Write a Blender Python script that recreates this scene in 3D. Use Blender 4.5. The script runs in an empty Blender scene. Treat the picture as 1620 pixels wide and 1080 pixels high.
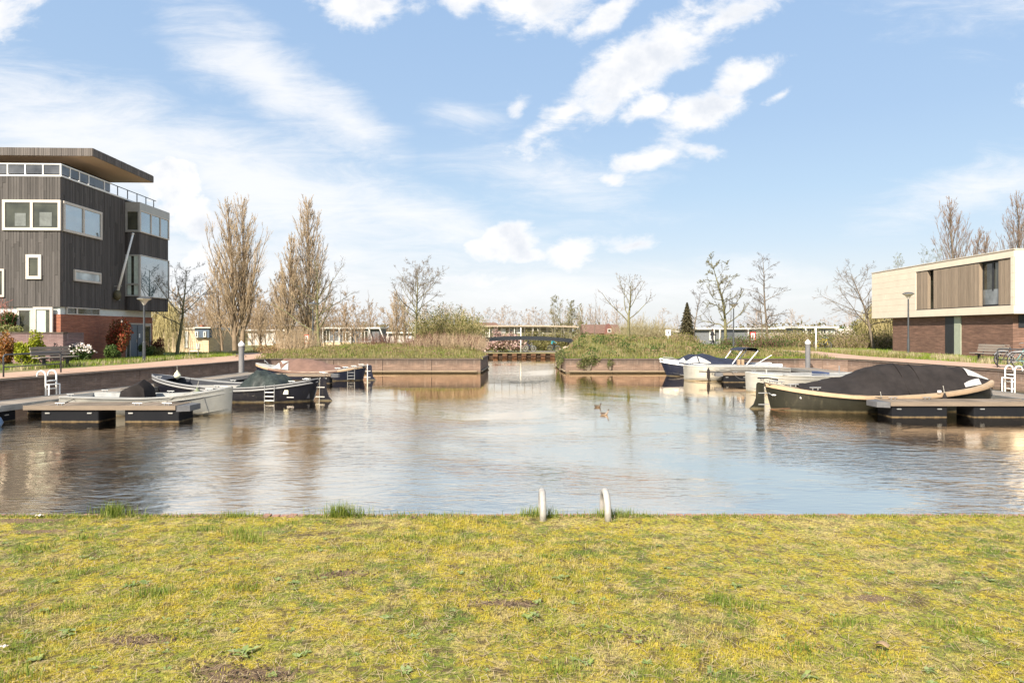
import bpy, bmesh, math, random
import numpy as np
from mathutils import Vector, Matrix, Euler

R = math.radians
random.seed(7)
rng = np.random.default_rng(11)
scene = bpy.context.scene
COL = scene.collection

# ------------------------------------------------------------------ camera
EYE = 1.62
cam_d = bpy.data.cameras.new("camera")
cam_d.lens = 24.0
cam_d.sensor_width = 36.0
cam_d.shift_y = -18.0 / 1620.0
cam_d.clip_start = 0.05
cam_d.clip_end = 3000.0
cam = bpy.data.objects.new("camera", cam_d)
COL.objects.link(cam)
cam.location = (0, 0, EYE)
cam.rotation_euler = (R(90), 0, 0)
scene.camera = cam

# ------------------------------------------------------------------ colour management
scene.view_settings.view_transform = 'Standard'
scene.view_settings.look = 'None'
scene.view_settings.gamma = 1.0
scene.view_settings.use_curve_mapping = False
scene.view_settings.exposure = 1.42

# ------------------------------------------------------------------ sun
SUN_EL, SUN_AZ = 40.0, 208.0          # azimuth of the sun, clockwise from +Y (the view axis)
sd = Vector((math.sin(R(SUN_AZ)) * math.cos(R(SUN_EL)), math.cos(R(SUN_AZ)) * math.cos(R(SUN_EL)), math.sin(R(SUN_EL))))
sun_d = bpy.data.lights.new("sun", 'SUN')
sun_d.energy = 3.7
sun_d.angle = R(0.6)
sun_d.color = (1.0, 0.92, 0.79)
sun = bpy.data.objects.new("sun", sun_d)
COL.objects.link(sun)
sun.rotation_euler = (-sd).to_track_quat('-Z', 'Y').to_euler()

# ------------------------------------------------------------------ world: sky with clouds (by direction)
CLOUD_COL = (5.2, 5.2, 5.25)
HAZE_COL = (4.3, 4.4, 4.5)
world = bpy.data.worlds.new("World")
scene.world = world
world.use_nodes = True
nt = world.node_tree
nt.nodes.clear()
def N(t, **kw):
    n = nt.nodes.new(t)
    for k, v in kw.items():
        setattr(n, k, v)
    return n
def LK(a, b): nt.links.new(a, b)
def MATH(op, a, b=None, clamp=False):
    n = N('ShaderNodeMath', operation=op); n.use_clamp = clamp
    for i, v in enumerate((a, b)):
        if v is None: continue
        if isinstance(v, (int, float)): n.inputs[i].default_value = v
        else: LK(v, n.inputs[i])
    return n.outputs[0]
def SMOOTH(v, lo, hi):
    n = N('ShaderNodeMapRange', interpolation_type='SMOOTHSTEP')
    LK(v, n.inputs[0]); n.inputs[1].default_value = lo; n.inputs[2].default_value = hi
    n.inputs[3].default_value = 0; n.inputs[4].default_value = 1
    return n.outputs[0]
def ramp_set(cr, stops):
    el = cr.color_ramp.elements
    while len(el) > 1: el.remove(el[-1])
    el[0].position = stops[0][0]; el[0].color = (*stops[0][1], 1)
    for p, c in stops[1:]:
        e = el.new(p); e.color = (*c, 1)
sky = N('ShaderNodeTexSky', sky_type='NISHITA')
sky.sun_disc = False
sky.sun_elevation = R(SUN_EL)
sky.sun_rotation = R(SUN_AZ)
sky.air_density = 1.0; sky.dust_density = 0.6; sky.ozone_density = 2.0
tc = N('ShaderNodeTexCoord')
sep = N('ShaderNodeSeparateXYZ'); LK(tc.outputs['Generated'], sep.inputs[0])
dx, dy, dz = sep.outputs
ysafe = MATH('MAXIMUM', dy, 0.15)
u = MATH('DIVIDE', dx, ysafe); v = MATH('DIVIDE', dz, ysafe)
uvn = N('ShaderNodeCombineXYZ'); LK(u, uvn.inputs[0]); LK(v, uvn.inputs[1])
UV = uvn.outputs[0]
def noise(vec, scale, detail, rough=0.55, dist=0.0, loc=(0, 0, 0), scl=(1, 1, 1), rot=0.0):
    m = N('ShaderNodeMapping'); LK(vec, m.inputs[0])
    m.inputs['Location'].default_value = loc; m.inputs['Scale'].default_value = scl
    m.inputs['Rotation'].default_value = (0, 0, rot)
    n = N('ShaderNodeTexNoise'); LK(m.outputs[0], n.inputs['Vector'])
    n.inputs['Scale'].default_value = scale; n.inputs['Detail'].default_value = detail
    n.inputs['Roughness'].default_value = rough; n.inputs['Distortion'].default_value = dist
    return n
def blobs(lst, base):
    acc = None
    for (px, py, a, b, ang, w) in lst:
        m = N('ShaderNodeMapping', vector_type='TEXTURE'); LK(base, m.inputs[0])
        m.inputs['Location'].default_value = ((px - 810) / 1080, (522 - py) / 1080, 0)
        m.inputs['Rotation'].default_value = (0, 0, R(ang))
        m.inputs['Scale'].default_value = (a / 1080, b / 1080, 1)
        l = N('ShaderNodeVectorMath', operation='LENGTH'); LK(m.outputs[0], l.inputs[0])
        s = MATH('MULTIPLY', MATH('SUBTRACT', 1.0, l.outputs['Value']), w)
        s = MATH('MAXIMUM', s, -1.0)
        acc = s if acc is None else MATH('MAXIMUM', acc, s)
    return acc
# puffy clouds
warp = noise(UV, 5.0, 4.0)
wv = N('ShaderNodeVectorMath', operation='SUBTRACT'); LK(warp.outputs['Color'], wv.inputs[0]); wv.inputs[1].default_value = (.5, .5, .5)
ws = N('ShaderNodeVectorMath', operation='SCALE'); LK(wv.outputs[0], ws.inputs[0]); ws.inputs['Scale'].default_value = 0.09
wa = N('ShaderNodeVectorMath', operation='ADD'); LK(UV, wa.inputs[0]); LK(ws.outputs[0], wa.inputs[1])
puffs = [(1010, 100, 225, 50, 36, 1.15), (890, 180, 80, 24, 35, 1.0), (850, 12, 85, 48, 5, 1.0), (960, 20, 70, 26, 25, .9), (1150, 20, 100, 32, 25, .8), (590, 2, 95, 38, -8, 1.0), (1100, -80, 260, 50, 10, 1), (728, 10, 42, 34, 20, .9),
         (1100, 180, 84, 46, 22, 1.15), (1180, 112, 90, 26, 28, 1.0), (1010, 170, 48, 26, 15, .9), (1010, 255, 75, 24, 12, .8), (1112, 243, 50, 15, 5, .7), (970, 288, 32, 14, 5, .6),
         (800, 378, 66, 36, 0, 1.9), (765, 388, 36, 22, 0, 1.3), (895, 396, 50, 30, 10, 1.3), (835, 402, 60, 16, 0, 1.2), (745, 443, 60, 17, 0, .6), (990, 380, 70, 14, 0, .6),
         (262, 292, 66, 46, -18, 1.8), (300, 345, 80, 42, -25, 1.1), (310, 400, 60, 45, 0, .7), (1245, 138, 22, 11, 35, .6), (825, 165, 22, 16, 20, .6),
         (-90, 60, 200, 60, 30, 1.0), (1800, 120, 200, 60, 20, 1.0), (1830, 380, 180, 40, 0, .8), (-200, 420, 160, 50, 0, .9), (600, -260, 300, 90, 20, 1), (1300, -330, 340, 90, 25, 1)]
pb = blobs(puffs, wa.outputs[0])
pn = noise(UV, 11.0, 9.0, 0.66, 0.3, scl=(.8, 1.25, 1), rot=R(-25))
pn2 = noise(UV, 34.0, 6.0, 0.65, 0.5, scl=(.7, 1.3, 1), rot=R(-25))
pd = MATH('ADD', MATH('ADD', pb, MATH('MULTIPLY', MATH('SUBTRACT', pn.outputs['Fac'], 0.5), 2.3)), MATH('MULTIPLY', MATH('SUBTRACT', pn2.outputs['Fac'], 0.5), .7))
pmask = SMOOTH(pd, -0.12, 0.62)
front = SMOOTH(dy, 0.15, 0.35)
pmask = MATH('MULTIPLY', pmask, front)
# thin streaks
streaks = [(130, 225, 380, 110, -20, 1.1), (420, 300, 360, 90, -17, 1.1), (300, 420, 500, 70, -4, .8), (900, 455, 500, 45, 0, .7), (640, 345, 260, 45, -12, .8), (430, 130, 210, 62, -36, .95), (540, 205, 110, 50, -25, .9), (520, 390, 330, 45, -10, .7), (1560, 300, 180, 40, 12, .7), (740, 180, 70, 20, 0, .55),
           (60, 340, 240, 60, -10, .8), (880, 290, 150, 50, -10, .45), (1750, -100, 300, 100, 20, .8), (500, -420, 1300, 260, 4, .85), (1500, -700, 1500, 330, -4, .85), (-250, 100, 300, 120, -20, .9)]  # broad veils above the view are added to whiten the water's reflections
sb = blobs(streaks, wa.outputs[0])
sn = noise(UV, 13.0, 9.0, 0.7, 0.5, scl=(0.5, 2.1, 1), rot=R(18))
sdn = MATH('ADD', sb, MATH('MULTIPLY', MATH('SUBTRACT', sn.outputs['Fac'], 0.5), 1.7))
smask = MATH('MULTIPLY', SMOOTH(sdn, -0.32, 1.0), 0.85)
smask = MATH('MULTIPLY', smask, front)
# clouds over the rest of the dome
dz2 = MATH('ADD', MATH('MAXIMUM', dz, 0.0), 0.12)
gu = MATH('DIVIDE', dx, dz2); gv = MATH('DIVIDE', dy, dz2)
gc = N('ShaderNodeCombineXYZ'); LK(gu, gc.inputs[0]); LK(gv, gc.inputs[1])
gn = noise(gc.outputs[0], 1.1, 7.0, 0.58)
gmask = MATH('MULTIPLY', SMOOTH(gn.outputs['Fac'], 0.52, 0.66), MATH('SUBTRACT', 1.0, front))
cmask = MATH('MAXIMUM', MATH('MAXIMUM', pmask, smask), gmask)
# pale air towards the horizon
dzc = MATH('MAXIMUM', dz, 0.0)
hz = MATH('POWER', MATH('SUBTRACT', 1.0, dzc), 10.0)
hzl = MATH('MULTIPLY', MATH('POWER', MATH('SUBTRACT', 1.0, dzc), 22.0), .9, True)
shade = noise(UV, 12.0, 5.0)
cc = N('ShaderNodeMix', data_type='RGBA')
cc.inputs['A'].default_value = (*CLOUD_COL, 1)
cc.inputs['B'].default_value = (CLOUD_COL[0] * .78, CLOUD_COL[1] * .82, CLOUD_COL[2] * .88, 1)
LK(MATH('MULTIPLY', SMOOTH(shade.outputs['Fac'], .42, .66), SMOOTH(pd, .15, .8)), cc.inputs['Factor'])
skm_ = N('ShaderNodeMix', data_type='RGBA', blend_type='MULTIPLY'); skm_.inputs['Factor'].default_value = 1.0
LK(sky.outputs[0], skm_.inputs['A']); skm_.inputs['B'].default_value = (.85, .82, .80, 1)
gr = N('ShaderNodeValToRGB'); LK(dz, gr.inputs[0])
ramp_set(gr, [(0, (.88, .91, .94)), (.06, (.85, .895, .945)), (.12, (.68, .82, .96)), (.19, (.575, .764, .964)), (.28, (.49, .684, .944)), (.43, (.43, .632, .936)), (1.0, (.41, .59, .87))])  # zenith stop lightened past a real sky so the water reflects paler
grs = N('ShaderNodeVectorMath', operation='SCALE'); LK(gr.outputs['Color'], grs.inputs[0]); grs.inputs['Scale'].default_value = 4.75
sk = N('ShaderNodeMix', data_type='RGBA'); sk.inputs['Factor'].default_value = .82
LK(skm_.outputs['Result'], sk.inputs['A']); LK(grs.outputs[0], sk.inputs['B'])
m1 = N('ShaderNodeMix', data_type='RGBA'); LK(hzl, m1.inputs['Factor']); LK(sk.outputs['Result'], m1.inputs['A']); m1.inputs['B'].default_value = (*HAZE_COL, 1)
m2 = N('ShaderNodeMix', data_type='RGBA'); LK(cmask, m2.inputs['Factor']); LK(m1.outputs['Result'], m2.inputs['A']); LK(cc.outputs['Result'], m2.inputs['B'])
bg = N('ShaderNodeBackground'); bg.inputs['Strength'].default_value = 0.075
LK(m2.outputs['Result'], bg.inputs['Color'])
wo = N('ShaderNodeOutputWorld'); LK(bg.outputs[0], wo.inputs['Surface'])

# ================================================================== helpers
WATER = -0.85
def PX(px, Y): return (px - 810) / 1080 * Y
def PZ(py, Y): return EYE - (py - 522) / 1080 * Y

def ramp_set(cr, stops):
    el = cr.color_ramp.elements
    while len(el) > 1: el.remove(el[-1])
    el[0].position = stops[0][0]; el[0].color = (*stops[0][1], 1)
    for p, c in stops[1:]:
        e = el.new(p); e.color = (*c, 1)

MATS = {}
class MT:
    def __init__(s, name):
        s.m = bpy.data.materials.new(name); s.m.use_nodes = True
        s.t = s.m.node_tree; s.b = s.t.nodes['Principled BSDF']
        s.tc = s.t.nodes.new('ShaderNodeTexCoord')
    def n(s, t, **kw):
        x = s.t.nodes.new(t)
        for k, v in kw.items(): setattr(x, k, v)
        return x
    def l(s, a, b): s.t.links.new(a, b)
    def noise(s, scale, detail=5, rough=.6, scl=(1, 1, 1), loc=(0, 0, 0), coord='Object', dist=0.0, vec=None):
        m = s.n('ShaderNodeMapping'); s.l(vec if vec is not None else s.tc.outputs[coord], m.inputs[0])
        m.inputs['Scale'].default_value = scl; m.inputs['Location'].default_value = loc
        x = s.n('ShaderNodeTexNoise'); s.l(m.outputs[0], x.inputs['Vector'])
        x.inputs['Scale'].default_value = scale; x.inputs['Detail'].default_value = detail
        x.inputs['Roughness'].default_value = rough; x.inputs['Distortion'].default_value = dist
        return x.outputs['Fac']
    def ramp(s, fac, stops):
        r = s.n('ShaderNodeValToRGB'); s.l(fac, r.inputs[0]); ramp_set(r, stops); return r.outputs['Color']
    def mix(s, f, a, b, mode='MIX'):
        x = s.n('ShaderNodeMix', data_type='RGBA', blend_type=mode)
        for k, v in (('Factor', f), ('A', a), ('B', b)):
            if isinstance(v, (int, float)): x.inputs[k].default_value = v
            elif isinstance(v, tuple): x.inputs[k].default_value = (*v, 1)
            else: s.l(v, x.inputs[k])
        return x.outputs['Result']
    def math(s, op, a, b=None, clamp=False):
        x = s.n('ShaderNodeMath', operation=op); x.use_clamp = clamp
        for i, v in enumerate((a, b)):
            if v is None: continue
            if isinstance(v, (int, float)): x.inputs[i].default_value = v
            else: s.l(v, x.inputs[i])
        return x.outputs[0]
    def bump(s, h, strength=.3, dist=.01):
        b = s.n('ShaderNodeBump'); b.inputs['Strength'].default_value = strength; b.inputs['Distance'].default_value = dist
        s.l(h, b.inputs['Height']); s.l(b.outputs[0], s.b.inputs['Normal']); return b
    def col(s, c):
        if isinstance(c, tuple): s.b.inputs['Base Color'].default_value = (*c, 1)
        else: s.l(c, s.b.inputs['Base Color'])
    def rough(s, v):
        if isinstance(v, (int, float)): s.b.inputs['Roughness'].default_value = v
        else: s.l(v, s.b.inputs['Roughness'])

def sc(c, k): return tuple(min(1, x * k) for x in c)
def worn(name, c, rough=.6, metal=0.0, var=.25, scale=4.0, bump=.15, fine=60.0, island=0.0, spec=.28):
    if name in MATS: return MATS[name]
    m = MT(name)
    n1 = m.noise(scale, 6, .65)
    colr = m.ramp(n1, [(.3, sc(c, 1 - var)), (.7, sc(c, 1 + var))])
    if island:
        g = m.n('ShaderNodeNewGeometry')
        f = m.math('MULTIPLY_ADD', g.outputs['Random Per Island'], island * 2); m.t.nodes[-1].inputs[2].default_value = 1 - island
        cmb = m.n('ShaderNodeCombineColor'); [m.l(f, cmb.inputs[i]) for i in range(3)]
        colr = m.mix(1.0, colr, cmb.outputs[0], 'MULTIPLY')
    m.col(colr)
    n2 = m.noise(fine, 4, .6)
    rr = m.n('ShaderNodeMapRange'); m.l(n1, rr.inputs[0]); rr.inputs[3].default_value = max(.02, rough - .1); rr.inputs[4].default_value = min(1, rough + .12)
    m.rough(rr.outputs[0])
    m.b.inputs['Metallic'].default_value = metal
    m.b.inputs['Specular IOR Level'].default_value = spec
    if bump: m.bump(n2, bump, .004)
    MATS[name] = m.m
    return m.m

def wood(name, c, axis=0, var=.3, rough=.75, island=.2):
    if name in MATS: return MATS[name]
    m = MT(name)
    s = [14, 14, 14]; s[axis] = .9
    n1 = m.noise(1.6, 8, .7, scl=tuple(s))
    n0 = m.noise(.8, 3, .5)
    colr = m.ramp(n1, [(.3, sc(c, 1 - var)), (.55, c), (.75, sc(c, 1 + var))])
    colr = m.mix(m.math('MULTIPLY', n0, .35), colr, sc(c, .62))
    g = m.n('ShaderNodeNewGeometry')
    f = m.math('MULTIPLY_ADD', g.outputs['Random Per Island'], island * 2); m.t.nodes[-1].inputs[2].default_value = 1 - island
    cmb = m.n('ShaderNodeCombineColor'); [m.l(f, cmb.inputs[i]) for i in range(3)]
    m.col(m.mix(1.0, colr, cmb.outputs[0], 'MULTIPLY')); m.rough(rough); m.b.inputs['Specular IOR Level'].default_value = .22; m.bump(n1, .35, .006)
    MATS[name] = m.m
    return m.m

def brick(name, cols, mortar, bw=.21, bh=.066, stain=None, stain_z=(0, 1), msize=.010, algae=None, lime=None):
    """bricks laid by the object's own axes, on whichever side face is hit"""
    if name in MATS: return MATS[name]
    m = MT(name)
    so = m.n('ShaderNodeSeparateXYZ'); m.l(m.tc.outputs['Object'], so.inputs[0])
    sn_ = m.n('ShaderNodeSeparateXYZ'); m.l(m.tc.outputs['Normal'], sn_.inputs[0])
    isx = m.math('GREATER_THAN', m.math('ABSOLUTE', sn_.outputs[0]), m.math('ABSOLUTE', sn_.outputs[1]))
    uu = m.math('ADD', m.math('MULTIPLY', so.outputs[1], isx), m.math('MULTIPLY', so.outputs[0], m.math('SUBTRACT', 1.0, isx)))
    cb = m.n('ShaderNodeCombineXYZ'); m.l(uu, cb.inputs[0]); m.l(so.outputs[2], cb.inputs[1])
    bt = m.n('ShaderNodeTexBrick'); m.l(cb.outputs[0], bt.inputs['Vector'])
    bt.inputs['Scale'].default_value = 1.0; bt.inputs['Brick Width'].default_value = bw; bt.inputs['Row Height'].default_value = bh
    bt.inputs['Mortar Size'].default_value = msize; bt.inputs['Mortar Smooth'].default_value = .3; bt.inputs['Bias'].default_value = 0
    bt.inputs['Color1'].default_value = (*cols[0], 1); bt.inputs['Color2'].default_value = (*cols[1], 1); bt.inputs['Mortar'].default_value = (*mortar, 1)
    n1 = m.noise(1.3, 6, .65); n2 = m.noise(30, 4, .6)
    c = m.mix(m.math('MULTIPLY', n2, .35), bt.outputs['Color'], sc(cols[0], .55))
    c = m.mix(m.math('MULTIPLY', n1, .5), c, sc(cols[1], .7))
    n3 = m.noise(2.6, 5, .7, scl=(.45, .45, 6.5), loc=(5, 5, 5))
    c = m.mix(m.ramp(n3, [(.48, (0, 0, 0)), (.66, (.6, .6, .6))]), c, sc(cols[0], 1.5))
    c = m.mix(m.ramp(n3, [(.34, (.5, .5, .5)), (.46, (0, 0, 0))]), c, sc(cols[1], .6))
    if stain:
        zz = m.n('ShaderNodeMapRange'); m.l(m.math('ADD', so.outputs[2], m.math('MULTIPLY', m.math('SUBTRACT', m.noise(2.4, 5, .7, scl=(1, 1, .25)), .5), .5)), zz.inputs[0])
        zz.inputs[1].default_value = stain_z[0]; zz.inputs[2].default_value = stain_z[1]
        c = m.mix(m.math('MULTIPLY', zz.outputs[0], .82), c, stain)
    if lime:
        ln = m.noise(3.0, 6, .75, scl=(2.0, 2.0, .35), loc=(3, 1, 0))
        c = m.mix(m.ramp(ln, [(.55, (0, 0, 0)), (.75, (.6, .6, .6))]), c, lime)
    if algae:
        zl = m.n('ShaderNodeMapRange'); m.l(so.outputs[2], zl.inputs[0]); zl.inputs[1].default_value = algae[1]; zl.inputs[2].default_value = algae[2]; zl.inputs[3].default_value = 1; zl.inputs[4].default_value = 0
        c = m.mix(zl.outputs[0], c, algae[0])
    m.col(c); m.rough(.85); m.b.inputs['Specular IOR Level'].default_value = .2
    m.bump(m.math('ADD', m.math('MULTIPLY', bt.outputs['Fac'], -1.0), m.math('MULTIPLY', n2, .4)), .6, .006)
    MATS[name] = m.m
    return m.m

def leafy(name, cols, rough=.6, trans=.3):
    if name in MATS: return MATS[name]
    m = MT(name)
    g = m.n('ShaderNodeNewGeometry')
    k = len(cols)
    c = m.ramp(g.outputs['Random Per Island'], [(i / max(1, k - 1), cc_) for i, cc_ in enumerate(cols)])
    n = m.noise(.9, 3, .5)
    c = m.mix(m.math('MULTIPLY', n, .5), c, sc(cols[0], .7))
    m.col(c); m.rough(rough); m.b.inputs['Specular IOR Level'].default_value = .3
    tr = m.n('ShaderNodeBsdfTranslucent'); m.l(c, tr.inputs[0])
    mx = m.n('ShaderNodeMixShader'); mx.inputs[0].default_value = trans
    m.l(m.b.outputs[0], mx.inputs[1]); m.l(tr.outputs[0], mx.inputs[2])
    m.l(mx.outputs[0], m.t.nodes['Material Output'].inputs['Surface'])
    MATS[name] = m.m
    return m.m

def glassy(name, tint=(.02, .025, .03), ior=2.1, rough=.03):
    if name in MATS: return MATS[name]
    m = MT(name)
    n = m.noise(.9, 3, .5)
    m.col(m.ramp(n, [(.35, sc(tint, .6)), (.65, sc(tint, 1.6))])); m.rough(rough); m.b.inputs['IOR'].default_value = ior
    m.bump(m.noise(1.2, 2, .5), .06, .02)
    MATS[name] = m.m
    return m.m

# ---------------------------------------------------------------- mesh building
class MB:
    def __init__(s): s.v = []; s.f = []; s.flat = True
    def add(s, vs, fs):
        o = len(s.v); s.v += [tuple(p) for p in vs]; s.f += [tuple(i + o for i in f) for f in fs]; return s
    def box(s, x0, x1, y0, y1, z0, z1, M=None):
        vs = [(x, y, z) for z in (z0, z1) for y in (y0, y1) for x in (x0, x1)]
        if M is not None: vs = [M @ Vector(p) for p in vs]
        return s.add(vs, [(0, 2, 3, 1), (4, 5, 7, 6), (0, 1, 5, 4), (2, 6, 7, 3), (0, 4, 6, 2), (1, 3, 7, 5)])
    def bar(s, a, b, w, h):
        a, b = Vector(a), Vector(b); d = b - a; L = d.length
        q = d.to_track_quat('X', 'Z'); M = Matrix.Translation(a) @ q.to_matrix().to_4x4()
        return s.box(0, L, -w / 2, w / 2, -h / 2, h / 2, M)
    def tube(s, pts, r, k=8, caps=True):
        pts = [Vector(p) for p in pts]; n = len(pts)
        rs = r if isinstance(r, (list, tuple)) else [r] * n
        vs = []; prev = None
        for i, p in enumerate(pts):
            t = (pts[min(i + 1, n - 1)] - pts[max(i - 1, 0)]).normalized()
            if prev is None:
                ref = Vector((0, 0, 1)) if abs(t.z) < .9 else Vector((1, 0, 0))
                a = t.cross(ref).normalized()
            else:
                a = (prev - t * prev.dot(t)).normalized()
            prev = a; b = t.cross(a)
            for j in range(k):
                an = 2 * math.pi * j / k
                vs.append(p + (a * math.cos(an) + b * math.sin(an)) * rs[i])
        fs = [(i * k + j, i * k + (j + 1) % k, (i + 1) * k + (j + 1) % k, (i + 1) * k + j) for i in range(n - 1) for j in range(k)]
        if caps: fs += [tuple(range(k))[::-1], tuple((n - 1) * k + j for j in range(k))]
        return s.add(vs, fs)
    def lathe(s, prof, c=(0, 0, 0), k=16):
        vs = [(c[0] + r * math.cos(2 * math.pi * j / k), c[1] + r * math.sin(2 * math.pi * j / k), c[2] + z) for r, z in prof for j in range(k)]
        fs = [(i * k + j, i * k + (j + 1) % k, (i + 1) * k + (j + 1) % k, (i + 1) * k + j) for i in range(len(prof) - 1) for j in range(k)]
        fs += [tuple(range(k))[::-1], tuple((len(prof) - 1) * k + j for j in range(k))]
        return s.add(vs, fs)
    def grid(s, P):
        """P: rows of points"""
        n = len(P); m = len(P[0])
        return s.add([p for row in P for p in row], [(i * m + j, i * m + j + 1, (i + 1) * m + j + 1, (i + 1) * m + j) for i in range(n - 1) for j in range(m - 1)])
    def prism(s, poly, z0, z1):
        n = len(poly)
        vs = [(x, y, z0) for x, y in poly] + [(x, y, z1) for x, y in poly]
        return s.add(vs, [tuple(range(n))[::-1], tuple(range(n, 2 * n))] + [(i, (i + 1) % n, (i + 1) % n + n, i + n) for i in range(n)])
    def build(s, name, mat, parent=None, smooth=False, bevel=0.0, auto=None, solid=0.0):
        me = bpy.data.meshes.new(name); me.from_pydata(s.v, [], s.f)
        bm = bmesh.new(); bm.from_mesh(me)
        bmesh.ops.recalc_face_normals(bm, faces=bm.faces)
        if bevel:
            bmesh.ops.bevel(bm, geom=[e for e in bm.edges if len(e.link_faces) == 2 and e.calc_face_angle(0) > .5], offset=bevel, segments=2, affect='EDGES', profile=.6)
        if solid:
            bmesh.ops.solidify(bm, geom=bm.faces[:], thickness=solid)
        bm.to_mesh(me); bm.free()
        if smooth: me.polygons.foreach_set('use_smooth', [True] * len(me.polygons))
        if auto is not None:
            me.polygons.foreach_set('use_smooth', [True] * len(me.polygons))
            me.set_sharp_from_angle(angle=R(auto))
        me.materials.append(mat)
        return link(name, me, parent)

def link(name, me, parent=None):
    o = bpy.data.objects.new(name, me); COL.objects.link(o)
    if parent is not None: o.parent = parent
    return o
def thing(name, label, cat, loc=(0, 0, 0), rz=0.0, group=None):
    o = bpy.data.objects.new(name, None); COL.objects.link(o); o.empty_display_size = .2
    o.location = loc; o.rotation_euler = (0, 0, rz)
    return tag(o, label, cat, group)
def tag(o, label, cat, group=None):
    o['label'] = label; o['category'] = cat
    if group: o['group'] = group
    return o
def kind(o, k, label=None):
    o['kind'] = k
    if label: o['label'] = label
    return o
def copy_tree(o, parent=None):
    c = o.copy(); COL.objects.link(c); c.parent = parent
    for ch in list(o.children): copy_tree(ch, c)
    return c
def nmesh(name, V, F, mat, parent=None, smooth=False):
    """V (n,3), F (m,k) numpy -> object"""
    me = bpy.data.meshes.new(name)
    V = np.ascontiguousarray(V, dtype=np.float32); F = np.ascontiguousarray(F, dtype=np.int32)
    m, k = F.shape
    me.vertices.add(len(V)); me.vertices.foreach_set('co', V.ravel())
    me.loops.add(m * k); me.loops.foreach_set('vertex_index', F.ravel())
    me.polygons.add(m); me.polygons.foreach_set('loop_start', np.arange(0, m * k, k, dtype=np.int32))
    if smooth: me.polygons.foreach_set('use_smooth', np.ones(m, dtype=bool))
    me.update(calc_edges=True)
    me.materials.append(mat)
    return link(name, me, parent)

def tubes_np(P, Rd, k):
    """P (N,n,3) Rd (N,n) -> V,F"""
    Nn, n, _ = P.shape
    T = np.gradient(P, axis=1); T /= np.linalg.norm(T, axis=2, keepdims=True) + 1e-9
    ref = np.where(np.abs(T[:, :1, 2:3]) < .9, np.array([0, 0, 1.0]), np.array([1.0, 0, 0]))
    ref = np.broadcast_to(ref, T.shape)
    A = np.cross(T, ref); A /= np.linalg.norm(A, axis=2, keepdims=True) + 1e-9
    B = np.cross(T, A)
    an = np.arange(k) * 2 * np.pi / k
    V = P[:, :, None, :] + Rd[:, :, None, None] * (A[:, :, None, :] * np.cos(an)[None, None, :, None] + B[:, :, None, :] * np.sin(an)[None, None, :, None])
    base = (np.arange(Nn)[:, None, None] * n * k + np.arange(n - 1)[None, :, None] * k)
    j = np.arange(k)[None, None, :]; j2 = (j + 1) % k
    F = np.stack([base + j, base + j2, base + k + j2, base + k + j], axis=-1).reshape(-1, 4)
    return V.reshape(-1, 3), F
def merge_np(parts):
    Vs, Fs, o = [], [], 0
    for V, F in parts:
        Vs.append(V); Fs.append(F + o); o += len(V)
    return np.concatenate(Vs), np.concatenate(Fs)
def quads_np(C, A, B):
    """quads centred on C with half axes A and B"""
    V = np.stack([C - A - B, C + A - B, C + A + B, C - A + B], axis=1).reshape(-1, 3)
    F = np.arange(len(C) * 4).reshape(-1, 4)
    return V, F
def rand_dirs(n, g):
    d = g.normal(size=(n, 3)); return d / np.linalg.norm(d, axis=1, keepdims=True)
def leaves_np(C, size, g, aspect=.6):
    a = rand_dirs(len(C), g); b = np.cross(a, rand_dirs(len(C), g)); b /= np.linalg.norm(b, axis=1, keepdims=True) + 1e-9
    s = size * g.uniform(.6, 1.3, size=(len(C), 1))
    V = np.stack([C - a * s, C - b * s * aspect, C + a * s, C + b * s * aspect], axis=1).reshape(-1, 3)
    return V, np.arange(len(C) * 4).reshape(-1, 4)
def blades_np(B, h, w, lean, g, mid=True):
    """grass blades standing on B"""
    n = len(B); an = g.uniform(0, 2 * np.pi, n)
    d = np.stack([np.cos(an), np.sin(an), np.zeros(n)], 1); s = np.stack([-np.sin(an), np.cos(an), np.zeros(n)], 1)
    h = np.broadcast_to(h, (n,)) * g.uniform(.55, 1.25, n); w = np.broadcast_to(w, (n,)); le = np.abs(g.normal(0, 1, n)) * lean
    up = np.array([0, 0, 1.0])
    tip = B + d * (h * np.sin(le))[:, None] + up * (h * np.cos(le))[:, None]
    md = B + d * (h * .5 * np.sin(le * .5))[:, None] + up * (h * .55 * np.cos(le * .4))[:, None]
    V = np.stack([B - s * w[:, None], B + s * w[:, None], md + s * (w * .8)[:, None], tip, md - s * (w * .8)[:, None]], 1).reshape(-1, 3)
    o = np.arange(n)[:, None] * 5
    F = np.concatenate([o + np.array([[0, 1, 2, 4]]), o + np.array([[4, 2, 3, 3]])])
    return V, F
def nmesh_tri(name, V, F4, mat, parent=None):
    """as nmesh but splits quads to triangles, dropping degenerate ones"""
    T = np.concatenate([F4[:, [0, 1, 2]], F4[:, [0, 2, 3]]])
    T = T[(T[:, 1] != T[:, 2]) & (T[:, 0] != T[:, 2])]
    return nmesh(name, V, T, mat, parent)
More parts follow.
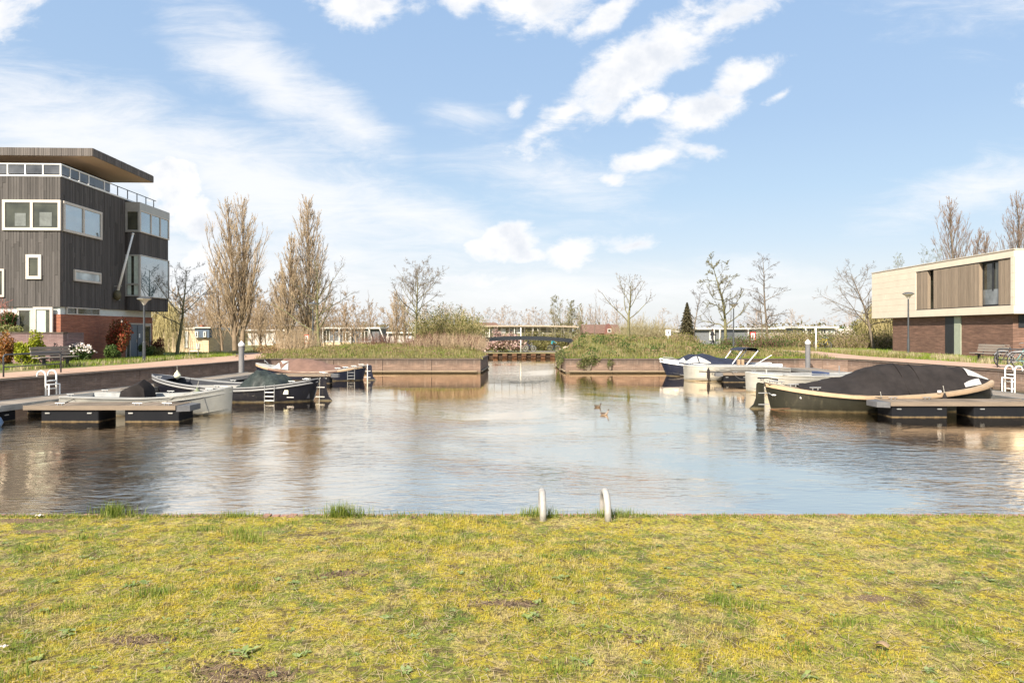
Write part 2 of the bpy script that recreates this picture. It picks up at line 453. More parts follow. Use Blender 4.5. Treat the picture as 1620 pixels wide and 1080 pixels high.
# ================================================================== ground
def ss(a, b, x):
    t = np.clip((x - a) / (b - a), 0, 1); return t * t * (3 - 2 * t)
NEAR_Y, FAR_Y = 6.03, 39.0
LW = [(-19.5, 6.03), (-17.6, 17.0), (-16.6, 22.2), (-15.95, 26.5), (-14.75, 32.6), (-14.2, 37.2), (-13.7, 38.6), (-13.0, 39.0)]
RW = [(22.0, 6.03), (20.9, 20.0), (19.9, 27.0), (19.0, 36.0), (18.6, 37.8), (17.6, 38.7), (16.4, 39.0)]
LC = [(-1.8, 39.0), (-1.55, 44.5), (-2.4, 50.0), (-2.9, 61.0)]
RC = [(3.07, 39.0), (2.98, 46.7), (4.0, 51.0), (4.3, 61.0)]
def edge(pl, y):
    return np.interp(y, [p[1] for p in pl], [p[0] for p in pl])
_ph = rng.uniform(0, 6.28, 12)
def hnoise(x, y):
    return (np.sin(x * .9 + _ph[0]) * np.sin(y * .8 + _ph[1]) + .6 * np.sin(x * 1.9 + y * .7 + _ph[2]) + .4 * np.sin(x * 3.1 - y * 2.3 + _ph[3])) / 2
def height(x, y):
    x = np.asarray(x, float); y = np.asarray(y, float)
    zl = np.where(x < -15, -1.1 * ss(47, 68, y), -.43 * ss(56, 61, y) - .95 * ss(63, 85, y) - .3 * ss(85, 110, y))
    bl = ss(-17, -13, x); zl = (1 - bl) * (-1.1 * ss(47, 68, y)) + bl * (-.43 * ss(56, 61, y) - .95 * ss(63, 85, y) - .05)
    zr = -1.2 * ss(76, 96, y)
    s = ss(4.5, 14, x)
    z = zl * (1 - s) + zr * s
    xr = edge(RC, np.clip(y, 39, 61)); xl = edge(LC, np.clip(y, 39, 61))
    yb = ss(39.4, 45.5, y)
    mr = ss(0, 2.0, x - xr) * np.interp(x, [3, 5, 11, 13.3, 17.5], [1.15, 1.1, .8, .30, 0]) * yb * (1 - ss(57.5, 62, y) )
    ml = ss(0, 2.2, xl - x) * np.interp(-x, [1.5, 4, 12, 16.5], [.75, .5, .42, 0]) * yb * (1 - ss(57.5, 62, y))
    m = np.where(x > 0, mr, ml)
    n = hnoise(x * 1.3, y * 1.3)
    z = z + m * (1 + .12 * n)
    wild = ss(39.5, 43, y)
    z = z + .03 * n * np.clip(wild, 0, 1) * np.where((np.abs(x) < 15), 1, 0)
    return z
def sheet(xs_of_y, ys, name, mat, zoff=0.0):
    P = []
    rows = []
    for y in ys:
        xs = xs_of_y(y); rows.append(np.stack([xs, np.full_like(xs, y), height(xs, y) + zoff], 1))
    V = np.array(rows); n, m, _ = V.shape
    i = np.arange(n - 1)[:, None] * m; j = np.arange(m - 1)[None, :]
    F = np.stack([i + j, i + j + 1, i + m + j + 1, i + m + j], -1).reshape(-1, 4)
    return nmesh(name, V.reshape(-1, 3), F, mat, smooth=True)

BARE = [(PX(px_, 1750 / (py_ - 522)), 1750 / (py_ - 522), rx_, ry_) for px_, py_, rx_, ry_ in ((215, 1010, .24, .08), (390, 1062, .26, .10), (345, 1052, .09, .05), (535, 905, .2, .07), (800, 950, .2, .06), (30, 824, .45, .07), (60, 838, .3, .06), (1380, 945, .16, .06))]
# ---- grass / ground colours share one pattern so blades and soil agree
def turf_colour(m, blades, lawn=True):
    co = m.n('ShaderNodeNewGeometry').outputs['Position']
    a = m.noise(.75, 6, .62, vec=co, scl=(1, 1, 0)); b = m.noise(3.2, 6, .7, vec=co, scl=(1, 1, 0), loc=(9, 2, 0))
    c = m.noise(1.5, 7, .65, vec=co, scl=(1, 1, 0), loc=(31, 12, 0), dist=.6); d = m.noise(38, 4, .7, vec=co, scl=(1, 1, 0))
    moss = (.53, .42, .04); green = (.15, .22, .03); lime = (.38, .38, .045); straw = (.60, .47, .19); soil = (.115, .078, .045); rust = (.45, .27, .04)
    base = m.mix(m.ramp(a, [(.45, (0, 0, 0)), (.55, (1, 1, 1))]), green, lime)
    base = m.mix(m.ramp(b, [(.43, (0, 0, 0)), (.54, (1, 1, 1))]), base, moss)
    base = m.mix(m.ramp(c, [(.54, (0, 0, 0)), (.66, (.75, .75, .75))]), base, straw)
    e = m.noise(2.1, 6, .7, vec=co, scl=(1, 1, 0), loc=(3, 71, 0))
    base = m.mix(m.ramp(e, [(.60, (0, 0, 0)), (.72, (.8, .8, .8))]), base, rust)
    f1 = m.noise(6, 5, .75, vec=co, scl=(1, 1, 0), loc=(13, 41, 0)); f2 = m.noise(5, 5, .75, vec=co, scl=(1, 1, 0), loc=(53, 4, 0)); f3 = m.noise(9, 5, .75, vec=co, scl=(1, 1, 0), loc=(3, 94, 0))
    base = m.mix(m.ramp(f1, [(.50, (0, 0, 0)), (.62, (.75, .75, .75))]), base, green)
    base = m.mix(m.ramp(f2, [(.52, (0, 0, 0)), (.62, (.8, .8, .8))]), base, straw)
    base = m.mix(m.ramp(f3, [(.53, (0, 0, 0)), (.62, (.85, .85, .85))]), base, (.15, .105, .05))
    base = m.mix(m.ramp(f3, [(.36, (.8, .8, .8)), (.45, (0, 0, 0))]), base, (.66, .56, .13))
    if blades:
        g = m.n('ShaderNodeNewGeometry')
        base = m.mix(m.ramp(g.outputs['Random Per Island'], [(0, (0, 0, 0)), (.75, (.0, .0, .0)), (.9, (.4, .4, .4)), (1, (.9, .9, .9))]), base, straw)
        base = m.mix(m.ramp(g.outputs['Random Per Island'], [(0, (.6, .6, .6)), (.2, (.15, .15, .15)), (.3, (0, 0, 0))]), base, green if lawn else (.12, .17, .04))
        w = m.noise(700, 0, .5, vec=co)
    else:
        base = m.mix(m.ramp(d, [(.38, (.85, .85, .85)), (.55, (.1, .1, .1))]), base, soil)
        spots = None
        for (bx, by, brx, bry) in BARE:
            mp = m.n('ShaderNodeMapping', vector_type='TEXTURE'); m.l(co, mp.inputs[0]); mp.inputs['Location'].default_value = (bx, by, 0); mp.inputs['Scale'].default_value = (brx * 1.1, bry * 1.1, 1)
            ln_ = m.n('ShaderNodeVectorMath', operation='LENGTH'); m.l(mp.outputs[0], ln_.inputs[0])
            v_ = m.math('SUBTRACT', .95, ln_.outputs['Value']); spots = v_ if spots is None else m.math('MAXIMUM', spots, v_)
        base = m.mix(m.ramp(m.math('ADD', spots, m.math('MULTIPLY', m.math('SUBTRACT', m.noise(8, 6, .75, vec=co), .5), 3.2)), [(.0, (0, 0, 0)), (.35, (1, 1, 1))]), base, (.21, .14, .085))
        s2 = m.noise(1.0, 7, .7, vec=co, scl=(1, 1, 0), loc=(77, 7, 0), dist=.8)
        base = m.mix(m.ramp(s2, [(.60, (0, 0, 0)), (.68, (1, 1, 1))]), base, soil)
    return base
m = MT('turf'); m.col(turf_colour(m, False)); m.rough(.95); m.b.inputs['Specular IOR Level'].default_value = .2
m.bump(m.noise(45, 6, .75), .9, .03); TURF = m.m
def grass_mat(name, lawn, trans=.35):
    m = MT(name); c = turf_colour(m, True, lawn); m.col(c); m.rough(.6); m.b.inputs['Specular IOR Level'].default_value = .25
    tr = m.n('ShaderNodeBsdfTranslucent'); m.l(c, tr.inputs[0]); mx = m.n('ShaderNodeMixShader'); mx.inputs[0].default_value = trans
    m.l(m.b.outputs[0], mx.inputs[1]); m.l(tr.outputs[0], mx.inputs[2]); m.l(mx.outputs[0], m.t.nodes['Material Output'].inputs['Surface'])
    return m.m
BLADE = grass_mat('lawn_blades', True)
# rougher ground of the banks
m = MT('bank'); co = m.tc.outputs['Object']
a = m.noise(.5, 6, .65); b = m.noise(2.5, 6, .7, loc=(5, 5, 0)); c3 = m.noise(14, 5, .7)
cl = m.mix(m.ramp(a, [(.42, (0, 0, 0)), (.6, (1, 1, 1))]), (.13, .175, .04), (.27, .2, .10))
cl = m.mix(m.ramp(b, [(.45, (0, 0, 0)), (.62, (.8, .8, .8))]), cl, (.20, .21, .045))
cl = m.mix(m.ramp(c3, [(.4, (.7, .7, .7)), (.55, (0, 0, 0))]), cl, (.09, .065, .035))
m.col(cl); m.rough(.95); m.bump(c3, .8, .08); BANK = m.m

yn = np.concatenate([np.array([-40, -20, -10, -4]), np.linspace(-1, 5.935, 60)])
xn = np.concatenate([-np.geomspace(220, 12, 16), np.linspace(-10, 10, 130), np.geomspace(12, 220, 16)])
def lawn_h(x, y):
    return (hnoise(x * 2.2, y * 2.4) * .012 - .010) * ss(-3, 1, y) * (1 - ss(5.5, 5.8, y)) + .010 * ss(5.6, 5.85, y) - .012 * ss(5.90, 5.935, y)
rows = np.array([np.stack([xn, np.full_like(xn, y), lawn_h(xn, np.full_like(xn, y))], 1) for y in yn])
nn, mm, _ = rows.shape; ii = np.arange(nn - 1)[:, None] * mm; jj = np.arange(mm - 1)[None, :]
o = nmesh('lawn', rows.reshape(-1, 3), np.stack([ii + jj, ii + jj + 1, ii + mm + jj + 1, ii + mm + jj], -1).reshape(-1, 4), TURF, smooth=True); kind(o, 'structure')
# land beside and beyond the basin
yl = np.unique(np.concatenate([np.linspace(5.96, 38, 24), [38.6, 39.0]]))
fx = -np.geomspace(230, 1, 34)
def left_x(y): e = edge(LW, y) - .15; return e + (fx + 1)
def right_x(y): e = edge(RW, y) + .15; return e - (fx + 1)[::-1] * 1.0
o = sheet(left_x, yl, 'ground', BANK); kind(o, 'structure')
o = sheet(right_x, yl, 'ground', BANK); kind(o, 'structure')
yp = np.linspace(39.12, 61, 66)
def pl_x(y): e = edge(LC, y) - .1; return np.concatenate([-np.geomspace(240, 20, 18), np.linspace(-18, e, 70)])
def pr_x(y): e = edge(RC, y) + .1; return np.concatenate([np.linspace(e, 20, 70), np.geomspace(22, 240, 18)])
o = sheet(pl_x, yp, 'bank', BANK); kind(o, 'structure')
o = sheet(pr_x, yp, 'bank', BANK); kind(o, 'structure')
ya = np.concatenate([np.linspace(61, 110, 50), np.geomspace(115, 1500, 18)])
def ax(y): return np.concatenate([-np.geomspace(1500, 34, 20), np.linspace(-32, 45, 60), np.geomspace(48, 1500, 20)])
o = sheet(ax, ya, 'field', BANK); kind(o, 'structure')

# ------------------------------------------------------------------ water
m = MT('water')
co = m.tc.outputs['Object']
r1 = m.noise(3.4, 1.5, .5, scl=(.45, 1.15, 1), dist=1.3)
r2 = m.noise(8.5, 4, .55, scl=(.5, 1.3, 1), loc=(4, 1, 0), dist=.8)
r3 = m.noise(.55, 3, .5, scl=(.8, 1.0, 1), loc=(14, 1, 0))
patch = m.noise(.16, 4, .55, loc=(2, 6, 0), dist=.5)
calm = m.ramp(patch, [(.43, (.16, .16, .16)), (.60, (1, 1, 1))])
cal1 = m.n('ShaderNodeSeparateColor'); m.l(calm, cal1.inputs[0])
r4 = m.noise(22.0, 3, .55, scl=(.6, 1.2, 1), loc=(1, 9, 0), dist=.5)
hh = m.math('ADD', m.math('ADD', m.math('MULTIPLY', r1, .62), m.math('MULTIPLY', r2, .28)), m.math('MULTIPLY', r4, .05))
sy = m.n('ShaderNodeSeparateXYZ'); m.l(m.tc.outputs['Object'], sy.inputs[0])
fall = m.n('ShaderNodeMapRange', interpolation_type='SMOOTHSTEP'); m.l(sy.outputs[1], fall.inputs[0])
for i_, v_ in ((1, 11), (2, 30), (3, 1.0), (4, .16)): fall.inputs[i_].default_value = v_
hh = m.math('MULTIPLY', m.math('MULTIPLY', hh, cal1.outputs[0]), fall.outputs[0])
hh = m.math('ADD', hh, m.math('MULTIPLY', r3, .10))
m.bump(hh, .85, .050)
m.col((.075, .062, .028)); m.rough(.03); m.b.inputs['IOR'].default_value = 1.33
fr = m.n('ShaderNodeFresnel'); fr.inputs['IOR'].default_value = 1.75
for nd in m.t.nodes:
    if nd.bl_idname == 'ShaderNodeBump': m.l(nd.outputs[0], fr.inputs['Normal']); BN = nd
gl = m.n('ShaderNodeBsdfGlossy'); gl.inputs['Roughness'].default_value = .0; gl.inputs['Color'].default_value = (1.0, .90, .765, 1); m.l(BN.outputs[0], gl.inputs['Normal'])
df = m.n('ShaderNodeBsdfDiffuse'); df.inputs['Color'].default_value = (.060, .046, .014, 1)
fb = m.n('ShaderNodeMapRange'); m.l(fr.outputs[0], fb.inputs[0]); fb.inputs[1].default_value = 0; fb.inputs[2].default_value = .31; fb.inputs[3].default_value = .38; fb.inputs[4].default_value = 1
mx = m.n('ShaderNodeMixShader'); m.l(fb.outputs[0], mx.inputs[0]); m.l(df.outputs[0], mx.inputs[1]); m.l(gl.outputs[0], mx.inputs[2])
m.l(mx.outputs[0], m.t.nodes['Material Output'].inputs['Surface'])
WAT = m.m
b = MB(); b.add([(-45, 5.5, WATER), (45, 5.5, WATER), (45, 61.05, WATER), (-45, 61.05, WATER)], [(0, 1, 2, 3)])
kind(b.build('water', WAT), 'structure')
b = MB(); b.add([(-45, 5.5, -2.6), (45, 5.5, -2.6), (45, 61.2, -2.6), (-45, 61.2, -2.6)], [(0, 1, 2, 3)])
kind(b.build('canal_bed', worn('mud', (.05, .04, .02))), 'structure')

# ------------------------------------------------------------------ quay walls
BR_WALL = brick('quay_brick', [(.205, .135, .10), (.15, .095, .07)], (.20, .165, .13), stain=(.065, .052, .044), stain_z=(-.40, -.10), algae=((.07, .06, .035), -.85, -.7), lime=(.32, .26, .22))
BR_SIDE = brick('quay_brick_side', [(.23, .155, .115), (.16, .105, .08)], (.22, .18, .15), stain=(.06, .048, .044), stain_z=(-.35, .08), algae=((.05, .045, .03), -.85, -.68), lime=(.3, .25, .22))
CONC = worn('coping_brick', (.10, .075, .06), .85, var=.35, scale=3, bump=.5)
TIMB = wood('waler_timber', (.30, .235, .16), 0)
JOINT = worn('wall_joint', (.045, .035, .03), .95)
def quay(pts, label, mat, inward, plen=2.65, ledge=True, name='quay_wall'):
    """pts run along the top edge with the water on the 'inward' side (+1: left of travel)"""
    x0, y0 = pts[0]
    root = thing(name, label, 'quay wall', (x0, y0, 0))
    for (ax_, ay), (bx, by) in zip(pts[:-1], pts[1:]):
        d = Vector((bx - ax_, by - ay)); L = d.length; an = math.atan2(d.y, d.x)
        n = max(1, round(L / plen)); seg = L / n
        w0, w1 = (-.32, 0) if inward > 0 else (0, .32)
        for i in range(n):
            q = MB().box(.012 if i else 0, seg - .012 if i < n - 1 else seg, w0, w1, -1.6, -.07).build('wall_panel', mat, root, bevel=.012)
            q.location = (ax_ - x0 + math.cos(an) * i * seg, ay - y0 + math.sin(an) * i * seg, 0); q.rotation_euler = (0, 0, an)
        sgn = inward
        bk = MB().box(0, L, (w0 if sgn > 0 else .03), (-.03 if sgn > 0 else w1), -1.6, -.08).build('joint_strip', JOINT, root)
        cp = MB().box(-.02, L + .02, w0 - (.03 if sgn < 0 else .0), w1 + (.03 if sgn > 0 else .0), -.068, .0).build('coping', CONC, root, bevel=.01)
        for q in (bk, cp): q.location = (ax_ - x0, ay - y0, 0); q.rotation_euler = (0, 0, an)
        if ledge:
            l0, l1 = (.0, .10) if sgn > 0 else (-.10, .0)
            q = MB().box(.2, L - .2, l0, l1, WATER + .09, WATER + .15).build('waler', TIMB, root, bevel=.01)
            q.location = (ax_ - x0, ay - y0, 0); q.rotation_euler = (0, 0, an)
    return root
quay(LW[:-1][::-1], 'long shaded brick quay wall along the path by the dark timber house', BR_SIDE, 1, 2.4, False)
quay([(-13.0, 39.0), (-13.7, 38.6)][::-1], 'short angled corner piece of brick wall behind the grey mooring post by the brown covered boat', BR_SIDE, -1, 2.4, False)
quay([(-13.0, 39.0), (-1.8, 39.0)], 'pinkish brick quay wall below the grass bank with the lone bare tree', BR_WALL, -1, 2.7)
quay([(-1.8, 39.0), (-1.55, 44.5)], 'brick channel wall on the side of the reedy bank, leading to the footbridge', BR_WALL, -1, 2.7, True)
quay([(2.98, 46.7), (3.07, 39.0)], 'brick channel wall overgrown with ivy, opposite the reedy bank', BR_SIDE, -1, 2.7, True)
quay([(3.07, 39.0), (16.4, 39.0)], 'pinkish brick quay wall behind the boat with the navy cover', BR_WALL, -1, 2.7)
quay(RW[::-1], 'long dark brick quay wall along the path by the pale stone house', BR_SIDE, -1, 2.4, False)
# near quay with its coping of single bricks
q = thing('quay_wall', 'brick edge of the lawn at the near side of the basin, capped with a row of bricks on edge', 'quay wall', (0, NEAR_Y, 0))
MB().box(-19.5, 22.0, -.34, -.008, -1.8, -.075).build('wall_body', BR_SIDE, q)
CB = worn('edge_brick', (.30, .165, .12), .85, var=.35, scale=9, bump=.6, island=.3)
bm_ = []
for k in range(4):
    g = MB().box(-.0325, .0325, -.215, 0, -.1, 0); g.v = [(x + random.uniform(-.002, .002), y + random.uniform(-.004, .004), z + random.uniform(-.003, .003)) for x, y, z in g.v]
    o = g.build('brick', CB, q, bevel=.006); bm_.append(o.data)
    if k: bpy.data.objects.remove(o)
    else: first = o
first.location = (-10.0, 0, 0)
for i in range(1, 270):
    o = bpy.data.objects.new('brick', bm_[i % 4]); COL.objects.link(o); o.parent = q
    o.location = (-10.0 + i * .0755, random.uniform(-.004, .004), random.uniform(-.005, .003)); o.rotation_euler = (0, 0, random.uniform(-.02, .02))
g = MB()
for i in range(124): g.box(-19.4 + i * .0755, -19.335 + i * .0755, -.215, 0, -.1, -.002)
for i in range(154): g.box(-10 + (270 + i) * .0755, -9.935 + (270 + i) * .0755, -.215, 0, -.1, -.002)
kind(g.build('brick_row', CB, q), 'stuff')

# ------------------------------------------------------------------ paths
PATHM = brick('paver', [(.38, .235, .175), (.46, .30, .22)], (.30, .23, .18), bw=.22, bh=.11, msize=.008)
m = MT('paver_flat'); bt = m.n('ShaderNodeTexBrick'); m.l(m.tc.outputs['Object'], bt.inputs['Vector'])
bt.inputs['Scale'].default_value = 1; bt.inputs['Brick Width'].default_value = .21; bt.inputs['Row Height'].default_value = .105; bt.inputs['Mortar Size'].default_value = .006
bt.inputs['Color1'].default_value = (.36, .215, .15, 1); bt.inputs['Color2'].default_value = (.46, .29, .20, 1); bt.inputs['Mortar'].default_value = (.27, .2, .15, 1)
cl = m.mix(m.ramp(m.noise(.6, 5, .6), [(.4, (0, 0, 0)), (.7, (.5, .5, .5))]), bt.outputs['Color'], (.42, .31, .22)); m.col(cl); m.rough(.9); m.bump(bt.outputs['Fac'], -.4, .004); PAVE = m.m
def ribbon(L, Rr, name, mat, off=.02):
    """between two polylines of equal length, draped on the ground"""
    P = []
    for (a, b_) in zip(L, Rr):
        row = []
        for t in np.linspace(0, 1, 5):
            x = a[0] * (1 - t) + b_[0] * t; y = a[1] * (1 - t) + b_[1] * t
            row.append((x, y, float(height(x, y)) + off))
        P.append(row)
    return MB().grid(P).build(name, mat, smooth=True)
def dense(pl, n=40):
    pl = np.array(pl, float); s = np.concatenate([[0], np.cumsum(np.linalg.norm(np.diff(pl, axis=0), axis=1))])
    t = np.linspace(0, s[-1], n); return list(zip(np.interp(t, s, pl[:, 0]), np.interp(t, s, pl[:, 1])))
LPi = dense([(-19.85, 5.95), (-17.95, 17), (-16.95, 22.2), (-16.3, 26.5), (-15.1, 32.6), (-14.6, 37.2), (-14.6, 41), (-15.2, 46), (-14.0, 51), (-10.5, 56), (-6, 58.5)], 60)
LPo = dense([(-22.8, 5.95), (-20.6, 17), (-19.5, 22.2), (-18.9, 26.5), (-17.9, 32.6), (-18.2, 38), (-18.6, 42), (-18.9, 47), (-17.5, 53), (-12, 59), (-6, 60.5)], 60)
kind(ribbon(LPo, LPi, 'path', PAVE), 'structure')
RPi = dense([(22.35, 5.95), (21.25, 20), (20.25, 27), (19.35, 36), (18.9, 38.4), (18.4, 41), (19.2, 46), (19.6, 50), (18.2, 55), (14, 59), (7, 59.5)], 60)
RPo = dense([(25.4, 5.95), (24.2, 20), (23.2, 27), (22.4, 36), (21.9, 39), (21.6, 42), (22.4, 47), (23, 52), (21, 58), (15, 61.5), (7, 61.2)], 60)
kind(ribbon(RPi, RPo, 'path', PAVE), 'structure')

# ------------------------------------------------------------------ sheet piling at the far end
q = thing('sheet_piling', 'low rust brown sheet pile wall across the far end of the channel', 'retaining wall', (0, 61.0, 0))
RU = worn('rust', (.125, .065, .036), .85, var=.4, scale=3, bump=.4); RD = worn('dark_rust', (.05, .033, .022), .9, var=.4, scale=3, bump=.4)
for i in range(-12, 14):
    x = i * .85
    MB().box(x, x + .43, -.22, .06, -1.6, -.47).build('pile', RU, q, bevel=.01)
    MB().box(x + .43, x + .85, -.06, .05, -1.6, -.47).build('pile', RD, q)
MB().box(-10.4, 12.0, -.26, .1, -.468, -.38).build('cap', worn('pile_cap', (.2, .17, .09), .9), q, bevel=.01)
# ================================================================== left timber house
CLAD = wood('dark_cladding', (.102, .091, .084), 2, var=.25, rough=.8, island=.22)
FASC = wood('fascia_cladding', (.15, .13, .117), 2, var=.14, rough=.8, island=.2)
SOFF = wood('soffit_board', (.62, .46, .33), 1, var=.05, rough=.7, island=.05)
FRAME = worn('window_frame', (.56, .50, .43), .5, var=.08, scale=2)
WHITE = worn('white_paint', (.78, .76, .72), .45, var=.06, scale=2)
METAL = worn('pale_metal', (.42, .40, .36), .45, .3, var=.12)
GLASS = glassy('house_glass', (.05, .05, .035), 1.65)
GLSKY = glassy('bay_glass', (.09, .15, .17), 4.5)
DARK = worn('dark_metal', (.035, .036, .04), .45, .3, var=.2)
CURT = worn('curtain', (.50, .56, .48), .9, var=.15, scale=6)
BRH = brick('house_brick', [(.40, .15, .085), (.29, .10, .06)], (.30, .2, .15), lime=(.34, .2, .16))
H = thing('house', 'dark timber clad house with an overhanging flat roof above a red brick ground floor', 'house', (-22.8, 34.5, 0), .036)
FW = 15.0     # front width
MB().box(-FW, -.02, .02, 9.5, -.3, 2.42).build('brick_base', BRH, H)
MB().box(-FW, -.08, .08, 9.42, 2.42, 2.8).build('white_band', worn('render_white', (.62, .64, .60), .7, var=.08), H)
MB().box(-FW, -.02, .02, 9.9, 2.80, 9.4).build('upper_body', worn('wall_core', (.06, .05, .045), .9), H)
def cladding(name, mat, along, length, z0, z1, off, parent, w=.135, cuts=2, org=(0, 0)):
    """vertical boards; along 'x' (face -y) or 'y' (face +x)"""
    g = MB(); n = int(length / w)
    for i in range(n):
        zz = sorted([z0] + [random.uniform(z0 + .4, z1 - .3) for _ in range(cuts)] + [z1])
        for a_, b_ in zip(zz[:-1], zz[1:]):
            t = off + random.uniform(.012, .03); s0 = i * w + .006; s1 = (i + 1) * w - .006
            if along == 'x': g.box(org[0] - s1, org[0] - s0, org[1] - t, org[1] + .03, a_, b_ - .006)
            else: g.box(org[0] - .03, org[0] + t, org[1] + s0, org[1] + s1, a_, b_ - .006)
    return kind(g.build(name, mat, parent), 'stuff')
cladding('cladding', CLAD, 'x', FW, 2.8, 9.36, .02, H)
cladding('cladding', CLAD, 'y', 6.2, 2.8, 9.36, .0, H)
MB().box(-FW, .06, -.06, .06, 9.36, 9.44).build('parapet_cap', WHITE, H)
MB().box(-.06, .06, .062, 9.9, 9.362, 9.442).build('parapet_cap', WHITE, H)
# penthouse and roof
MB().box(-FW, -1.77, 3.12, 7.7, 9.3, 10.8).build('penthouse_wall', CLAD, H)
cladding('cladding', CLAD, 'x', FW - 1.8, 9.3, 10.78, .0, H, org=(-1.77, 3.12), cuts=0)
cladding('cladding', CLAD, 'y', 4.5, 9.3, 10.78, .0, H, org=(-1.77, 3.12), cuts=0)
for (a0, a1) in ((-12.2, -9.4),):
    MB().box(a0, a1, 3.03, 3.08, 9.45, 10.6).build('pane', GLASS, H)
    for x in (a0, (a0 + a1) / 2, a1): MB().box(x - .05, x + .05, 2.98, 3.1, 9.45, 10.7).build('window_post', WHITE, H)
g = MB().box(-1.76, -1.70, 6.1, 7.2, 9.45, 10.6).build('door', WHITE, H)
MB().box(-FW, .72, 1.52, 8.1, 10.82, 11.2).build('roof', FASC, H)
MB().box(-FW, .70, 1.54, 8.08, 10.795, 10.818).build('soffit', SOFF, H)
cladding('fascia', FASC, 'x', FW + .7, 10.80, 11.22, .0, H, org=(.72, 1.52), cuts=0, w=.115)
cladding('fascia', FASC, 'y', 6.55, 10.80, 11.22, .0, H, org=(.72, 1.52), cuts=0, w=.115)
MB().box(-3.6, -2.2, 2.2, 3.4, 11.2, 11.32).build('roof_light', WHITE, H)
# balustrade
rt = thing  # (parts below stay children of the house)
g = MB()
for x in np.arange(0, -FW, -.87): pass
for x in np.arange(-.0, -FW, -.87):
    MB().box(x - .03, x + .03, -.035, .03, 9.44, 9.96).build('rail_post', WHITE, H)
for y in (.75, 1.55, 2.4, 3.9):
    MB().box(-.03, .03, y - .03, y + .03, 9.44, 9.96).build('rail_post', WHITE, H)
for y in (5.3, 6.4, 7.5, 8.6, 9.6):
    MB().box(-.02, .02, y - .02, y + .02, 9.44, 9.98).build('rail_post', DARK, H)
MB().box(-FW, .04, -.04, .04, 9.96, 10.02).build('handrail', WHITE, H, bevel=.008)
MB().box(-.04, .04, .045, 4.6, 9.962, 10.018).build('handrail', WHITE, H, bevel=.008)
MB().box(-.02, .02, 4.6, 9.9, 9.975, 10.01).build('handrail', DARK, H)
MB().box(-FW, 0, -.004, .004, 9.5, 9.94).build('glass_panel', glassy('rail_glass', (.08, .08, .085), 1.6), H)
MB().box(-.004, .004, .01, 4.5, 9.5, 9.94).build('glass_panel', MATS['rail_glass'], H)
def win_x(parent, x0, x1, z0, z1, y, divs=(), fr=.11, proud=.09, glass=GLASS, frame=FRAME, curtain=None, name='window'):
    """window in a face looking to -y at plane y"""
    g = MB().box(x0, x1, y - proud, y, z0, z0 + fr).box(x0, x1, y - proud, y, z1 - fr, z1)
    xs = [x0] + [x0 + (x1 - x0) * d for d in divs] + [x1 - fr]
    for i, x in enumerate(xs):
        xx = x if i in (0, len(xs) - 1) else x - fr / 2
        g.box(xx, xx + fr, y - proud + .001, y, z0 + fr, z1 - fr)
    w = g.build(name, frame, parent, bevel=.006)
    e = [x0 + fr] + [x0 + (x1 - x0) * d for d in divs] + [x1 - fr]
    for a_, b_ in zip(e[:-1], e[1:]):
        MB().box(a_ + (fr / 2 if a_ != e[0] else 0), b_ - (fr / 2 if b_ != e[-1] else 0), y - proud + .05, y - .005, z0 + fr, z1 - fr).build('pane', glass, w)
    if curtain:
        for (c0, c1) in curtain:
            g = MB(); P = []
            n = 14
            for t in range(n + 1):
                xx = c0 + (c1 - c0) * t / n; yy = y - proud + .045 - .006 * (t % 2)
                P.append([(xx, yy, z0 + fr), (xx, yy, z1 - fr)])
            g.grid(P).build('curtain', CURT, w)
    return w
def win_y(parent, y0, y1, z0, z1, x, divs=(), fr=.11, proud=.09, glass=GLASS, frame=FRAME, name='window'):
    """window in a face looking to +x at plane x"""
    g = MB().box(x, x + proud, y0, y1, z0, z0 + fr).box(x, x + proud, y0, y1, z1 - fr, z1)
    ys = [y0] + [y0 + (y1 - y0) * d for d in divs] + [y1 - fr]
    for i, yy in enumerate(ys):
        k = yy if i in (0, len(ys) - 1) else yy - fr / 2
        g.box(x, x + proud - .001, k, k + fr, z0 + fr, z1 - fr)
    w = g.build(name, frame, parent, bevel=.006)
    e = [y0 + fr] + [y0 + (y1 - y0) * d for d in divs] + [y1 - fr]
    for a_, b_ in zip(e[:-1], e[1:]):
        MB().box(x + .005, x + proud - .05, a_ + (fr / 2 if a_ != e[0] else 0), b_ - (fr / 2 if b_ != e[-1] else 0), z0 + fr, z1 - fr).build('pane', glass, w)
    return w
K = 34.5 / 1080
def hx(px): return (px - 810) * K + 22.8
w1 = win_x(H, hx(8), .05, 6.63, 8.17, -.03, divs=((hx(53) - hx(8)) / (.05 - hx(8)),), fr=.14)
# interior timber shapes seen behind that window
for (x0, x1, z0, z1) in ((hx(27), hx(44), 6.85, 7.5), (hx(65), hx(84), 6.85, 7.55)):
    MB().box(x0, x1, -.085, -.078, z0, z1).build('sofa', worn('interior_grey', (.16, .17, .16), .8), w1)
win_y(H, .09, 3.55, 6.63, 8.17, .02, divs=(.5,), fr=.13, glass=GLSKY)
win_x(H, hx(44), hx(68), 4.18, 5.42, -.03, fr=.16)
win_x(H, hx(-25), hx(11), 3.28, 4.69, -.03, fr=.1)
win_y(H, 1.0, 3.45, 4.18, 4.78, .02, fr=.11, glass=glassy('frosted_glass', (.35, .4, .4), 2.0, .2))
# ground floor window group with curtains, transoms
win_x(H, hx(31), hx(56), .2, 2.72, -.06, fr=.12, curtain=[(hx(50), hx(53)), ])
win_x(H, hx(56), hx(86), .2, 2.78, -.06, fr=.14, curtain=[(hx(61), hx(75))])
win_y(H, .5, 1.35, 2.42, 2.8, -.06, fr=.05); win_y(H, 1.36, 3.45, 2.42, 2.8, -.06, fr=.05)
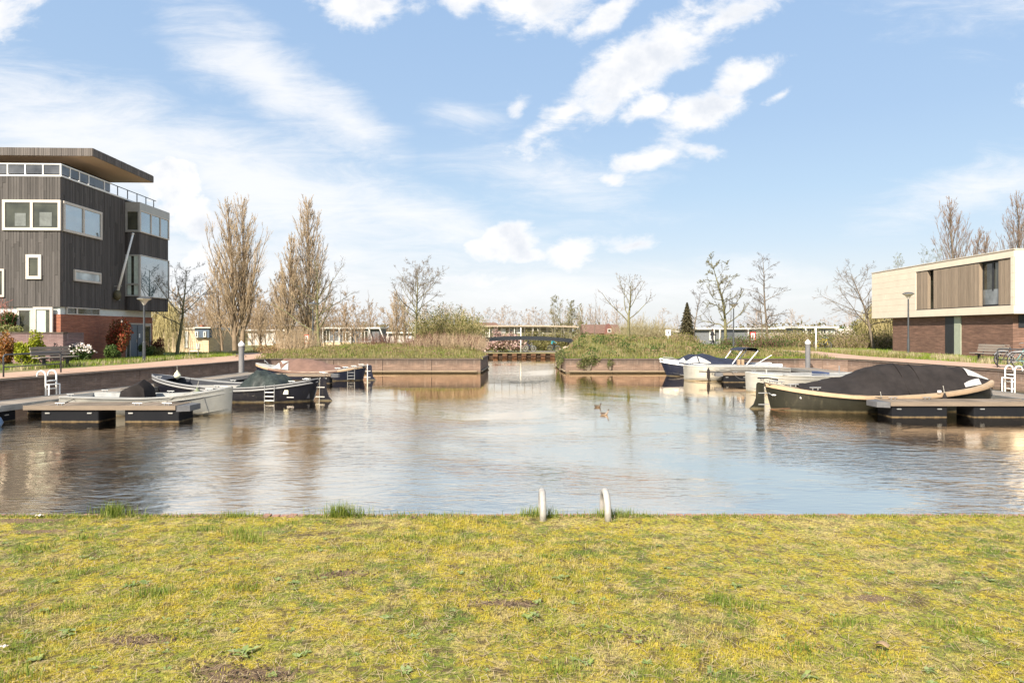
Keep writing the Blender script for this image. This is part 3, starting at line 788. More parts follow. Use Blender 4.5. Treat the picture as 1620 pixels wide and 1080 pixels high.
# bay
MB().box(.0, .78, 6.2, 9.9, 2.8, 9.2).build('bay_body', MATS['wall_core'], H)
cladding('bay_cladding', CLAD, 'y', 3.7, 2.8, 3.62, 0, H, org=(.78, 6.2), cuts=0)
cladding('bay_cladding', CLAD, 'y', 3.7, 6.12, 7.46, 0, H, org=(.78, 6.2), cuts=0)
cladding('bay_cladding', CLAD, 'x', .78, 6.12, 7.46, 0, H, org=(.78, 6.2), cuts=0)
cladding('bay_cladding', CLAD, 'x', .78, 2.8, 3.62, 0, H, org=(.78, 6.2), cuts=0)
MB().box(-.0, .86, 6.12, 9.95, 8.78, 9.24).build('bay_cap', METAL, H, bevel=.01)
win_y(H, 6.2, 9.9, 7.46, 8.78, .78, divs=(.36, .68), fr=.07, glass=GLSKY)
win_x(H, .0, .86, 7.46, 8.78, 6.2, fr=.12, frame=METAL)
win_y(H, 6.2, 9.9, 3.62, 6.12, .78, fr=.05, glass=GLSKY)
win_x(H, .0, .86, 3.62, 6.12, 6.2, fr=.09, frame=METAL, curtain=[(.12, .34), (.5, .76)])
MB().box(.0, .80, 6.06, 6.12, 4.3, 4.4).build('window_transom', METAL, H)
# door recess
MB().box(-.03, .03, 6.1, 9.25, 1.96, 2.04).build('door_lintel', METAL, H)
dd = MB().box(-.05, .012, 6.75, 8.3, -.2, 1.95).build('door', worn('door_grey', (.13, .15, .17), .5, var=.1), H)
MB().box(.012, .03, 7.50, 7.54, -.1, 1.9).build('door_edge', DARK, dd)
MB().box(.013, .05, 7.35, 7.42, .85, 1.05).build('handle', METAL, dd)
MB().box(.013, .02, 7.7, 7.85, 1.15, 1.4).build('notice', WHITE, dd)
win_y(H, 8.35, 9.2, -.2, 1.95, -.02, fr=.08, proud=.06, frame=METAL)
win_y(H, 6.2, 6.7, -.2, 1.95, -.02, fr=.07, proud=.06, frame=METAL)
# flag pole on the wall
fp = thing('flagpole', 'white angled flagpole with a dark round foot fixed to the timber side wall', 'flagpole', (-22.93, 39.4, 3.63))
MB().tube([(.12, 0, 0), (1.02, .05, 3.5)], [.075, .05], 10).build('pole', WHITE, fp, smooth=True)
MB().lathe([(.001, -.32), (.13, -.27), (.2, -.1), (.2, .08), (.12, .26), (.001, .3)], (.15, 0, 0), 14).build('foot', worn('olive_brown', (.10, .085, .045), .5), fp, smooth=True)
MB().lathe([(.001, -.03), (.07, 0), (.07, .05), (.001, .09)], (1.03, .05, 3.52), 10).build('tip', WHITE, fp, smooth=True)
MB().box(-.02, .4, -.02, .02, .5, .54).build('bracket', METAL, fp); MB().box(-.02, .3, -.02, .02, -.3, -.24).build('bracket', METAL, fp)
# garden wall and its planting
gw = thing('garden_wall', 'weathered purple brown brick garden wall in front of the timber house windows', 'garden wall', (-37, 33.0, 0))
BRG = brick('garden_brick', [(.27, .17, .155), (.21, .12, .115)], (.28, .22, .2), lime=(.48, .40, .42), stain=(.12, .09, .085), stain_z=(1.1, 1.6))
MB().box(0, 15.3, 0, .3, -.2, 1.46).build('wall_body', BRG, gw)
MB().box(-.03, 15.33, -.03, .33, 1.46, 1.52).build('capping', CONC, gw, bevel=.01)
MB().box(15.0, 15.3, .302, 1.6, -.2, 1.5).build('wall_return', BRG, gw)
kind(MB().box(-37, -22.9, 33.3, 34.4, .0, 1.2).build('terrace', worn('soil', (.08, .06, .04), .95)), 'structure')

# ================================================================== right stone house
H2 = thing('house', 'pale stone clad upper storey with timber shutters over a dark brick ground floor', 'house', (28.4, 38.6, 0), -.037)
STONE = worn('travertine', (.70, .60, .475), .7, var=.07, scale=.9, bump=.2, island=.05)
BRD = brick('dark_brick', [(.24, .135, .095), (.17, .095, .07)], (.17, .12, .095), bh=.055, bw=.24, lime=(.26, .16, .12))
SHUT = wood('shutter_timber', (.29, .225, .165), 2, var=.25, rough=.75, island=.14)
MB().box(.30, 12, .55, 13.8, -.2, 2.55).build('brick_base', BRD, H2)
core = worn('stone_joint', (.36, .30, .24), .9)
Z0, Z1 = 2.55, 6.18
MB().box(.45, 13, .45, 16.3, Z0 + .02, Z1 - .03).build('upper_body', core, H2)
MB().box(.0, .5, .0, .28, 3.04, 5.74).build('upper_pier', core, H2)
for z0, z1 in ((Z0 + .01, 3.03), (5.75, Z1 - .02)): MB().box(.03, .45, .03, 16.3, z0, z1).build('upper_beam', core, H2)
MB().box(.03, .45, 10.02, 16.3, 3.03, 5.75).build('upper_flank', core, H2)
MB().box(.449, 13, .03, .449, Z0 + .01, Z1 - .02).build('upper_front', core, H2)
rows_ = [(Z0, 3.03), (3.03, 3.485), (3.485, 3.94), (3.94, 4.395), (4.395, 4.85), (4.85, 5.30), (5.30, 5.75), (5.75, Z1)]
ri = 0
for (za, zb) in rows_:
    full = za < 3.0 or zb > 5.8
    rngs = [(0, 16.4)] if full else [(0, .28), (10.02, 16.4)]
    for (ya_, yb_) in rngs:
        y = ya_; first_ = True
        while y < yb_ - .05:
            L = 2.1 if not first_ else (2.1 if ri % 2 else 1.05)
            y2 = min(yb_, y + L)
            if yb_ - y2 < .3: y2 = yb_
            j = random.uniform(0, .004)
            MB().box(-.02 - j, .028, y + .003, y2 - .003, za + .004, zb - .004).build('stone_panel', STONE, H2)
            y = y2; first_ = False
    x = .03; first_ = True
    while x < 13:
        x2 = x + (2.1 if not first_ or ri % 2 else 1.05)
        MB().box(x + .003, x2 - .003, -.02 - random.uniform(0, .004), .028, za + .004, zb - .004).build('stone_panel', STONE, H2); x = x2; first_ = False
    ri += 1
MB().box(-.06, 13, -.06, 16.44, Z1, Z1 + .05).build('roof_edge', worn('roof_trim', (.6, .53, .44), .5), H2)
MB().box(-.0, 13, .0, 16.3, Z0 - .03, Z0 - .002).build('soffit', worn('soffit_dark', (.16, .13, .11), .8), H2)
# niche: reveals, shutters, glazing
NY0, NY1, NZ0, NZ1 = .30, 10.0, 3.05, 5.73
MB().box(.0, .44, NY0, NY1, NZ0 - .015, NZ0 + .02).build('niche_sill', DARK, H2)
MB().box(.0, .44, NY0, NY1, NZ1 - .02, NZ1 + .015).build('niche_head', DARK, H2)
def shutter(y0, y1, x0=.03, th=.2):
    sh = MB().box(x0 + .01, x0 + th, y0, y1, NZ0 + .03, NZ1 - .03).build('shutter', SHUT, H2)
    g = MB(); n = int((y1 - y0) / .11); w = (y1 - y0) / n
    for i in range(n): g.box(x0 - random.uniform(.006, .018), x0 + .012, y0 + i * w + .005, y0 + (i + 1) * w - .005, NZ0 + .03, NZ1 - .03)
    kind(g.build('slats', SHUT, sh), 'stuff')
shutter(8.62, 9.98); shutter(3.1, 7.9); shutter(.32, 1.38, x0=.05, th=.1)
MB().box(.34, .36, 7.6, 8.8, NZ0, NZ1).build('pane', GLASS, H2)
gw_ = MB().box(.22, .3, 1.3, 1.42, NZ0, NZ1).box(.22, .3, 3.0, 3.12, NZ0, NZ1).box(.22, .3, 1.42, 3.0, NZ1 - .12, NZ1 - .01).box(.22, .3, 1.42, 3.0, NZ0 + .021, NZ0 + .1).box(.2, .3, 2.05, 2.2, NZ0 + .9, NZ1 - .12).build('window', DARK, H2)
MB().box(.25, .27, 1.42, 3.0, NZ0 + .1, NZ1 - .12).build('pane', GLASS, gw_)
MB().box(.20, .21, 1.42, 3.0, NZ0 + .1, NZ0 + 1.0).build('guard_glass', glassy('guard_glass', (.16, .17, .17), 1.8, .08), gw_)
# ground floor door slot, post, vent window
d2 = MB().box(.26, .31, 6.0, 7.0, -.1, 2.5).build('door', DARK, H2)
MB().box(.24, .33, 5.3, 5.98, -.1, 2.5).build('door_panel', worn('pale_green', (.36, .38, .29), .6, var=.1), H2)
win_x(H2, .6, 3.2, 1.76, 2.5, .55, fr=.05, proud=.03, frame=DARK, glass=DARK)
MB().box(.33, .36, 13.6, 13.75, -.1, 2.5).build('downpipe', DARK, H2)

# ================================================================== floating docks
DECK = wood('deck_timber', (.21, .165, .125), 0, var=.3, rough=.8, island=.25)
FLOAT = None
m = MT('float_grey'); so = m.n('ShaderNodeSeparateXYZ'); m.l(m.tc.outputs['Object'], so.inputs[0])
zz = m.n('ShaderNodeMapRange'); m.l(m.math('ADD', so.outputs[2], m.math('MULTIPLY', m.noise(5, 5, .7, scl=(1, 1, .4)), .08)), zz.inputs[0]); zz.inputs[1].default_value = .03; zz.inputs[2].default_value = .075
cl = m.mix(zz.outputs[0], (.20, .15, .085), (.008, .009, .012)); cl = m.mix(m.math('MULTIPLY', m.noise(3, 6, .7, scl=(1, 1, .3)), .3), cl, (.03, .028, .025)); m.b.inputs['Specular IOR Level'].default_value = .06; m.col(cl); m.rough(.75); m.bump(m.noise(20, 4), .3, .01); FLOAT = m.m
GALV = worn('galvanised', (.36, .36, .35), .4, .6, var=.15)
DZ = .43
def dock_float(parent, x0, x1, y0, y1, top=.34):
    b = MB().box(x0, x1, y0, y1, -.25, top).build('float', FLOAT, parent, bevel=.035)
    for x in (x0 + (x1 - x0) * .12, x0 + (x1 - x0) * .85):
        MB().box(x - .06, x + .06, y0 - .03, y0 + .01, top - .12, top - .09).build('bracket', GALV, b)
def cleat(parent, x, y, z, s=1.0):
    MB().box(x - .07 * s, x - .05 * s, y - .015, y + .015, z, z + .05 * s).box(x + .05 * s, x + .07 * s, y - .015, y + .015, z, z + .05 * s).tube([(x - .13 * s, y, z + .06 * s), (x + .13 * s, y, z + .06 * s)], .014 * s, 6).build('cleat', GALV, parent)
def finger(name, label, x0, x1, y0, y1, floats, tipside, cleats=()):
    d = thing(name, label, 'jetty', (x0, y0, WATER))
    L = x1 - x0; W = y1 - y0
    g = MB(); n = int(L / .145)
    for i in range(n): g.box(i * .145 + .004, i * .145 + .139, .045, W - .045, DZ - .028 + random.uniform(-.002, .002), DZ + random.uniform(-.002, .002))
    kind(g.build('deck_plank', DECK, d), 'stuff')
    MB().box(0, L, 0, .04, DZ - .11, DZ + .012).build('side_beam', DECK, d, bevel=.006)
    MB().box(0, L, W - .04, W, DZ - .11, DZ + .012).build('side_beam', DECK, d, bevel=.006)
    ex = L if tipside > 0 else -.0
    s = tipside
    MB().prism([(ex, .03), (ex + s * .32, .16), (ex + s * .32, W - .16), (ex, W - .03)][::(1 if s > 0 else -1)], DZ - .16, DZ).build('end_fender', worn('rubber_grey', (.10, .10, .105), .7), d, bevel=.01)
    for (a_, b_) in floats: dock_float(d, a_ - x0, b_ - x0, .06, W - .06)
    for cx, cy in cleats: cleat(d, cx, cy, DZ)
    return d
finger('jetty', 'short timber finger jetty on two dark floats beside the silver boat on the left', -13.15, -9.05, 18.35, 19.3, [(-12.7, -11.15), (-10.45, -8.98)], 1, [(.9, .15), (3.0, .15), (3.8, .15)])
finger('jetty', 'timber finger jetty on dark floats in front of the big boat with the black cover', 10.72, 15.05, 19.3, 20.2, [(10.78, 12.35), (13.1, 15.0)], -1, [(1.5, .8), (.5, .8)])
finger('jetty', 'small finger jetty between the navy covered boat and the silver boat with lettering', 10.0, 15.05, 32.3, 32.85, [(10.05, 11.2), (13.4, 14.9)], -1, [(.6, .15)])
finger('jetty', 'far finger jetty between the black sloop and the boat with the brown canvas hood', -11.9, -8.4, 31.6, 32.2, [(-9.7, -8.45), (-11.7, -10.8)], 1, [(3.2, .15), (3.0, .4)])
def walkway(label, near, far, W, side):
    near, far = Vector(near), Vector(far); d = far - near; L = d.length; an = math.atan2(d.y, d.x)
    t = thing('walkway', label, 'floating walkway', (near.x, near.y, WATER), an)
    g = MB()
    for i in range(int(L / .145)): g.box(i * .145 + .004, i * .145 + .139, .05, W - .05, DZ - .028 + random.uniform(-.002, .002), DZ + random.uniform(-.002, .002))
    kind(g.build('deck_plank', wood('deck_grey', (.25, .21, .17), 1, var=.3, rough=.85, island=.25), t), 'stuff')
    MB().box(0, L, 0, .045, DZ - .14, DZ + .02).build('side_rail', GALV, t); MB().box(0, L, W - .045, W, DZ - .14, DZ + .02).build('side_rail', GALV, t)
    k = 0.6
    while k < L - 2: dock_float(t, k, k + 2.0, .08, W - .08, .28); k += 3.4
    return t
walkway('long grey planked walkway floating along the left quay wall', (-14.25, 14.5), (-13.25, 20.0), -0.0 + 1.2, 1) if False else None
walkway('long grey planked walkway floating along the left quay wall', (-14.0, 16.2), (-12.35, 26.0), 1.2, 1)
walkway('far end of the grey floating walkway that stops at the left mooring post', (-12.33, 26.1), (-11.65, 33.0), 1.2, 1)
walkway('long grey planked walkway floating along the right quay wall behind the moored boats', (16.3, 14.0), (16.1, 37.0), 1.2, 1)
# mooring posts
for (px, Y, top, lab) in ((382, 33.9, .97, 'tall grey mooring post with white pointed cap at the end of the left walkway'), (1278, 37.4, 1.0, 'tall grey mooring post with white pointed cap behind the boats on the right')):
    t = thing('mooring_post', lab, 'mooring post', (PX(px, Y), Y, -2.4), group='mooring posts')
    MB().lathe([(.13, 0), (.13, top + 2.4 - .13)], k=20).build('post', worn('post_grey', (.17, .165, .165), .6, var=.2, scale=2), t, auto=40)
    MB().lathe([(.15, top + 2.4 - .13), (.15, top + 2.4 - .04), (.02, top + 2.4 + .11)], k=20).build('cap', WHITE, t, auto=30)
    MB().lathe([(.2, 2.4 - .62), (.2, 2.4 - .5)], k=16).build('collar', GALV, t)

# ================================================================== ladders
def hoop_ladder(label, x, y, ang, w=.45, hoop=.22, r=.024, mat=WHITE, depth=-1.5):
    """stands on the wall edge at x,y,0; local +y is out over the water"""
    t = thing('swim_ladder', label, 'ladder', (x, y, 0), ang)
    for s in (-1, 1):
        pts = [(s * w / 2, .09, depth), (s * w / 2, .09, 0)]
        pts += [(s * w / 2, .09 - .17 + .17 * math.cos(a), hoop - .17 + .17 * math.sin(a) * 1.0) for a in np.linspace(0, math.pi * .95, 9)]
        if hoop < .3: pts.append((s * w / 2, -.25, -.02))
        MB().tube(pts, r, 10).build('rail', mat, t, smooth=True)
    for z in np.arange(-.15, depth, -.28): MB().tube([(-w / 2, .09, z), (w / 2, .09, z)], r * .8, 8).build('rung', mat, t, smooth=True)
    return t
hoop_ladder('white swimming ladder whose two hoops rise over the lawn edge in front', .538, NEAR_Y, 0, w=.55, hoop=.215, r=.029, mat=worn('hoop_grey', (.40, .37, .33), .45, .2, var=.3, scale=7))
def wall_ladder(label, x, y, ang):
    t = hoop_ladder(label, x, y, ang, w=.45, hoop=.2, r=.028)
    for s in (-1, 1):
        MB().tube([(s * .225 , -.0 + .22, -1.4), (s * .225, .22, -.27)], .024, 8).build('step_post', WHITE, t, smooth=True)
    MB().box(-.24, .24, .1, .24, -.29, -.26).build('step', WHITE, t)
wall_ladder('white ladder with curled tops on the left quay wall below the black railing', -16.25, 23.95, R(-90) - .17)
wall_ladder('white ladder with curled tops on the right quay wall by the parked bicycles', 19.92, 27.2, R(90) + .12)

# ================================================================== street furniture
DG = worn('lamp_grey', (.085, .09, .095), .5, .3, var=.15)
LG = worn('lamp_glass', (.55, .52, .46), .25, var=.08)
def lamp(label, x, y, h, z=0.0):
    t = thing('street_lamp', label, 'street lamp', (x, y, z), group='saucer shaped street lamps')
    MB().lathe([(.075, -.1), (.075, 1.0), (.055, 1.03), (.045, h - .35)], k=12).build('pole', DG, t, auto=30)
    MB().lathe([(.05, h - .35), (.07, h - .3), (.2, h - .12), (.33, h - .05), (.34, h - .02)], k=20).build('bowl', LG, t, auto=40)
    MB().lathe([(.35, h - .022), (.35, h), (.2, h + .07), (.001, h + .09)], k=20).build('cover', DG, t, auto=40)
lamp('street lamp in front of the red leaved bush at the timber house', PX(228, 35), 35, 3.25)
lamp('dark street lamp on the grassy bank beside the twin poplars', PX(495, 50), 50, 3.55, .0)
lamp('street lamp in the grass next to the tall tree with ivy and the walking person', PX(1160.5, 53), 53, 3.6, .05)
lamp('street lamp in front of the pale stone house', PX(1437, 44), 44, 3.97)
def bench(label, x, y, ang, L=1.9):
    t = thing('park_bench', label, 'bench', (x, y, 0), ang, group='timber benches facing the water')
    BW = wood('bench_wood', (.33, .285, .235), 0, rough=.8)
    for i in range(3): MB().box(-L / 2, L / 2, .0 + i * .15, .13 + i * .15, .43, .47).build('slat', BW, t, bevel=.006)
    for i in range(3): MB().box(-L / 2, L / 2, -.06 - i * .03, -.02 - i * .03, .53 + i * .13, .64 + i * .13).build('backrest_slat', BW, t, bevel=.006)
    for s in (-L * .3, L * .3):
        MB().box(s - .04, s + .04, .05, .4, .38, .43).box(s - .035, s + .035, .14, .26, -.05, .38).build('leg', DARK, t)
        MB().bar((s, -.0, .36), (s, -.15, .92), .05, .03).build('back_support', DARK, t)
bench('weathered grey bench in front of the garden wall on the left path', -19.95, 29.6, R(-90) - .19, 2.0)
bench('weathered bench against the dark brick wall of the stone house on the right', 24.1, 34.3, R(90) + .06, 2.0)
def railing(label, x, y, ang, L, h=.78):
    t = thing('railing', label, 'railing', (x, y, 0), ang)
    rr = .05
    pts = [(0, 0, -.05), (0, 0, h - .1)] + [(.1 - .1 * math.cos(a), 0, h - .1 + .1 * math.sin(a)) for a in np.linspace(.3, math.pi / 2, 4)]
    pts += [(L - .1 + .1 * math.sin(a), 0, h - .1 + .1 * math.cos(a)) for a in np.linspace(0, math.pi / 2 - .1, 4)] + [(L, 0, -.05)]
    MB().tube(pts, .027, 10).build('frame', DG, t, smooth=True)
    MB().tube([(0.02, 0, h * .45), (L - .02, 0, h * .45)], .02, 8).build('mid_rail', DG, t, smooth=True)
railing('black tubular railing at the quay edge above the left ladder', PX(5.5, 23.3), 23.3, math.atan2(25.9 - 23.3, PX(96, 25.9) - PX(5.5, 23.3)), 2.62)
railing('black tubular railing at the right quay edge in front of the teal bicycles', PX(1578, 29.3), 29.3, math.atan2(-3.1, .45), 3.1, .82)
# low frame on the grass
t = thing('bicycle_rack', 'pale thin metal frame standing at the grass edge beside the left path', 'rack', (PX(297, 39), 39.2, 0))
MB().tube([(0, 0, -.05), (0, 0, .6), (.5, 0, .6), (.5, 0, -.05)], .02, 8).build('frame', GALV, t); MB().tube([(0, 0, .42), (.5, 0, .42)], .014, 6).build('cross_bar', GALV, t)
# signs
def sign(name, label, px, Y, pytop, pybot, w, h, board, rim=None, mark=None, z=None):
    z0 = PZ(pybot, Y) if z is None else z; z1 = PZ(pytop, Y)
    t = thing(name, label, 'sign', (PX(px, Y), Y, z0))
    MB().tube([(0, .03, -.3), (0, .03, z1 - z0 - h * .2)], .035, 8).build('pole', WHITE, t, smooth=True)
    MB().box(-w / 2, w / 2, -.012, .012, z1 - z0 - h, z1 - z0).build('board', rim or board, t)
    if rim: MB().box(-w / 2 + w * .16, w / 2 - w * .16, -.018, -.013, z1 - z0 - h * .88, z1 - z0 - h * .12).build('panel', board, t)
    if mark:
        MB().box(-w * .08, w * .12, -.024, -.019, z1 - z0 - h * .72, z1 - z0 - h * .28).build('symbol', mark, t)
    return t
RED = worn('sign_red', (.55, .03, .03), .5, var=.05); SW = worn('sign_white', (.8, .78, .76), .5, var=.03); BLK = worn('sign_black', (.03, .03, .035), .5)
sign('waterway_sign', 'small rectangular sign with a red border beside the lamp on the left bank', 485, 52, 529, 556, .34, .7, SW, RED, BLK)
sign('round_sign', 'white sign board on a thin white pole on the mound near the dark conifer', 1057, 50, 521.5, 541, .36, .42, SW, None, BLK)
sign('warning_sign', 'red and white sign on a pole between the two tall bare trees on the right', 1191, 60, 525, 556, .5, .85, SW, RED, RED)
t = thing('marker_pole', 'bare white pole at the path bend in front of the grey slanted house front', 'pole', (PX(1291, 52), 52, 0)); MB().tube([(0, 0, -.2), (0, 0, PZ(518, 52))], .045, 8).build('pole', WHITE, t, smooth=True)
t = thing('marker_pole', 'tall white pole standing on the low bank behind the footbridge', 'pole', (PX(824, 64), 64, -.6)); MB().tube([(0, 0, -.2), (0, 0, PZ(518, 64) + .6)], .05, 8).build('pole', WHITE, t, smooth=True)

# ================================================================== footbridge
BY = 57.0
fb_ = thing('footbridge', 'slender arched footbridge with a dark steel beam and pale handrail over the channel', 'footbridge', (0, BY, 0))
def bz(px): # underside/top of the deck by pixel column
    t = (px - 828) / 84.0; return PZ(532.3 + 5.2 * t * t, BY)
cols_ = np.linspace(742, 914, 25)
g = MB()
P = [[(PX(c, BY), -.9, bz(c)), (PX(c, BY), .9, bz(c)), (PX(c, BY), .9, bz(c) - .06), (PX(c, BY), -.9, bz(c) - .06), (PX(c, BY), -.9, bz(c))] for c in cols_]
g.grid(P).build('deck', worn('bridge_deck', (.16, .13, .10), .8), fb_)
STEEL = worn('bridge_steel', (.022, .026, .031), .5, .2, var=.15)
for yy in (-.95, .95):
    P = [[(PX(c, BY), yy - .04, bz(c) + .04), (PX(c, BY), yy + .04, bz(c) + .04), (PX(c, BY), yy + .04, bz(c) - .27), (PX(c, BY), yy - .04, bz(c) - .27), (PX(c, BY), yy - .04, bz(c) + .04)] for c in cols_]
    MB().grid(P).build('beam', STEEL, fb_)
    def rz(c): t = (c - 828) / 86.0; return PZ(515.6 + 1.6 * t * t, BY)
    P = [[(PX(c, BY), yy - .04, rz(c) + .04), (PX(c, BY), yy + .04, rz(c) + .04), (PX(c, BY), yy + .04, rz(c) - .04), (PX(c, BY), yy - .04, rz(c) - .04), (PX(c, BY), yy - .04, rz(c) + .04)] for c in cols_]
    MB().grid(P).build('handrail', worn('rail_cream', (.36, .29, .21), .5), fb_)
    for c in np.arange(746, 913, 12.0): MB().box(PX(c, BY) - .010, PX(c, BY) + .010, yy - .012, yy + .012, bz(c), rz(c) - .04).build('baluster', worn('rail_thin', (.16, .14, .11), .5), fb_)
    for k in (.3, .55, .8):
        MB().tube([(PX(c, BY), yy, bz(c) * (1 - k) + rz(c) * k) for c in cols_], .007, 4).build('wire', MATS['rail_thin'], fb_)
for c, s in ((744, 1), (906, -1)):
    MB().box(PX(c, BY) - .35, PX(c, BY) + .35, -1.0, 1.0, -.9, bz(c) - .25).build('abutment', worn('abutment', (.10, .08, .07), .85, var=.3), fb_, bevel=.02)
g1 = np.random.default_rng(5)
def rubble(x0, x1, y0, y1, n):
    g = MB()
    for i in range(n):
        x = g1.uniform(x0, x1); y = g1.uniform(y0, y1); s = g1.uniform(.12, .26); z = float(height(x, y))
        M = Matrix.Translation((x, y, z + s * .3)) @ Euler(tuple(g1.uniform(0, 6, 3))).to_matrix().to_4x4() @ Matrix.Diagonal((s, s * g1.uniform(.6, 1), s * g1.uniform(.5, .9), 1))
        bm = bmesh.new(); bmesh.ops.create_icosphere(bm, subdivisions=1, radius=1, matrix=M)
        g.add([v.co[:] for v in bm.verts], [tuple(v.index for v in f.verts) for f in bm.faces]); bm.free()
    return g
kind(rubble(4.0, 6.4, 50, 58.5, 330).build('rubble', worn('rubble_stone', (.50, .38, .30), .85, var=.3, scale=2, island=.35)), 'stuff')
kind(rubble(-4.9, -2.7, 50, 58.5, 260).build('rubble', MATS['rubble_stone']), 'stuff')
# ================================================================== boats
def boat_shape(L, B, sheer, bow_full=2.2, stern_full=2.2, pointed=True, draft=.35, p=2.3, rake=.25, flare=0.0, tr=.75):
    """returns f(t, s, off) -> local point on the outer skin. t 0 stern..1 bow, s -1..1 across (gunwale to gunwale round the keel)"""
    sb, sm, sw = sheer     # stern, mid, bow freeboard above water
    def half(t):
        if t > .45: k = (t - .45) / .55; h = (1 - k ** bow_full) ** .62 if k < 1 else 0
        else:
            k = (.45 - t) / .45; h = (1 - k ** stern_full) ** .6 if pointed else 1 - (1 - tr) * k ** 2
            if pointed and k >= 1: h = 0
        return max(0.0, B / 2 * h)
    def zs(t):
        return sm + (sb - sm) * ((.45 - t) / .45) ** 2 if t < .45 else sm + (sw - sm) * ((t - .45) / .55) ** 2
    def xk(t, dep):   # raked ends: lower points draw in
        x = t * L
        if t > .7: x -= rake * ((t - .7) / .3) ** 2 * dep
        if pointed and t < .3: x += rake * ((.3 - t) / .3) ** 2 * dep
        return x
    def pt(t, a, off=0.0):  # a in 0..pi/2 (0 gunwale, pi/2 keel); off insets
        h = max(0.0, half(t) - off); z1 = zs(t); z0 = -draft
        c = max(0, math.cos(a)) ** (2 / p); s_ = math.sin(a) ** (2 / p)
        y = h * c * (1 - flare * s_); dep = s_
        return xk(t, dep), y, z1 + (z0 - z1) * s_
    return dict(L=L, B=B, half=half, zs=zs, pt=pt, xk=xk, pointed=pointed)
TS = [0, .01, .03, .06, .1, .15, .22, .3, .38, .45, .53, .6, .68, .75, .82, .88, .93, .965, .985, 1.0]
AS = [0, .12, .3, .5, .7, .9, 1.1, 1.3, 1.45, math.pi / 2]
def hull_mesh(S, name, mat, root, a0=0, a1=math.pi / 2, smooth=60):
    rows_ = []
    for t in TS:
        r_ = [S['pt'](t, a) for a in AS if a0 <= a <= a1]
        rows_.append([(x, y, z) for x, y, z in r_] + [(x, -y, z) for x, y, z in r_[::-1]][(1 if a1 >= 1.57 else 0):])
    g = MB().grid(rows_)
    if not S['pointed']:
        g.add(rows_[0], [tuple(range(len(rows_[0])))])
    return g.build(name, mat, root, auto=smooth)
def inner(S, root, mat, floor=.08, t0=.04, t1=.95, off=.09, fmat=None):
    ts = [t0 + (t1 - t0) * i / 18 for i in range(19)]
    for s in (1, -1):
        P = [[(t * S['L'], s * max(0, S['half'](t) - .02), S['zs'](t) - .005), (t * S['L'], s * max(0, S['half'](t) - off), S['zs'](t) - .01), (t * S['L'], s * max(0, S['half'](t) - off - .1), floor)] for t in ts]
        MB().grid(P).build('inner_side', mat, root, auto=50)
    P = [[(t * S['L'], s * max(0, S['half'](t) - off - .09), floor + .01) for s in (-1, 1)] for t in ts]
    MB().grid(P).build('floor', fmat or mat, root)
def rub(S, name, root, mat, z=-.07, w=.035, h=.05, t0=0.0, t1=1.0, k=6, dz=0):
    ts = [t0 + (t1 - t0) * (i / 30) for i in range(31)]
    for s in (1, -1):
        P = []
        for t in ts:
            x = S['xk'](t, -z / (S['zs'](t) + .35)); y = S['half'](t); zz = S['zs'](t) + z
            P.append([(x, s * (y - .01), zz - h / 2), (x, s * (y + w), zz - h / 2), (x, s * (y + w * 1.15), zz), (x, s * (y + w), zz + h / 2), (x, s * (y - .01), zz + h / 2)])
        MB().grid(P).build(name, mat, root, auto=60)
def gunwale(S, root, mat, w=.12, t0=0.0, t1=1.0, lift=.012, name='gunwale'):
    ts = [t0 + (t1 - t0) * (i / 30) for i in range(31)]
    for s in (1, -1):
        P = [[(t * S['L'], s * (S['half'](t) + .02), S['zs'](t) - .02), (t * S['L'], s * (S['half'](t) + .02), S['zs'](t) + lift), (t * S['L'], s * max(0, S['half'](t) - w), S['zs'](t) + lift), (t * S['L'], s * max(0, S['half'](t) - w), S['zs'](t) - .03)] for t in ts]
        MB().grid(P).build(name, mat, root, auto=40)
def deck(S, root, mat, t0, t1, name='foredeck', lift=.006, camber=.03):
    ts = [t0 + (t1 - t0) * i / 10 for i in range(11)]
    P = [[(t * S['L'], s * max(0, S['half'](t) - .04), S['zs'](t) + lift + camber * (1 - s * s)) for s in (-1, -.5, 0, .5, 1)] for t in ts]
    return MB().grid(P).build(name, mat, root, auto=40)
def cover_fn(S, prof, spread=2.0, sink=.02, inset=0.0):
    """prof: list of (t, crest height above water). returns point on cloth"""
    tt = [a for a, _ in prof]; hh_ = [b_ for _, b_ in prof]
    def f(t, s, off=0.0):
        h = float(np.interp(t, tt, hh_)); zs = S['zs'](t) - sink; hb = max(.03, S['half'](t) + .045 - inset * min(1, max(0, (t - .42) / .15)))
        pw = spread
        y = hb * s; z = zs + (max(h, zs + .01) - zs) * (1 - abs(s) ** pw)
        z -= .02 * math.sin(t * 40) * (1 - abs(s)) * (1 if h - zs > .2 else .2)
        return Vector((t * S['L'], y * (1 + off), z + off * 1.0))
    return f
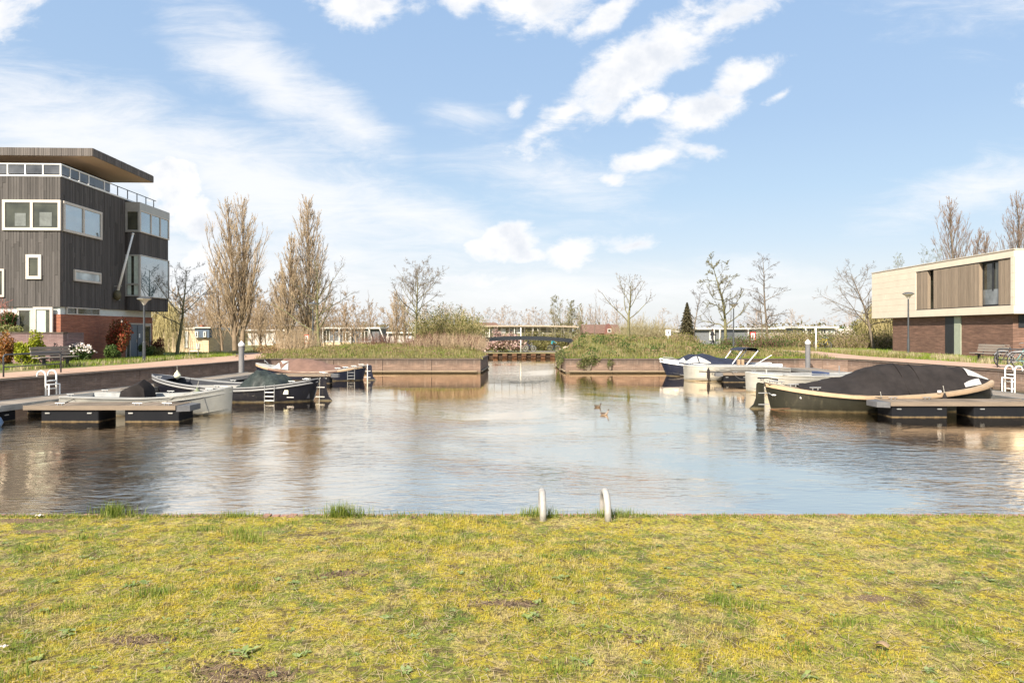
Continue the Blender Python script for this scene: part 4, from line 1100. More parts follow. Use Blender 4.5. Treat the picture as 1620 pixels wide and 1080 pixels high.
def cover(S, prof, root, mat, spread=2.0, name='cover', n=44, wr=.012, inset=0.0):
    f = cover_fn(S, prof, spread, inset=inset)
    t0, t1 = prof[0][0], prof[-1][0]
    g_ = np.random.default_rng(int(S['L'] * 100)); P = []
    ph = g_.uniform(0, 6, 6)
    ss_ = [math.sin(math.pi / 2 * k / 9) * 1.0 for k in range(-9, 10)]
    for i in range(n + 1):
        t = t0 + (t1 - t0) * i / n; row = []
        for s in ss_:
            p_ = f(t, s); e = (1 - s * s)
            wv_ = wr * (1.1 * math.sin(s * 9 + t * 16 + ph[3]) * (1 - t) + .8 * math.sin(t * 34 + s * 12 + ph[4]) + math.sin(t * 55 + s * 3 + ph[0]) * .6 + math.sin(t * 23 - s * 5 + ph[1]) + .5 * math.sin(t * 90 + s * 8 + ph[2])) * (.3 + e)
            row.append((p_.x, p_.y, p_.z + wv_))
        P.append(row)
    o = MB().grid(P).build(name, mat, root, smooth=True)
    sk_ = []
    for s in (-1, 1):
        sk_ = [[(f(t, s).x, f(t, s).y, f(t, s).z), (f(t, s).x, f(t, s).y + s * .006, f(t, s).z - .07)] for t in [t0 + (t1 - t0) * i / n for i in range(n + 1)]]
        MB().grid(sk_).build('cover_hem', mat, o, smooth=True)
    return o, f
def patch_on(f, t0, t1, s0, s1, name, mat, root, off=.014, shape=None, n=6):
    P = []
    for i in range(n + 1):
        t = t0 + (t1 - t0) * i / n; row = []
        for j in range(n + 1):
            a0, a1 = (shape(i / n) if shape else (0, 1))
            s = s0 + (s1 - s0) * (a0 + (a1 - a0) * j / n)
            p_ = f(t, s); nrm = Vector((0, math.copysign(1, s0 + s1), .8)).normalized()
            row.append(tuple(p_ + nrm * (off + .022)))
        P.append(row)
    return MB().grid(P).build(name, mat, root, smooth=True)
def place(name, label, stern, bow, group=None):
    a, b = Vector(stern), Vector(bow); d = b - a
    t = thing(name, label, 'boat', (a.x, a.y, WATER), math.atan2(d.y, d.x), group)
    return t, d.length
def fender(parent, x, y, z, L=.5, r=.11, mat=None):
    f_ = MB().lathe([(.02, L / 2 + .04), (.03, L / 2), (r * .75, L / 2 - .07), (r, L / 2 - .15), (r, -L / 2 + .15), (r * .75, -L / 2 + .07), (.02, -L / 2)], (x, y, z), 12).build('fender', mat, parent, smooth=True)
    MB().tube([(x, y, z + L / 2), (x, y * .93, z + L / 2 + .25)], .01, 5).build('rope', ROPE, f_)
ROPE = worn('rope', (.30, .28, .24), .9, var=.3, scale=30)
def hullmat(name, c, rough, metal=0.0, grime=(.12, .10, .06), top=.09, var=.25, spec=.25):
    m = MT(name); so = m.n('ShaderNodeSeparateXYZ'); m.l(m.tc.outputs['Object'], so.inputs[0])
    n1 = m.noise(1.6, 6, .65); n2 = m.noise(5, 6, .7, scl=(1, 1, .25), loc=(3, 1, 2))
    colr = m.ramp(n1, [(.3, sc(c, 1 - var)), (.7, sc(c, 1 + var))])
    zz = m.n('ShaderNodeMapRange'); m.l(m.math('ADD', so.outputs[2], m.math('MULTIPLY', m.math('SUBTRACT', .5, n2), .16)), zz.inputs[0]); zz.inputs[1].default_value = .0; zz.inputs[2].default_value = top * 1.6; zz.inputs[3].default_value = .85; zz.inputs[4].default_value = 0
    colr = m.mix(zz.outputs[0], colr, grime)
    st = m.noise(9, 5, .7, scl=(1, 1, .12), loc=(7, 0, 0)); colr = m.mix(m.ramp(st, [(.58, (0, 0, 0)), (.78, (.3, .3, .3))]), colr, sc(grime, 1.2))
    m.col(colr); m.rough(m.math('ADD', m.math('MULTIPLY', n1, .2), rough - .08)); m.b.inputs['Metallic'].default_value = metal; m.b.inputs['Specular IOR Level'].default_value = spec
    m.bump(m.noise(1.3, 2, .5), .12, .05); MATS[name] = m.m; return m.m
NAVY = hullmat('hull_navy', (.010, .012, .024), .3, top=.04)
BLACKH = hullmat('hull_black', (.008, .008, .012), .3, top=.04)
OLIVE = hullmat('hull_olive', (.018, .017, .011), .35, top=.04)
ALU = hullmat('aluminium', (.36, .345, .305), .42, .55, grime=(.22, .18, .11), top=.07, var=.16, spec=.5)
ALUL = worn('aluminium_light', (.46, .445, .41), .4, .4, var=.1, scale=2)
GREYR = worn('rub_grey', (.25, .245, .24), .5, var=.12)
TAN = worn('rub_tan', (.38, .265, .165), .5, var=.15)
INDARK = worn('inside_dark', (.025, .027, .035), .6, var=.3)
INLIGHT = worn('inside_light', (.38, .36, .32), .6, var=.15)
TEAKY = wood('teak', (.35, .26, .17), 0)
CLOTH_B = worn('cloth_black', (.026, .022, .021), .9, var=.3, scale=2.5, bump=.5, fine=14, spec=.12)
CLOTH_N = worn('cloth_navy', (.020, .024, .042), .8, var=.3, scale=2.5, bump=.4, fine=14)
CLOTH_BR = worn('cloth_brown', (.17, .10, .075), .85, var=.2, scale=2.5, bump=.4, fine=14)
PLAS = worn('clear_plastic', (.45, .43, .39), .15, var=.1)
PLASG = worn('smoked_plastic', (.40, .38, .36), .12, var=.15)
TARP = worn('tarp', (.030, .037, .033), .5, var=.5, scale=5, bump=.9, fine=9, spec=.2)
def rudder(root, S, mat, band=ALUL, x=0.0, h=.7, skm=None):
    z = S['zs'](0)
    q = MB().prism([(.0, -.4), (-.58, -.4), (-.52, -.03), (-.34, .14), (-.27, .34), (-.25, z - .02), (-.2, z + .03), (-.02, z + .0)], -.022, .022)
    q.v = [(a_[0] + x, a_[2], a_[1]) for a_ in q.v]
    o = q.build('rudder', mat, root, bevel=.005)
    for zz in (.12, z * .6): MB().box(x - .2, x + .14, -.035, .035, zz, zz + .03).build('hinge', band, o)
    MB().tube([(x, 0, -.1), (x - .02, 0, z + .05)], .018, 6).build('rudder_post', band, o)

# --- boat A: black open sloop with green tarp (left)
t, L = place('sloop', 'black open sloop with a green tarpaulin bundle and a grey rail, moored on the left', (-6.75, 23.95), (-13.15, 24.95))
S = boat_shape(L, 2.25, (.76, .49, .86), 2.0, 2.3, True, rake=.35)
hull_mesh(S, 'hull', BLACKH, t); rub(S, 'rub_rail', t, GREYR, z=-.09, w=.045, h=.055, t0=0, t1=1); gunwale(S, t, GREYR, .10, lift=.015)
inner(S, t, INDARK, .1); deck(S, t, INDARK, .86, .995); deck(S, t, worn('inside_grey', (.16, .155, .15), .6), .005, .14, 'aft_deck')
for s in (-1, 1):
    ts = [.36 + .5 * i / 12 for i in range(13)]
    P = [[(k * L, s * (S['half'](k) - .14), .42), (k * L, s * (S['half'](k) - .46), .42), (k * L, s * (S['half'](k) - .46), .12)] for k in ts]
    MB().grid(P).build('side_bench', INLIGHT if s < 0 else INDARK, t, solid=.02)
rudder(t, S, BLACKH)
g = MB()
# tarp: lumpy cloth
P = []; gt = np.random.default_rng(3)
for i in range(25):
    row = []
    for j in range(21):
        a_, b_ = i / 24 * 2 - 1, j / 20 * 2 - 1
        r_ = max(abs(a_), abs(b_)); e = (1 - abs(a_) ** 3.0) * (1 - abs(b_) ** 3.0)
        z = .36 + .50 * e ** .8 + .06 * math.sin(a_ * 5 + b_ * 2) * e + .05 * abs(math.sin(a_ * 7 - b_ * 6)) * e ** .3 + .03 * math.sin(a_ * 17 + b_ * 13) + .014 * gt.normal()
        row.append((1.95 + a_ * .88 + .05 * math.sin(b_ * 7), b_ * .78 + .05 * math.sin(a_ * 8), z + .10 * (1 if a_ > 0 else .6) * e))
    P.append(row)
MB().grid(P).build('tarpaulin', TARP, t, smooth=True)
MB().tube([(1.5, -.8, .45), (1.75, -.4, .78), (1.95, .1, .95)], .012, 5).build('rope', ROPE, t)
lad = MB().tube([(1.55, 1.2, .6), (1.55, 1.22, .02)], .012, 6).tube([(1.22, 1.16, .64), (1.22, 1.18, .04)], .012, 6)
for z in (.08, .22, .36): lad.tube([(1.22, 1.17, z), (1.55, 1.21, z)], .008, 6)
lad.v = [(x - .05, y * .86 + .0, z) for x, y, z in lad.v]; lad.build('boarding_ladder', GALV, t)
for tt_, s in ((.05, 1), (.11, 1), (.12, -1), (.5, 1), (.6, -1), (.9, 1), (.3, -1)): cleat(t, tt_ * L, s * (S['half'](tt_) - .06), S['zs'](tt_) + .02, .9)
MB().box(.72, .88, .0, .0, 0, 0)
fx_ = .52; fender(t, L * .6, S['half'](.6) + .13, .22, .5, .12, worn('fender_green', (.16, .18, .11), .6)); fender(t, L * .86, -S['half'](.86) * .2, S['zs'](.86) + .12, .3, .12, worn('fender_pale', (.5, .48, .34), .6))
MB().box(.78, .96, S['half'](.13) * .98, S['half'](.13) * .98 + .02, .28, .42).build('number_plate', worn('plate_cream', (.7, .68, .5), .5), t)
MB().box(.62, 1.0, S['half'](.12) * .90, S['half'](.12) * .90 + .02, .16, .175).build('name_strip', SW, t)

# --- boat B: silver boat nearest on the left
def alu_boat(label, stern, bow, sheer, B=1.9, p=3.4, console=True, black=None, stripe=True):
    t, L = place('motor_boat', label, stern, bow)
    S = boat_shape(L, B, sheer, 2.6, 2, False, rake=.06, p=p, flare=.12, tr=.9, draft=.3)
    hull_mesh(S, 'hull', ALU, t, smooth=25); gunwale(S, t, ALUL, .22, lift=.015)
    rub(S, 'spray_rail', t, ALUL, z=-.13, w=.02, h=.02)
    rub(S, 'chine_line', t, ALUL, z=-.62, w=-.06, h=.02, t0=.55, t1=.99)
    inner(S, t, worn('alu_inside', (.30, .30, .29), .6, var=.2), .1, .0, .93, off=.24)
    deck(S, t, ALUL, .8, .995)
    MB().box(-.02, .04, -B * .44, B * .44, .1, sheer[0] + .01).build('transom', ALUL, t)
    for x in (.28, .62): MB().box(L * x, L * x + .34, -S['half'](x) + .25, S['half'](x) - .25, .38, .43).build('bench', INLIGHT, t, bevel=.01)
    for k, s in ((.06, 1), (.06, -1), (.9, 1), (.9, -1), (.5, 1)): cleat(t, L * k, s * max(.04, S['half'](k) - .1), S['zs'](k) + .02, .9)
    return t, S, L
t, S, L = alu_boat('silver aluminium open boat with a black covered console beside the left finger jetty', (-13.15, 20.75), (-8.25, 20.15), (.52, .5, .79), 1.75)
# covered console
P = []
for i, (x, w, h) in enumerate([(1.55, .34, .02), (1.6, .36, .30), (2.0, .36, .50), (2.12, .30, .56), (2.28, .28, .40), (2.34, .30, .0)]):
    P.append([(x, -w, .42), (x, -w * .9, .42 + h * .8), (x, 0, .44 + h), (x, w * .9, .42 + h * .8), (x, w, .42)])
MB().grid(P).build('console_cover', CLOTH_B, t, auto=50)
MB().tube([(L * .83, -.5, .72), (L * .7, -.85, .5), (L * .55, -1.5, .4)], .012, 5).build('mooring_line', ROPE, t)

# --- boat G: brown canvas hood
t, L = place('cabin_sloop', 'navy boat with a brown canvas hood and see through triangles, far left by the wall', (-7.2, 33.85), (-13.0, 34.6))
S = boat_shape(L, 2.1, (.72, .44, .8), 2.1, 2.3, True, rake=.3)
hull_mesh(S, 'hull', NAVY, t); rub(S, 'rub_rail', t, TAN, z=-.05, w=.04, h=.09); gunwale(S, t, INLIGHT, .2); deck(S, t, INLIGHT, .005, .3, 'aft_deck'); deck(S, t, INLIGHT, .8, .995)
rudder(t, S, NAVY)
MB().tube([(-.05, 0, -.05), (-.04, 0, .78)], .03, 6).build('rudder_post', SW, t)
prof = [(.20, .60), (.36, .82), (.50, 1.0), (.56, 1.06), (.73, 1.02), (.82, .52)]
o, f = cover(S, prof, t, CLOTH_BR, 1.8)
patch_on(f, .69, .80, .95, .5, 'clear_window', PLAS, o, shape=lambda k: (0, max(.01, 1 - abs(k - .5) * 2)), n=10)
patch_on(f, .62, .685, .95, .55, 'clear_window', PLAS, o, shape=lambda k: (0, max(.01, 1 - abs(k - .5) * 2)), n=10)
patch_on(f, .655, .735, .42, .66, 'clear_window', PLAS, o, shape=lambda k: (0, max(.01, 1 - abs(k - .5) * 2)), n=10)
for k in (.03, .08, .14, .2): cleat(t, L * k, S['half'](k) - .02, S['zs'](k) + .03, 1.1)
lad = MB().tube([(.4, .62, .6), (.4, .62, .05)], .016, 6).tube([(.72, .72, .6), (.72, .72, .05)], .016, 6)
for z in (.1, .25, .4): lad.tube([(.4, .62, z), (.72, .72, z)], .013, 6)
lad.build('boarding_ladder', GALV, t)
MB().tube([(L * .96, -.5, .8), (L * .9, .2, .95), (L * .84, .5, .8)], .02, 6).build('bow_rail', GALV, t)
MB().box(L * .32, L * .41, S['half'](.36) + .0, S['half'](.36) + .02, .2, .26).build('name_plate', TAN, t)

# --- boat C: large dark boat with black cover (right)
t, L = place('tender', 'large dark olive boat with tan rub rail under a long black canvas cover', (7.95, 21.5), (15.12, 21.45))
S = boat_shape(L, 2.3, (.80, .50, .88), 2.2, 2.4, True, rake=.28)
hull_mesh(S, 'hull', OLIVE, t); rub(S, 'rub_rail', t, TAN, z=-.055, w=.07, h=.10); gunwale(S, t, worn('deck_tan', (.36, .27, .18), .6), .36); deck(S, t, MATS['deck_tan'], .0, .2, 'aft_deck')
deck(S, t, MATS['deck_tan'], .85, .995)
rudder(t, S, OLIVE, band=GALV)
prof = [(.12, .76), (.19, .80), (.296, .93), (.37, 1.12), (.446, 1.30), (.50, 1.375), (.56, 1.40), (.674, 1.37), (.845, 1.33), (.985, .90)]
o, f = cover(S, prof, t, CLOTH_B, 1.5, n=90, wr=.018, inset=.2)
for k in (.56, .63):
    MB().tube([tuple(f(k, s_) + Vector((0, 0, .012))) for s_ in np.linspace(-.98, .98, 25)], .016, 5).build('seam', CLOTH_B, o, smooth=True)
patch_on(f, .82, .91, -.94, -.62, 'clear_window', PLASG, o, shape=lambda k: (.0, max(.05, .35 + .65 * k)))
patch_on(f, .86, .97, -.62, -.06, 'clear_window', PLAS, o, shape=lambda k: (.15 + .0 * k, 1))
patch_on(f, .86, .97, .62, .06, 'clear_window', PLAS, o)
MB().box(L * .66, L * .675, -S['half'](.66) - .08, -S['half'](.66) - .07, S['zs'](.66) + .06, S['zs'](.66) + .12).build('tag', SW, o)
g = MB()
for i in range(26):
    k = .14 + i * .031; g.lathe([(.018, -.01), (.018, .012)], (L * k, -S['half'](k) - .055, S['zs'](k) - .055 + .03), 6)
g.build('cover_studs', ALUL, o)
q = MB().lathe([(.035, -.02), (.035, .02)], (0, 0, 0), 10).build('porthole', SW, t); q.location = (L * .118, -S['half'](.118) * .93, .42); q.rotation_euler = (R(90), 0, 0)
MB().tube([(.1, -.1, .5), (.15, -.25, .45), (.52, -.42, .45)], .02, 6).build('boarding_step', GALV, t)
MB().tube([(.05, -.06, -.02), (.3, -.32, .03), (.62, -.5, .06)], .012, 5).build('rusty_bracket', RU, t)
for k, s in ((.03, -1), (.09, -1), (.17, -1), (.06, 1), (.10, 1)): cleat(t, L * k, s * max(.03, S['half'](k) - .05), S['zs'](k) + .04, 1.3)
MB().tube([(.35, -.2, .92), (-.0, -.25, .98), (-.25, -.1, .97)], .025, 6).build('tiller', BLACKH, t)
fender(t, L * .69, -S['half'](.69) - .1, .35, .42, .08, CLOTH_B); fender(t, L * .42, -S['half'](.42) - .12, .18, .42, .08, CLOTH_B)

# --- boat D: silver boat with lettering
t, S, L = alu_boat('silver aluminium boat with black lettering near its bow, behind the dark covered boat', (15.0, 27.9), (9.42, 27.6), (.7, .66, .77), 2.05)
def lettering(txt, x, y, z, h, mat, parent, ry=0, flip=False):
    c = bpy.data.curves.new('txt', 'FONT'); c.body = txt; c.size = h * 1.35; c.extrude = .003; c.shear = .2
    o_ = bpy.data.objects.new('txt', c); COL.objects.link(o_)
    me = bpy.data.meshes.new_from_object(o_.evaluated_get(bpy.context.evaluated_depsgraph_get())); bpy.data.objects.remove(o_); bpy.data.curves.remove(c)
    me.materials.clear(); me.materials.append(mat)
    q = link('lettering', me, parent); q.location = (x, y, z); q.rotation_euler = (R(90), 0, R(180) if flip else 0); return q
# local +x points to the bow (towards -X), near side is local +y
def on_side(S, k): return S['half'](k)
q = lettering('Sil', L * .955, 0, .42, .13, BLK, t, flip=True); q.location = (L * .935, S['half'](.91) * .97 + .02, .46); q.rotation_euler = (R(90), 0, R(180) - math.atan2(S['half'](.87) - S['half'](.94), L * .07))
MB().tube([(L * .8, .95, .8), (L * .5, 1.02, .72), (L * .2, 1.05, .75)], .02, 6).build('boat_hook', GALV, t)
MB().lathe([(.03, 0), (.03, .12), (.06, .14), (.06, .17)], (L * .88, .5, .74), 8).build('bollard', ALUL, t)
MB().tube([(L * .28, -.2, .7), (L * .28, -.2, 1.0), (L * .31, .1, 1.02), (L * .33, .3, .75)], .015, 6).build('steering_bar', GALV, t)
MB().box(L * .42, L * .46, -.5, .5, .5, .78).build('windscreen', worn('blue_pad', (.06, .08, .15), .6), t)

# --- boat E: wide silver boat with fender
t, S, L = alu_boat('wide silver aluminium boat with a black fender in front of the navy covered boat', (13.45, 33.9), (8.5, 33.9), (.62, .70, .72), 2.1, p=3.0)
fender(t, L * .80, S['half'](.80) + .06, .33, .55, .07, CLOTH_B)
MB().tube([(L * .8, 1.0, .66), (L * .68, 1.12, .5), (L * .55, 1.2, .62)], .014, 5).build('rope', ROPE, t)
rub(S, 'black_stripe', t, BLK, z=-.26, w=.012, h=.04, t0=.12, t1=.88)
q = lettering('Rom', 0, 0, .3, .12, BLK, t); q.location = (L * .775, S['half'](.74) * 1.0 + .012, .27); q.rotation_euler = (R(90), 0, R(180) - .1)
MB().tube([(L * .32, .3, .7), (L * .15, .5, 1.25)], .018, 6).build('mast', SW, t)
for x in (.42, .38): MB().box(L * x, L * x + .12, -.3, -.1, .72, 1.0).build('seat_back', TAN, t, bevel=.01)

# --- boat F: white and navy with navy cover and folded hood arch
t, L = place('launch', 'navy boat with white top strake, navy cover and a folded hood arch', (14.3, 37.0), (8.0, 37.1))
S = boat_shape(L, 2.15, (.66, .62, .9), 2.3, 2, False, rake=.55, p=2.4, tr=.85)
hull_mesh(S, 'hull', NAVY, t, smooth=40)
rub(S, 'top_strake', t, SW, z=-.08, w=.03, h=.17); rub(S, 'waterline_stripe', t, SW, z=-.66, w=-.10, h=.05, t0=.1, t1=.97)
gunwale(S, t, SW, .3, lift=.02); deck(S, t, SW, .72, .995, camber=.06)
prof = [(.22, .68), (.45, .95), (.62, 1.16), (.74, 1.18), (.86, .80)]
o, f = cover(S, prof, t, CLOTH_N, 1.9, n=50)
patch_on(f, .70, .80, .93, .45, 'clear_window', PLAS, o, shape=lambda k: (0, max(.05, 1 - k * .8)))
patch_on(f, .80, .85, .9, .2, 'clear_window', PLAS, o, shape=lambda k: (0, 1 - .4 * k))
patch_on(f, .60, .69, .93, .45, 'clear_window', PLAS, o, shape=lambda k: (0, .1 + .9 * k))
for s in (-.9, .9):
    MB().tube([(L * .42, s, .64), (L * .33, s * .98, 1.42)], .03, 6).build('hood_strut', SW, t)
    MB().tube([(L * .30, s, .62), (L * .20, s * .98, 1.38)], .03, 6).build('hood_strut', SW, t)
P = [[(L * (a_ + .10), y * .95, b_) for a_, b_ in ((.25, 1.38), (.23, 1.46), (.18, 1.53), (.12, 1.52), (.085, 1.36), (.10, 1.33), (.13, 1.43), (.18, 1.45), (.23, 1.38), (.25, 1.38))] for y in (-1, -.5, 0, .5, 1)]
MB().grid(P).build('folded_hood', CLOTH_N, t, auto=60)
MB().lathe([(.02, -.01), (.02, .01)], k=8).build('stern_fitting', ALUL, t).location = (L * .88, S['half'](.88) * .6, .25)
MB().tube([(L * .84, .4, .82), (L * .9, .35, .98), (L * .97, .1, 1.0)], .015, 6).build('bow_rail', GALV, t)

def line_between(boat_label_part, a, b_, sag=.12):
    a, b_ = Vector(a), Vector(b_); o_ = None
    for ob in COL.objects:
        if ob.get('label', '').startswith(boat_label_part) and ob.type == 'EMPTY': o_ = ob
    bpy.context.view_layer.update(); Mi = o_.matrix_world.inverted()
    pts = [a.lerp(b_, k / 8) - Vector((0, 0, sag * math.sin(math.pi * k / 8))) for k in range(9)]
    MB().tube([tuple(Mi @ p_) for p_ in pts], .011, 5).build('mooring_line', worn('rope_dark', (.10, .09, .08), .9), o_, smooth=True)
line_between('black open sloop', (-12.9, 24.7, -.02), (-13.3, 23.2, -.38))
line_between('black open sloop', (-7.2, 24.2, -.1), (-8.6, 31.7, -.36), .3)
line_between('silver aluminium open', (-8.6, 20.4, -.1), (-9.35, 18.5, -.36))
line_between('silver aluminium open', (-12.9, 20.3, -.35), (-12.3, 18.5, -.36), .05)
line_between('large dark olive', (8.4, 21.2, -.05), (11.2, 20.1, -.36))
line_between('large dark olive', (14.7, 21.0, -.08), (14.2, 20.1, -.36), .05)
line_between('silver aluminium boat with black', (9.7, 27.4, -.1), (10.4, 32.3, -.36), .3)
line_between('navy boat with a brown', (-7.4, 33.6, -.15), (-8.6, 32.1, -.36))

# --- a corner of a moored float with blue fender at the left frame edge
t = thing('buoy', 'round blue fender ball hanging at the end of the walkway at the left edge', 'fender', (PX(-7, 17.4), 17.4, WATER + .11))
MB().lathe([(.001, -.17), (.1, -.14), (.17, 0), (.12, .12), (.04, .18), (.03, .24)], k=14).build('ball', worn('fender_blue', (.10, .17, .28), .4, var=.1), t, smooth=True)
MB().tube([(0, 0, .22), (.05, .1, .42)], .012, 5).build('rope', ROPE, t)
# ================================================================== far villas
VWALL = worn('villa_wall', (.52, .47, .41), .8, var=.1); VGREY = worn('villa_grey', (.16, .165, .17), .7, var=.15); VTRIM = worn('villa_trim', (.62, .58, .52), .6, var=.08)
VBEI = brick('beige_brick', [(.70, .53, .34), (.62, .46, .29)], (.6, .48, .35), bw=.22, bh=.07)
def villa(label, px0, px1, ptop, pbase, Y, wall, bays, roof=VTRIM, fins=(), plinth=None, depth=6.0, overhang=.25, base_z=None):
    """flat roofed house; bays: list of (px0, px1, pytop, pybot, kind)"""
    x0, x1 = PX(px0, Y), PX(px1, Y); zt, zb = PZ(ptop, Y), PZ(pbase, Y)
    cx = (x0 + x1) / 2
    t = thing('villa', label, 'house', (cx, Y, 0))
    MB().box(x0 - cx, x1 - cx, 0, depth, zb - 2.5, zt - .25).build('wall', wall, t)
    MB().box(x0 - cx - overhang, x1 - cx + overhang, -overhang * 2, depth + .2, zt - .25, zt).build('roof', roof, t, bevel=.02)
    if plinth: MB().box(x0 - cx - .05, x1 - cx + .05, -.08, -.0, zb - 2.5, zb).build('plinth', plinth, t); MB().box(x0 - cx - .1, x1 - cx + .1, -.16, .0, zb, zb + .16).build('sill_band', roof, t)
    for (a_, b_, c_, d_, kd) in bays:
        if kd == 'panel':
            MB().box(PX(a_, Y) - cx, PX(b_, Y) - cx, -.05, 0, PZ(d_, Y), PZ(c_, Y)).build('wall_panel', VGREY, t)
        else:
            win_x(t, PX(a_, Y) - cx, PX(b_, Y) - cx, PZ(d_, Y), PZ(c_, Y), -.0, fr=.1, proud=.1, frame=VTRIM, glass=GLASS if kd == 'dark' else PALEG, divs=(.5,) if (b_ - a_) > 9 else ())
    for (a_, b_) in fins:   # leaning white frame legs: (px at base, px at top)
        MB().bar((PX(a_, Y) - cx, -.5, zb - .2), (PX(b_, Y) - cx, -.5, zt - .05), .16, .16).build('leaning_post', VTRIM, t)
    return t
PALEG = glassy('pale_blind', (.5, .5, .48), 1.5, .3)
villa('long low villa with grey wall panels and leaning white posts seen beyond the left bank', 505, 600, 517.5, 541, 108, VGREY,
      [(511, 522, 522, 541, 'dark'), (523, 540, 522, 541, 'panel'), (541, 553, 524, 541, 'dark'), (554, 570, 522, 541, 'panel'), (571, 583, 523, 541, 'dark')], fins=((591, 584), (611, 601), (512, 512), (538, 538), (556, 556)), plinth=VBEI)
villa('small villa wing with a slanted white frame behind the twin poplars', 434, 456, 521, 543, 104, VWALL, [(440, 450, 526, 540, 'dark')], fins=((432, 437),), plinth=VBEI)
villa('pale low house between the two groups of poplars', 392, 432, 521, 537, 122, VWALL, [(416, 420, 526, 534, 'dark'), (424, 428, 526, 534, 'dark')])
villa('small white bungalow with a yellowish wing left of the lone bare tree', 607, 660, 525, 540, 118, VWALL, [(622, 626, 529, 536, 'dark'), (628, 633, 529, 536, 'pale'), (640, 652, 528, 536, 'pale')], fins=((600, 596), (612, 615)))
# beige brick house with blue grey box
Yh = 76
t = villa('beige brick house with a blue grey upper box right of the timber house', 243, 330, 518, 561, Yh, VBEI, [(292, 298, 524, 550, 'pale'), (311, 316, 543, 552, 'pale')], roof=worn('roof_beige', (.4, .34, .27), .8), overhang=.05)
cx = (PX(243, Yh) + PX(330, Yh)) / 2
MB().box(PX(310, Yh) - cx, PX(330, Yh) - cx + .2, -.3, .4, PZ(534, Yh), PZ(519, Yh)).build('upper_box', worn('blue_grey', (.10, .13, .17), .6, var=.1), t)
MB().box(PX(309, Yh) - cx, PX(336, Yh) - cx, -.5, .6, PZ(519, Yh), PZ(517.3, Yh)).build('box_roof', VTRIM, t)
win_x(t, PX(311, Yh) - cx, PX(316, Yh) - cx, PZ(534, Yh), PZ(524, Yh), -.3, fr=.12, proud=.1, frame=VTRIM); win_x(t, PX(324, Yh) - cx, PX(328.5, Yh) - cx, PZ(533, Yh), PZ(524, Yh), -.3, fr=.1, proud=.1, frame=VTRIM)
MB().box(PX(303, Yh) - cx, PX(307, Yh) - cx, 2, 2.6, PZ(519, Yh), PZ(514, Yh)).build('chimney', BRH, t)
t = villa('low wing with a grey door beside the beige brick house', 331, 350, 519, 560, 79, VBEI, [(332, 337, 534, 541, 'dark'), (333, 337, 543, 552, 'pale')], overhang=.05)
# villa behind the footbridge
villa('long villa with white angled posts and white blinds behind the footbridge', 744, 905, 514.5, 548, 112, worn('villa_olive', (.20, .175, .11), .8, var=.15),
      [(754, 762, 521, 527, 'pale'), (777, 785, 520, 526.5, 'pale'), (792, 800, 520, 526.5, 'pale'), (816, 824, 520, 527, 'pale'), (768, 772, 522, 533, 'dark'), (805, 811, 520, 532, 'dark'), (846, 860, 526, 536, 'pale'), (884, 893, 522, 534, 'dark')],
      roof=worn('roof_cream', (.38, .31, .23), .6, var=.08), fins=((763.5, 764.5), (773, 775), (813, 814), (839, 844), (858, 849)), overhang=.5)
# red brick gabled house
Yg = 135
t = thing('gabled_house', 'red brick house with a steep gable and brown tiled roof beyond the mound', 'house', (PX(950, Yg), Yg, 0))
x0, x1, xg0, xg1 = PX(925, Yg) - PX(950, Yg), PX(980, Yg) - PX(950, Yg), PX(955, Yg) - PX(950, Yg), PX(971, Yg) - PX(950, Yg)
RTILE = worn('roof_tiles', (.16, .095, .07), .85, var=.25, scale=2)
MB().box(x0, x1, 0, 8, -3, PZ(526, Yg)).build('wall', BRH, t)
MB().add([(x0 - .3, -.4, PZ(527, Yg)), (x1 + .3, -.4, PZ(527, Yg)), (x1 + .3, 4, PZ(513, Yg)), (x0 - .3, 4, PZ(513, Yg)), (x0 - .3, 8.4, PZ(527, Yg)), (x1 + .3, 8.4, PZ(527, Yg))], [(0, 1, 2, 3), (3, 2, 5, 4), (0, 3, 4), (1, 5, 2)]).build('roof', RTILE, t)
mx_ = (xg0 + xg1) / 2
MB().add([(xg0, -1, PZ(528, Yg)), (xg1, -1, PZ(528, Yg)), (mx_, -1, PZ(512, Yg)), (xg0, -1, -3), (xg1, -1, -3), (xg0, 3, PZ(528, Yg)), (xg1, 3, PZ(528, Yg)), (mx_, 3, PZ(512, Yg))], [(0, 1, 2), (3, 4, 1, 0), (0, 2, 7, 5), (1, 6, 7, 2)]).build('gable', worn('gable_red', (.19, .085, .065), .85), t)
win_x(t, PX(960, Yg) - PX(950, Yg), PX(966, Yg) - PX(950, Yg), PZ(526, Yg), PZ(520, Yg), -1.0, fr=.12, proud=.06, frame=VTRIM)
t = thing('gabled_house', 'brown roofed house whose ridge shows over the left end of the footbridge villa', 'house', (PX(765, 140), 140, 0))
MB().box(-4, 4, 0, 6, -3, 1.6).build('wall', BRH, t); MB().add([(-4.4, -.3, 1.5), (4.4, -.3, 1.5), (2.5, 3, PZ(510, 140)), (-2.0, 3, PZ(510, 140)), (-4.4, 6.3, 1.5), (4.4, 6.3, 1.5)], [(0, 1, 2, 3), (3, 2, 5, 4), (0, 3, 4), (1, 5, 2)]).build('roof', RTILE, t)
villa('white bungalow with a garden window behind the globe shaped shrub', 1008, 1040, 526, 539, 110, VWALL, [(1015, 1025, 529, 535, 'dark')])
villa('low white and orange pavilion left of the dark conifer', 1040, 1078, 523, 538, 112, VWALL, [(1044, 1048, 526, 534, 'pale'), (1058, 1064, 527, 533, 'dark')])
villa('white roofed bungalow behind the walking person', 1100, 1140, 518.5, 545, 100, VGREY, [(1122, 1129, 523, 538, 'pale')], fins=((1128, 1128), (1137, 1137)))
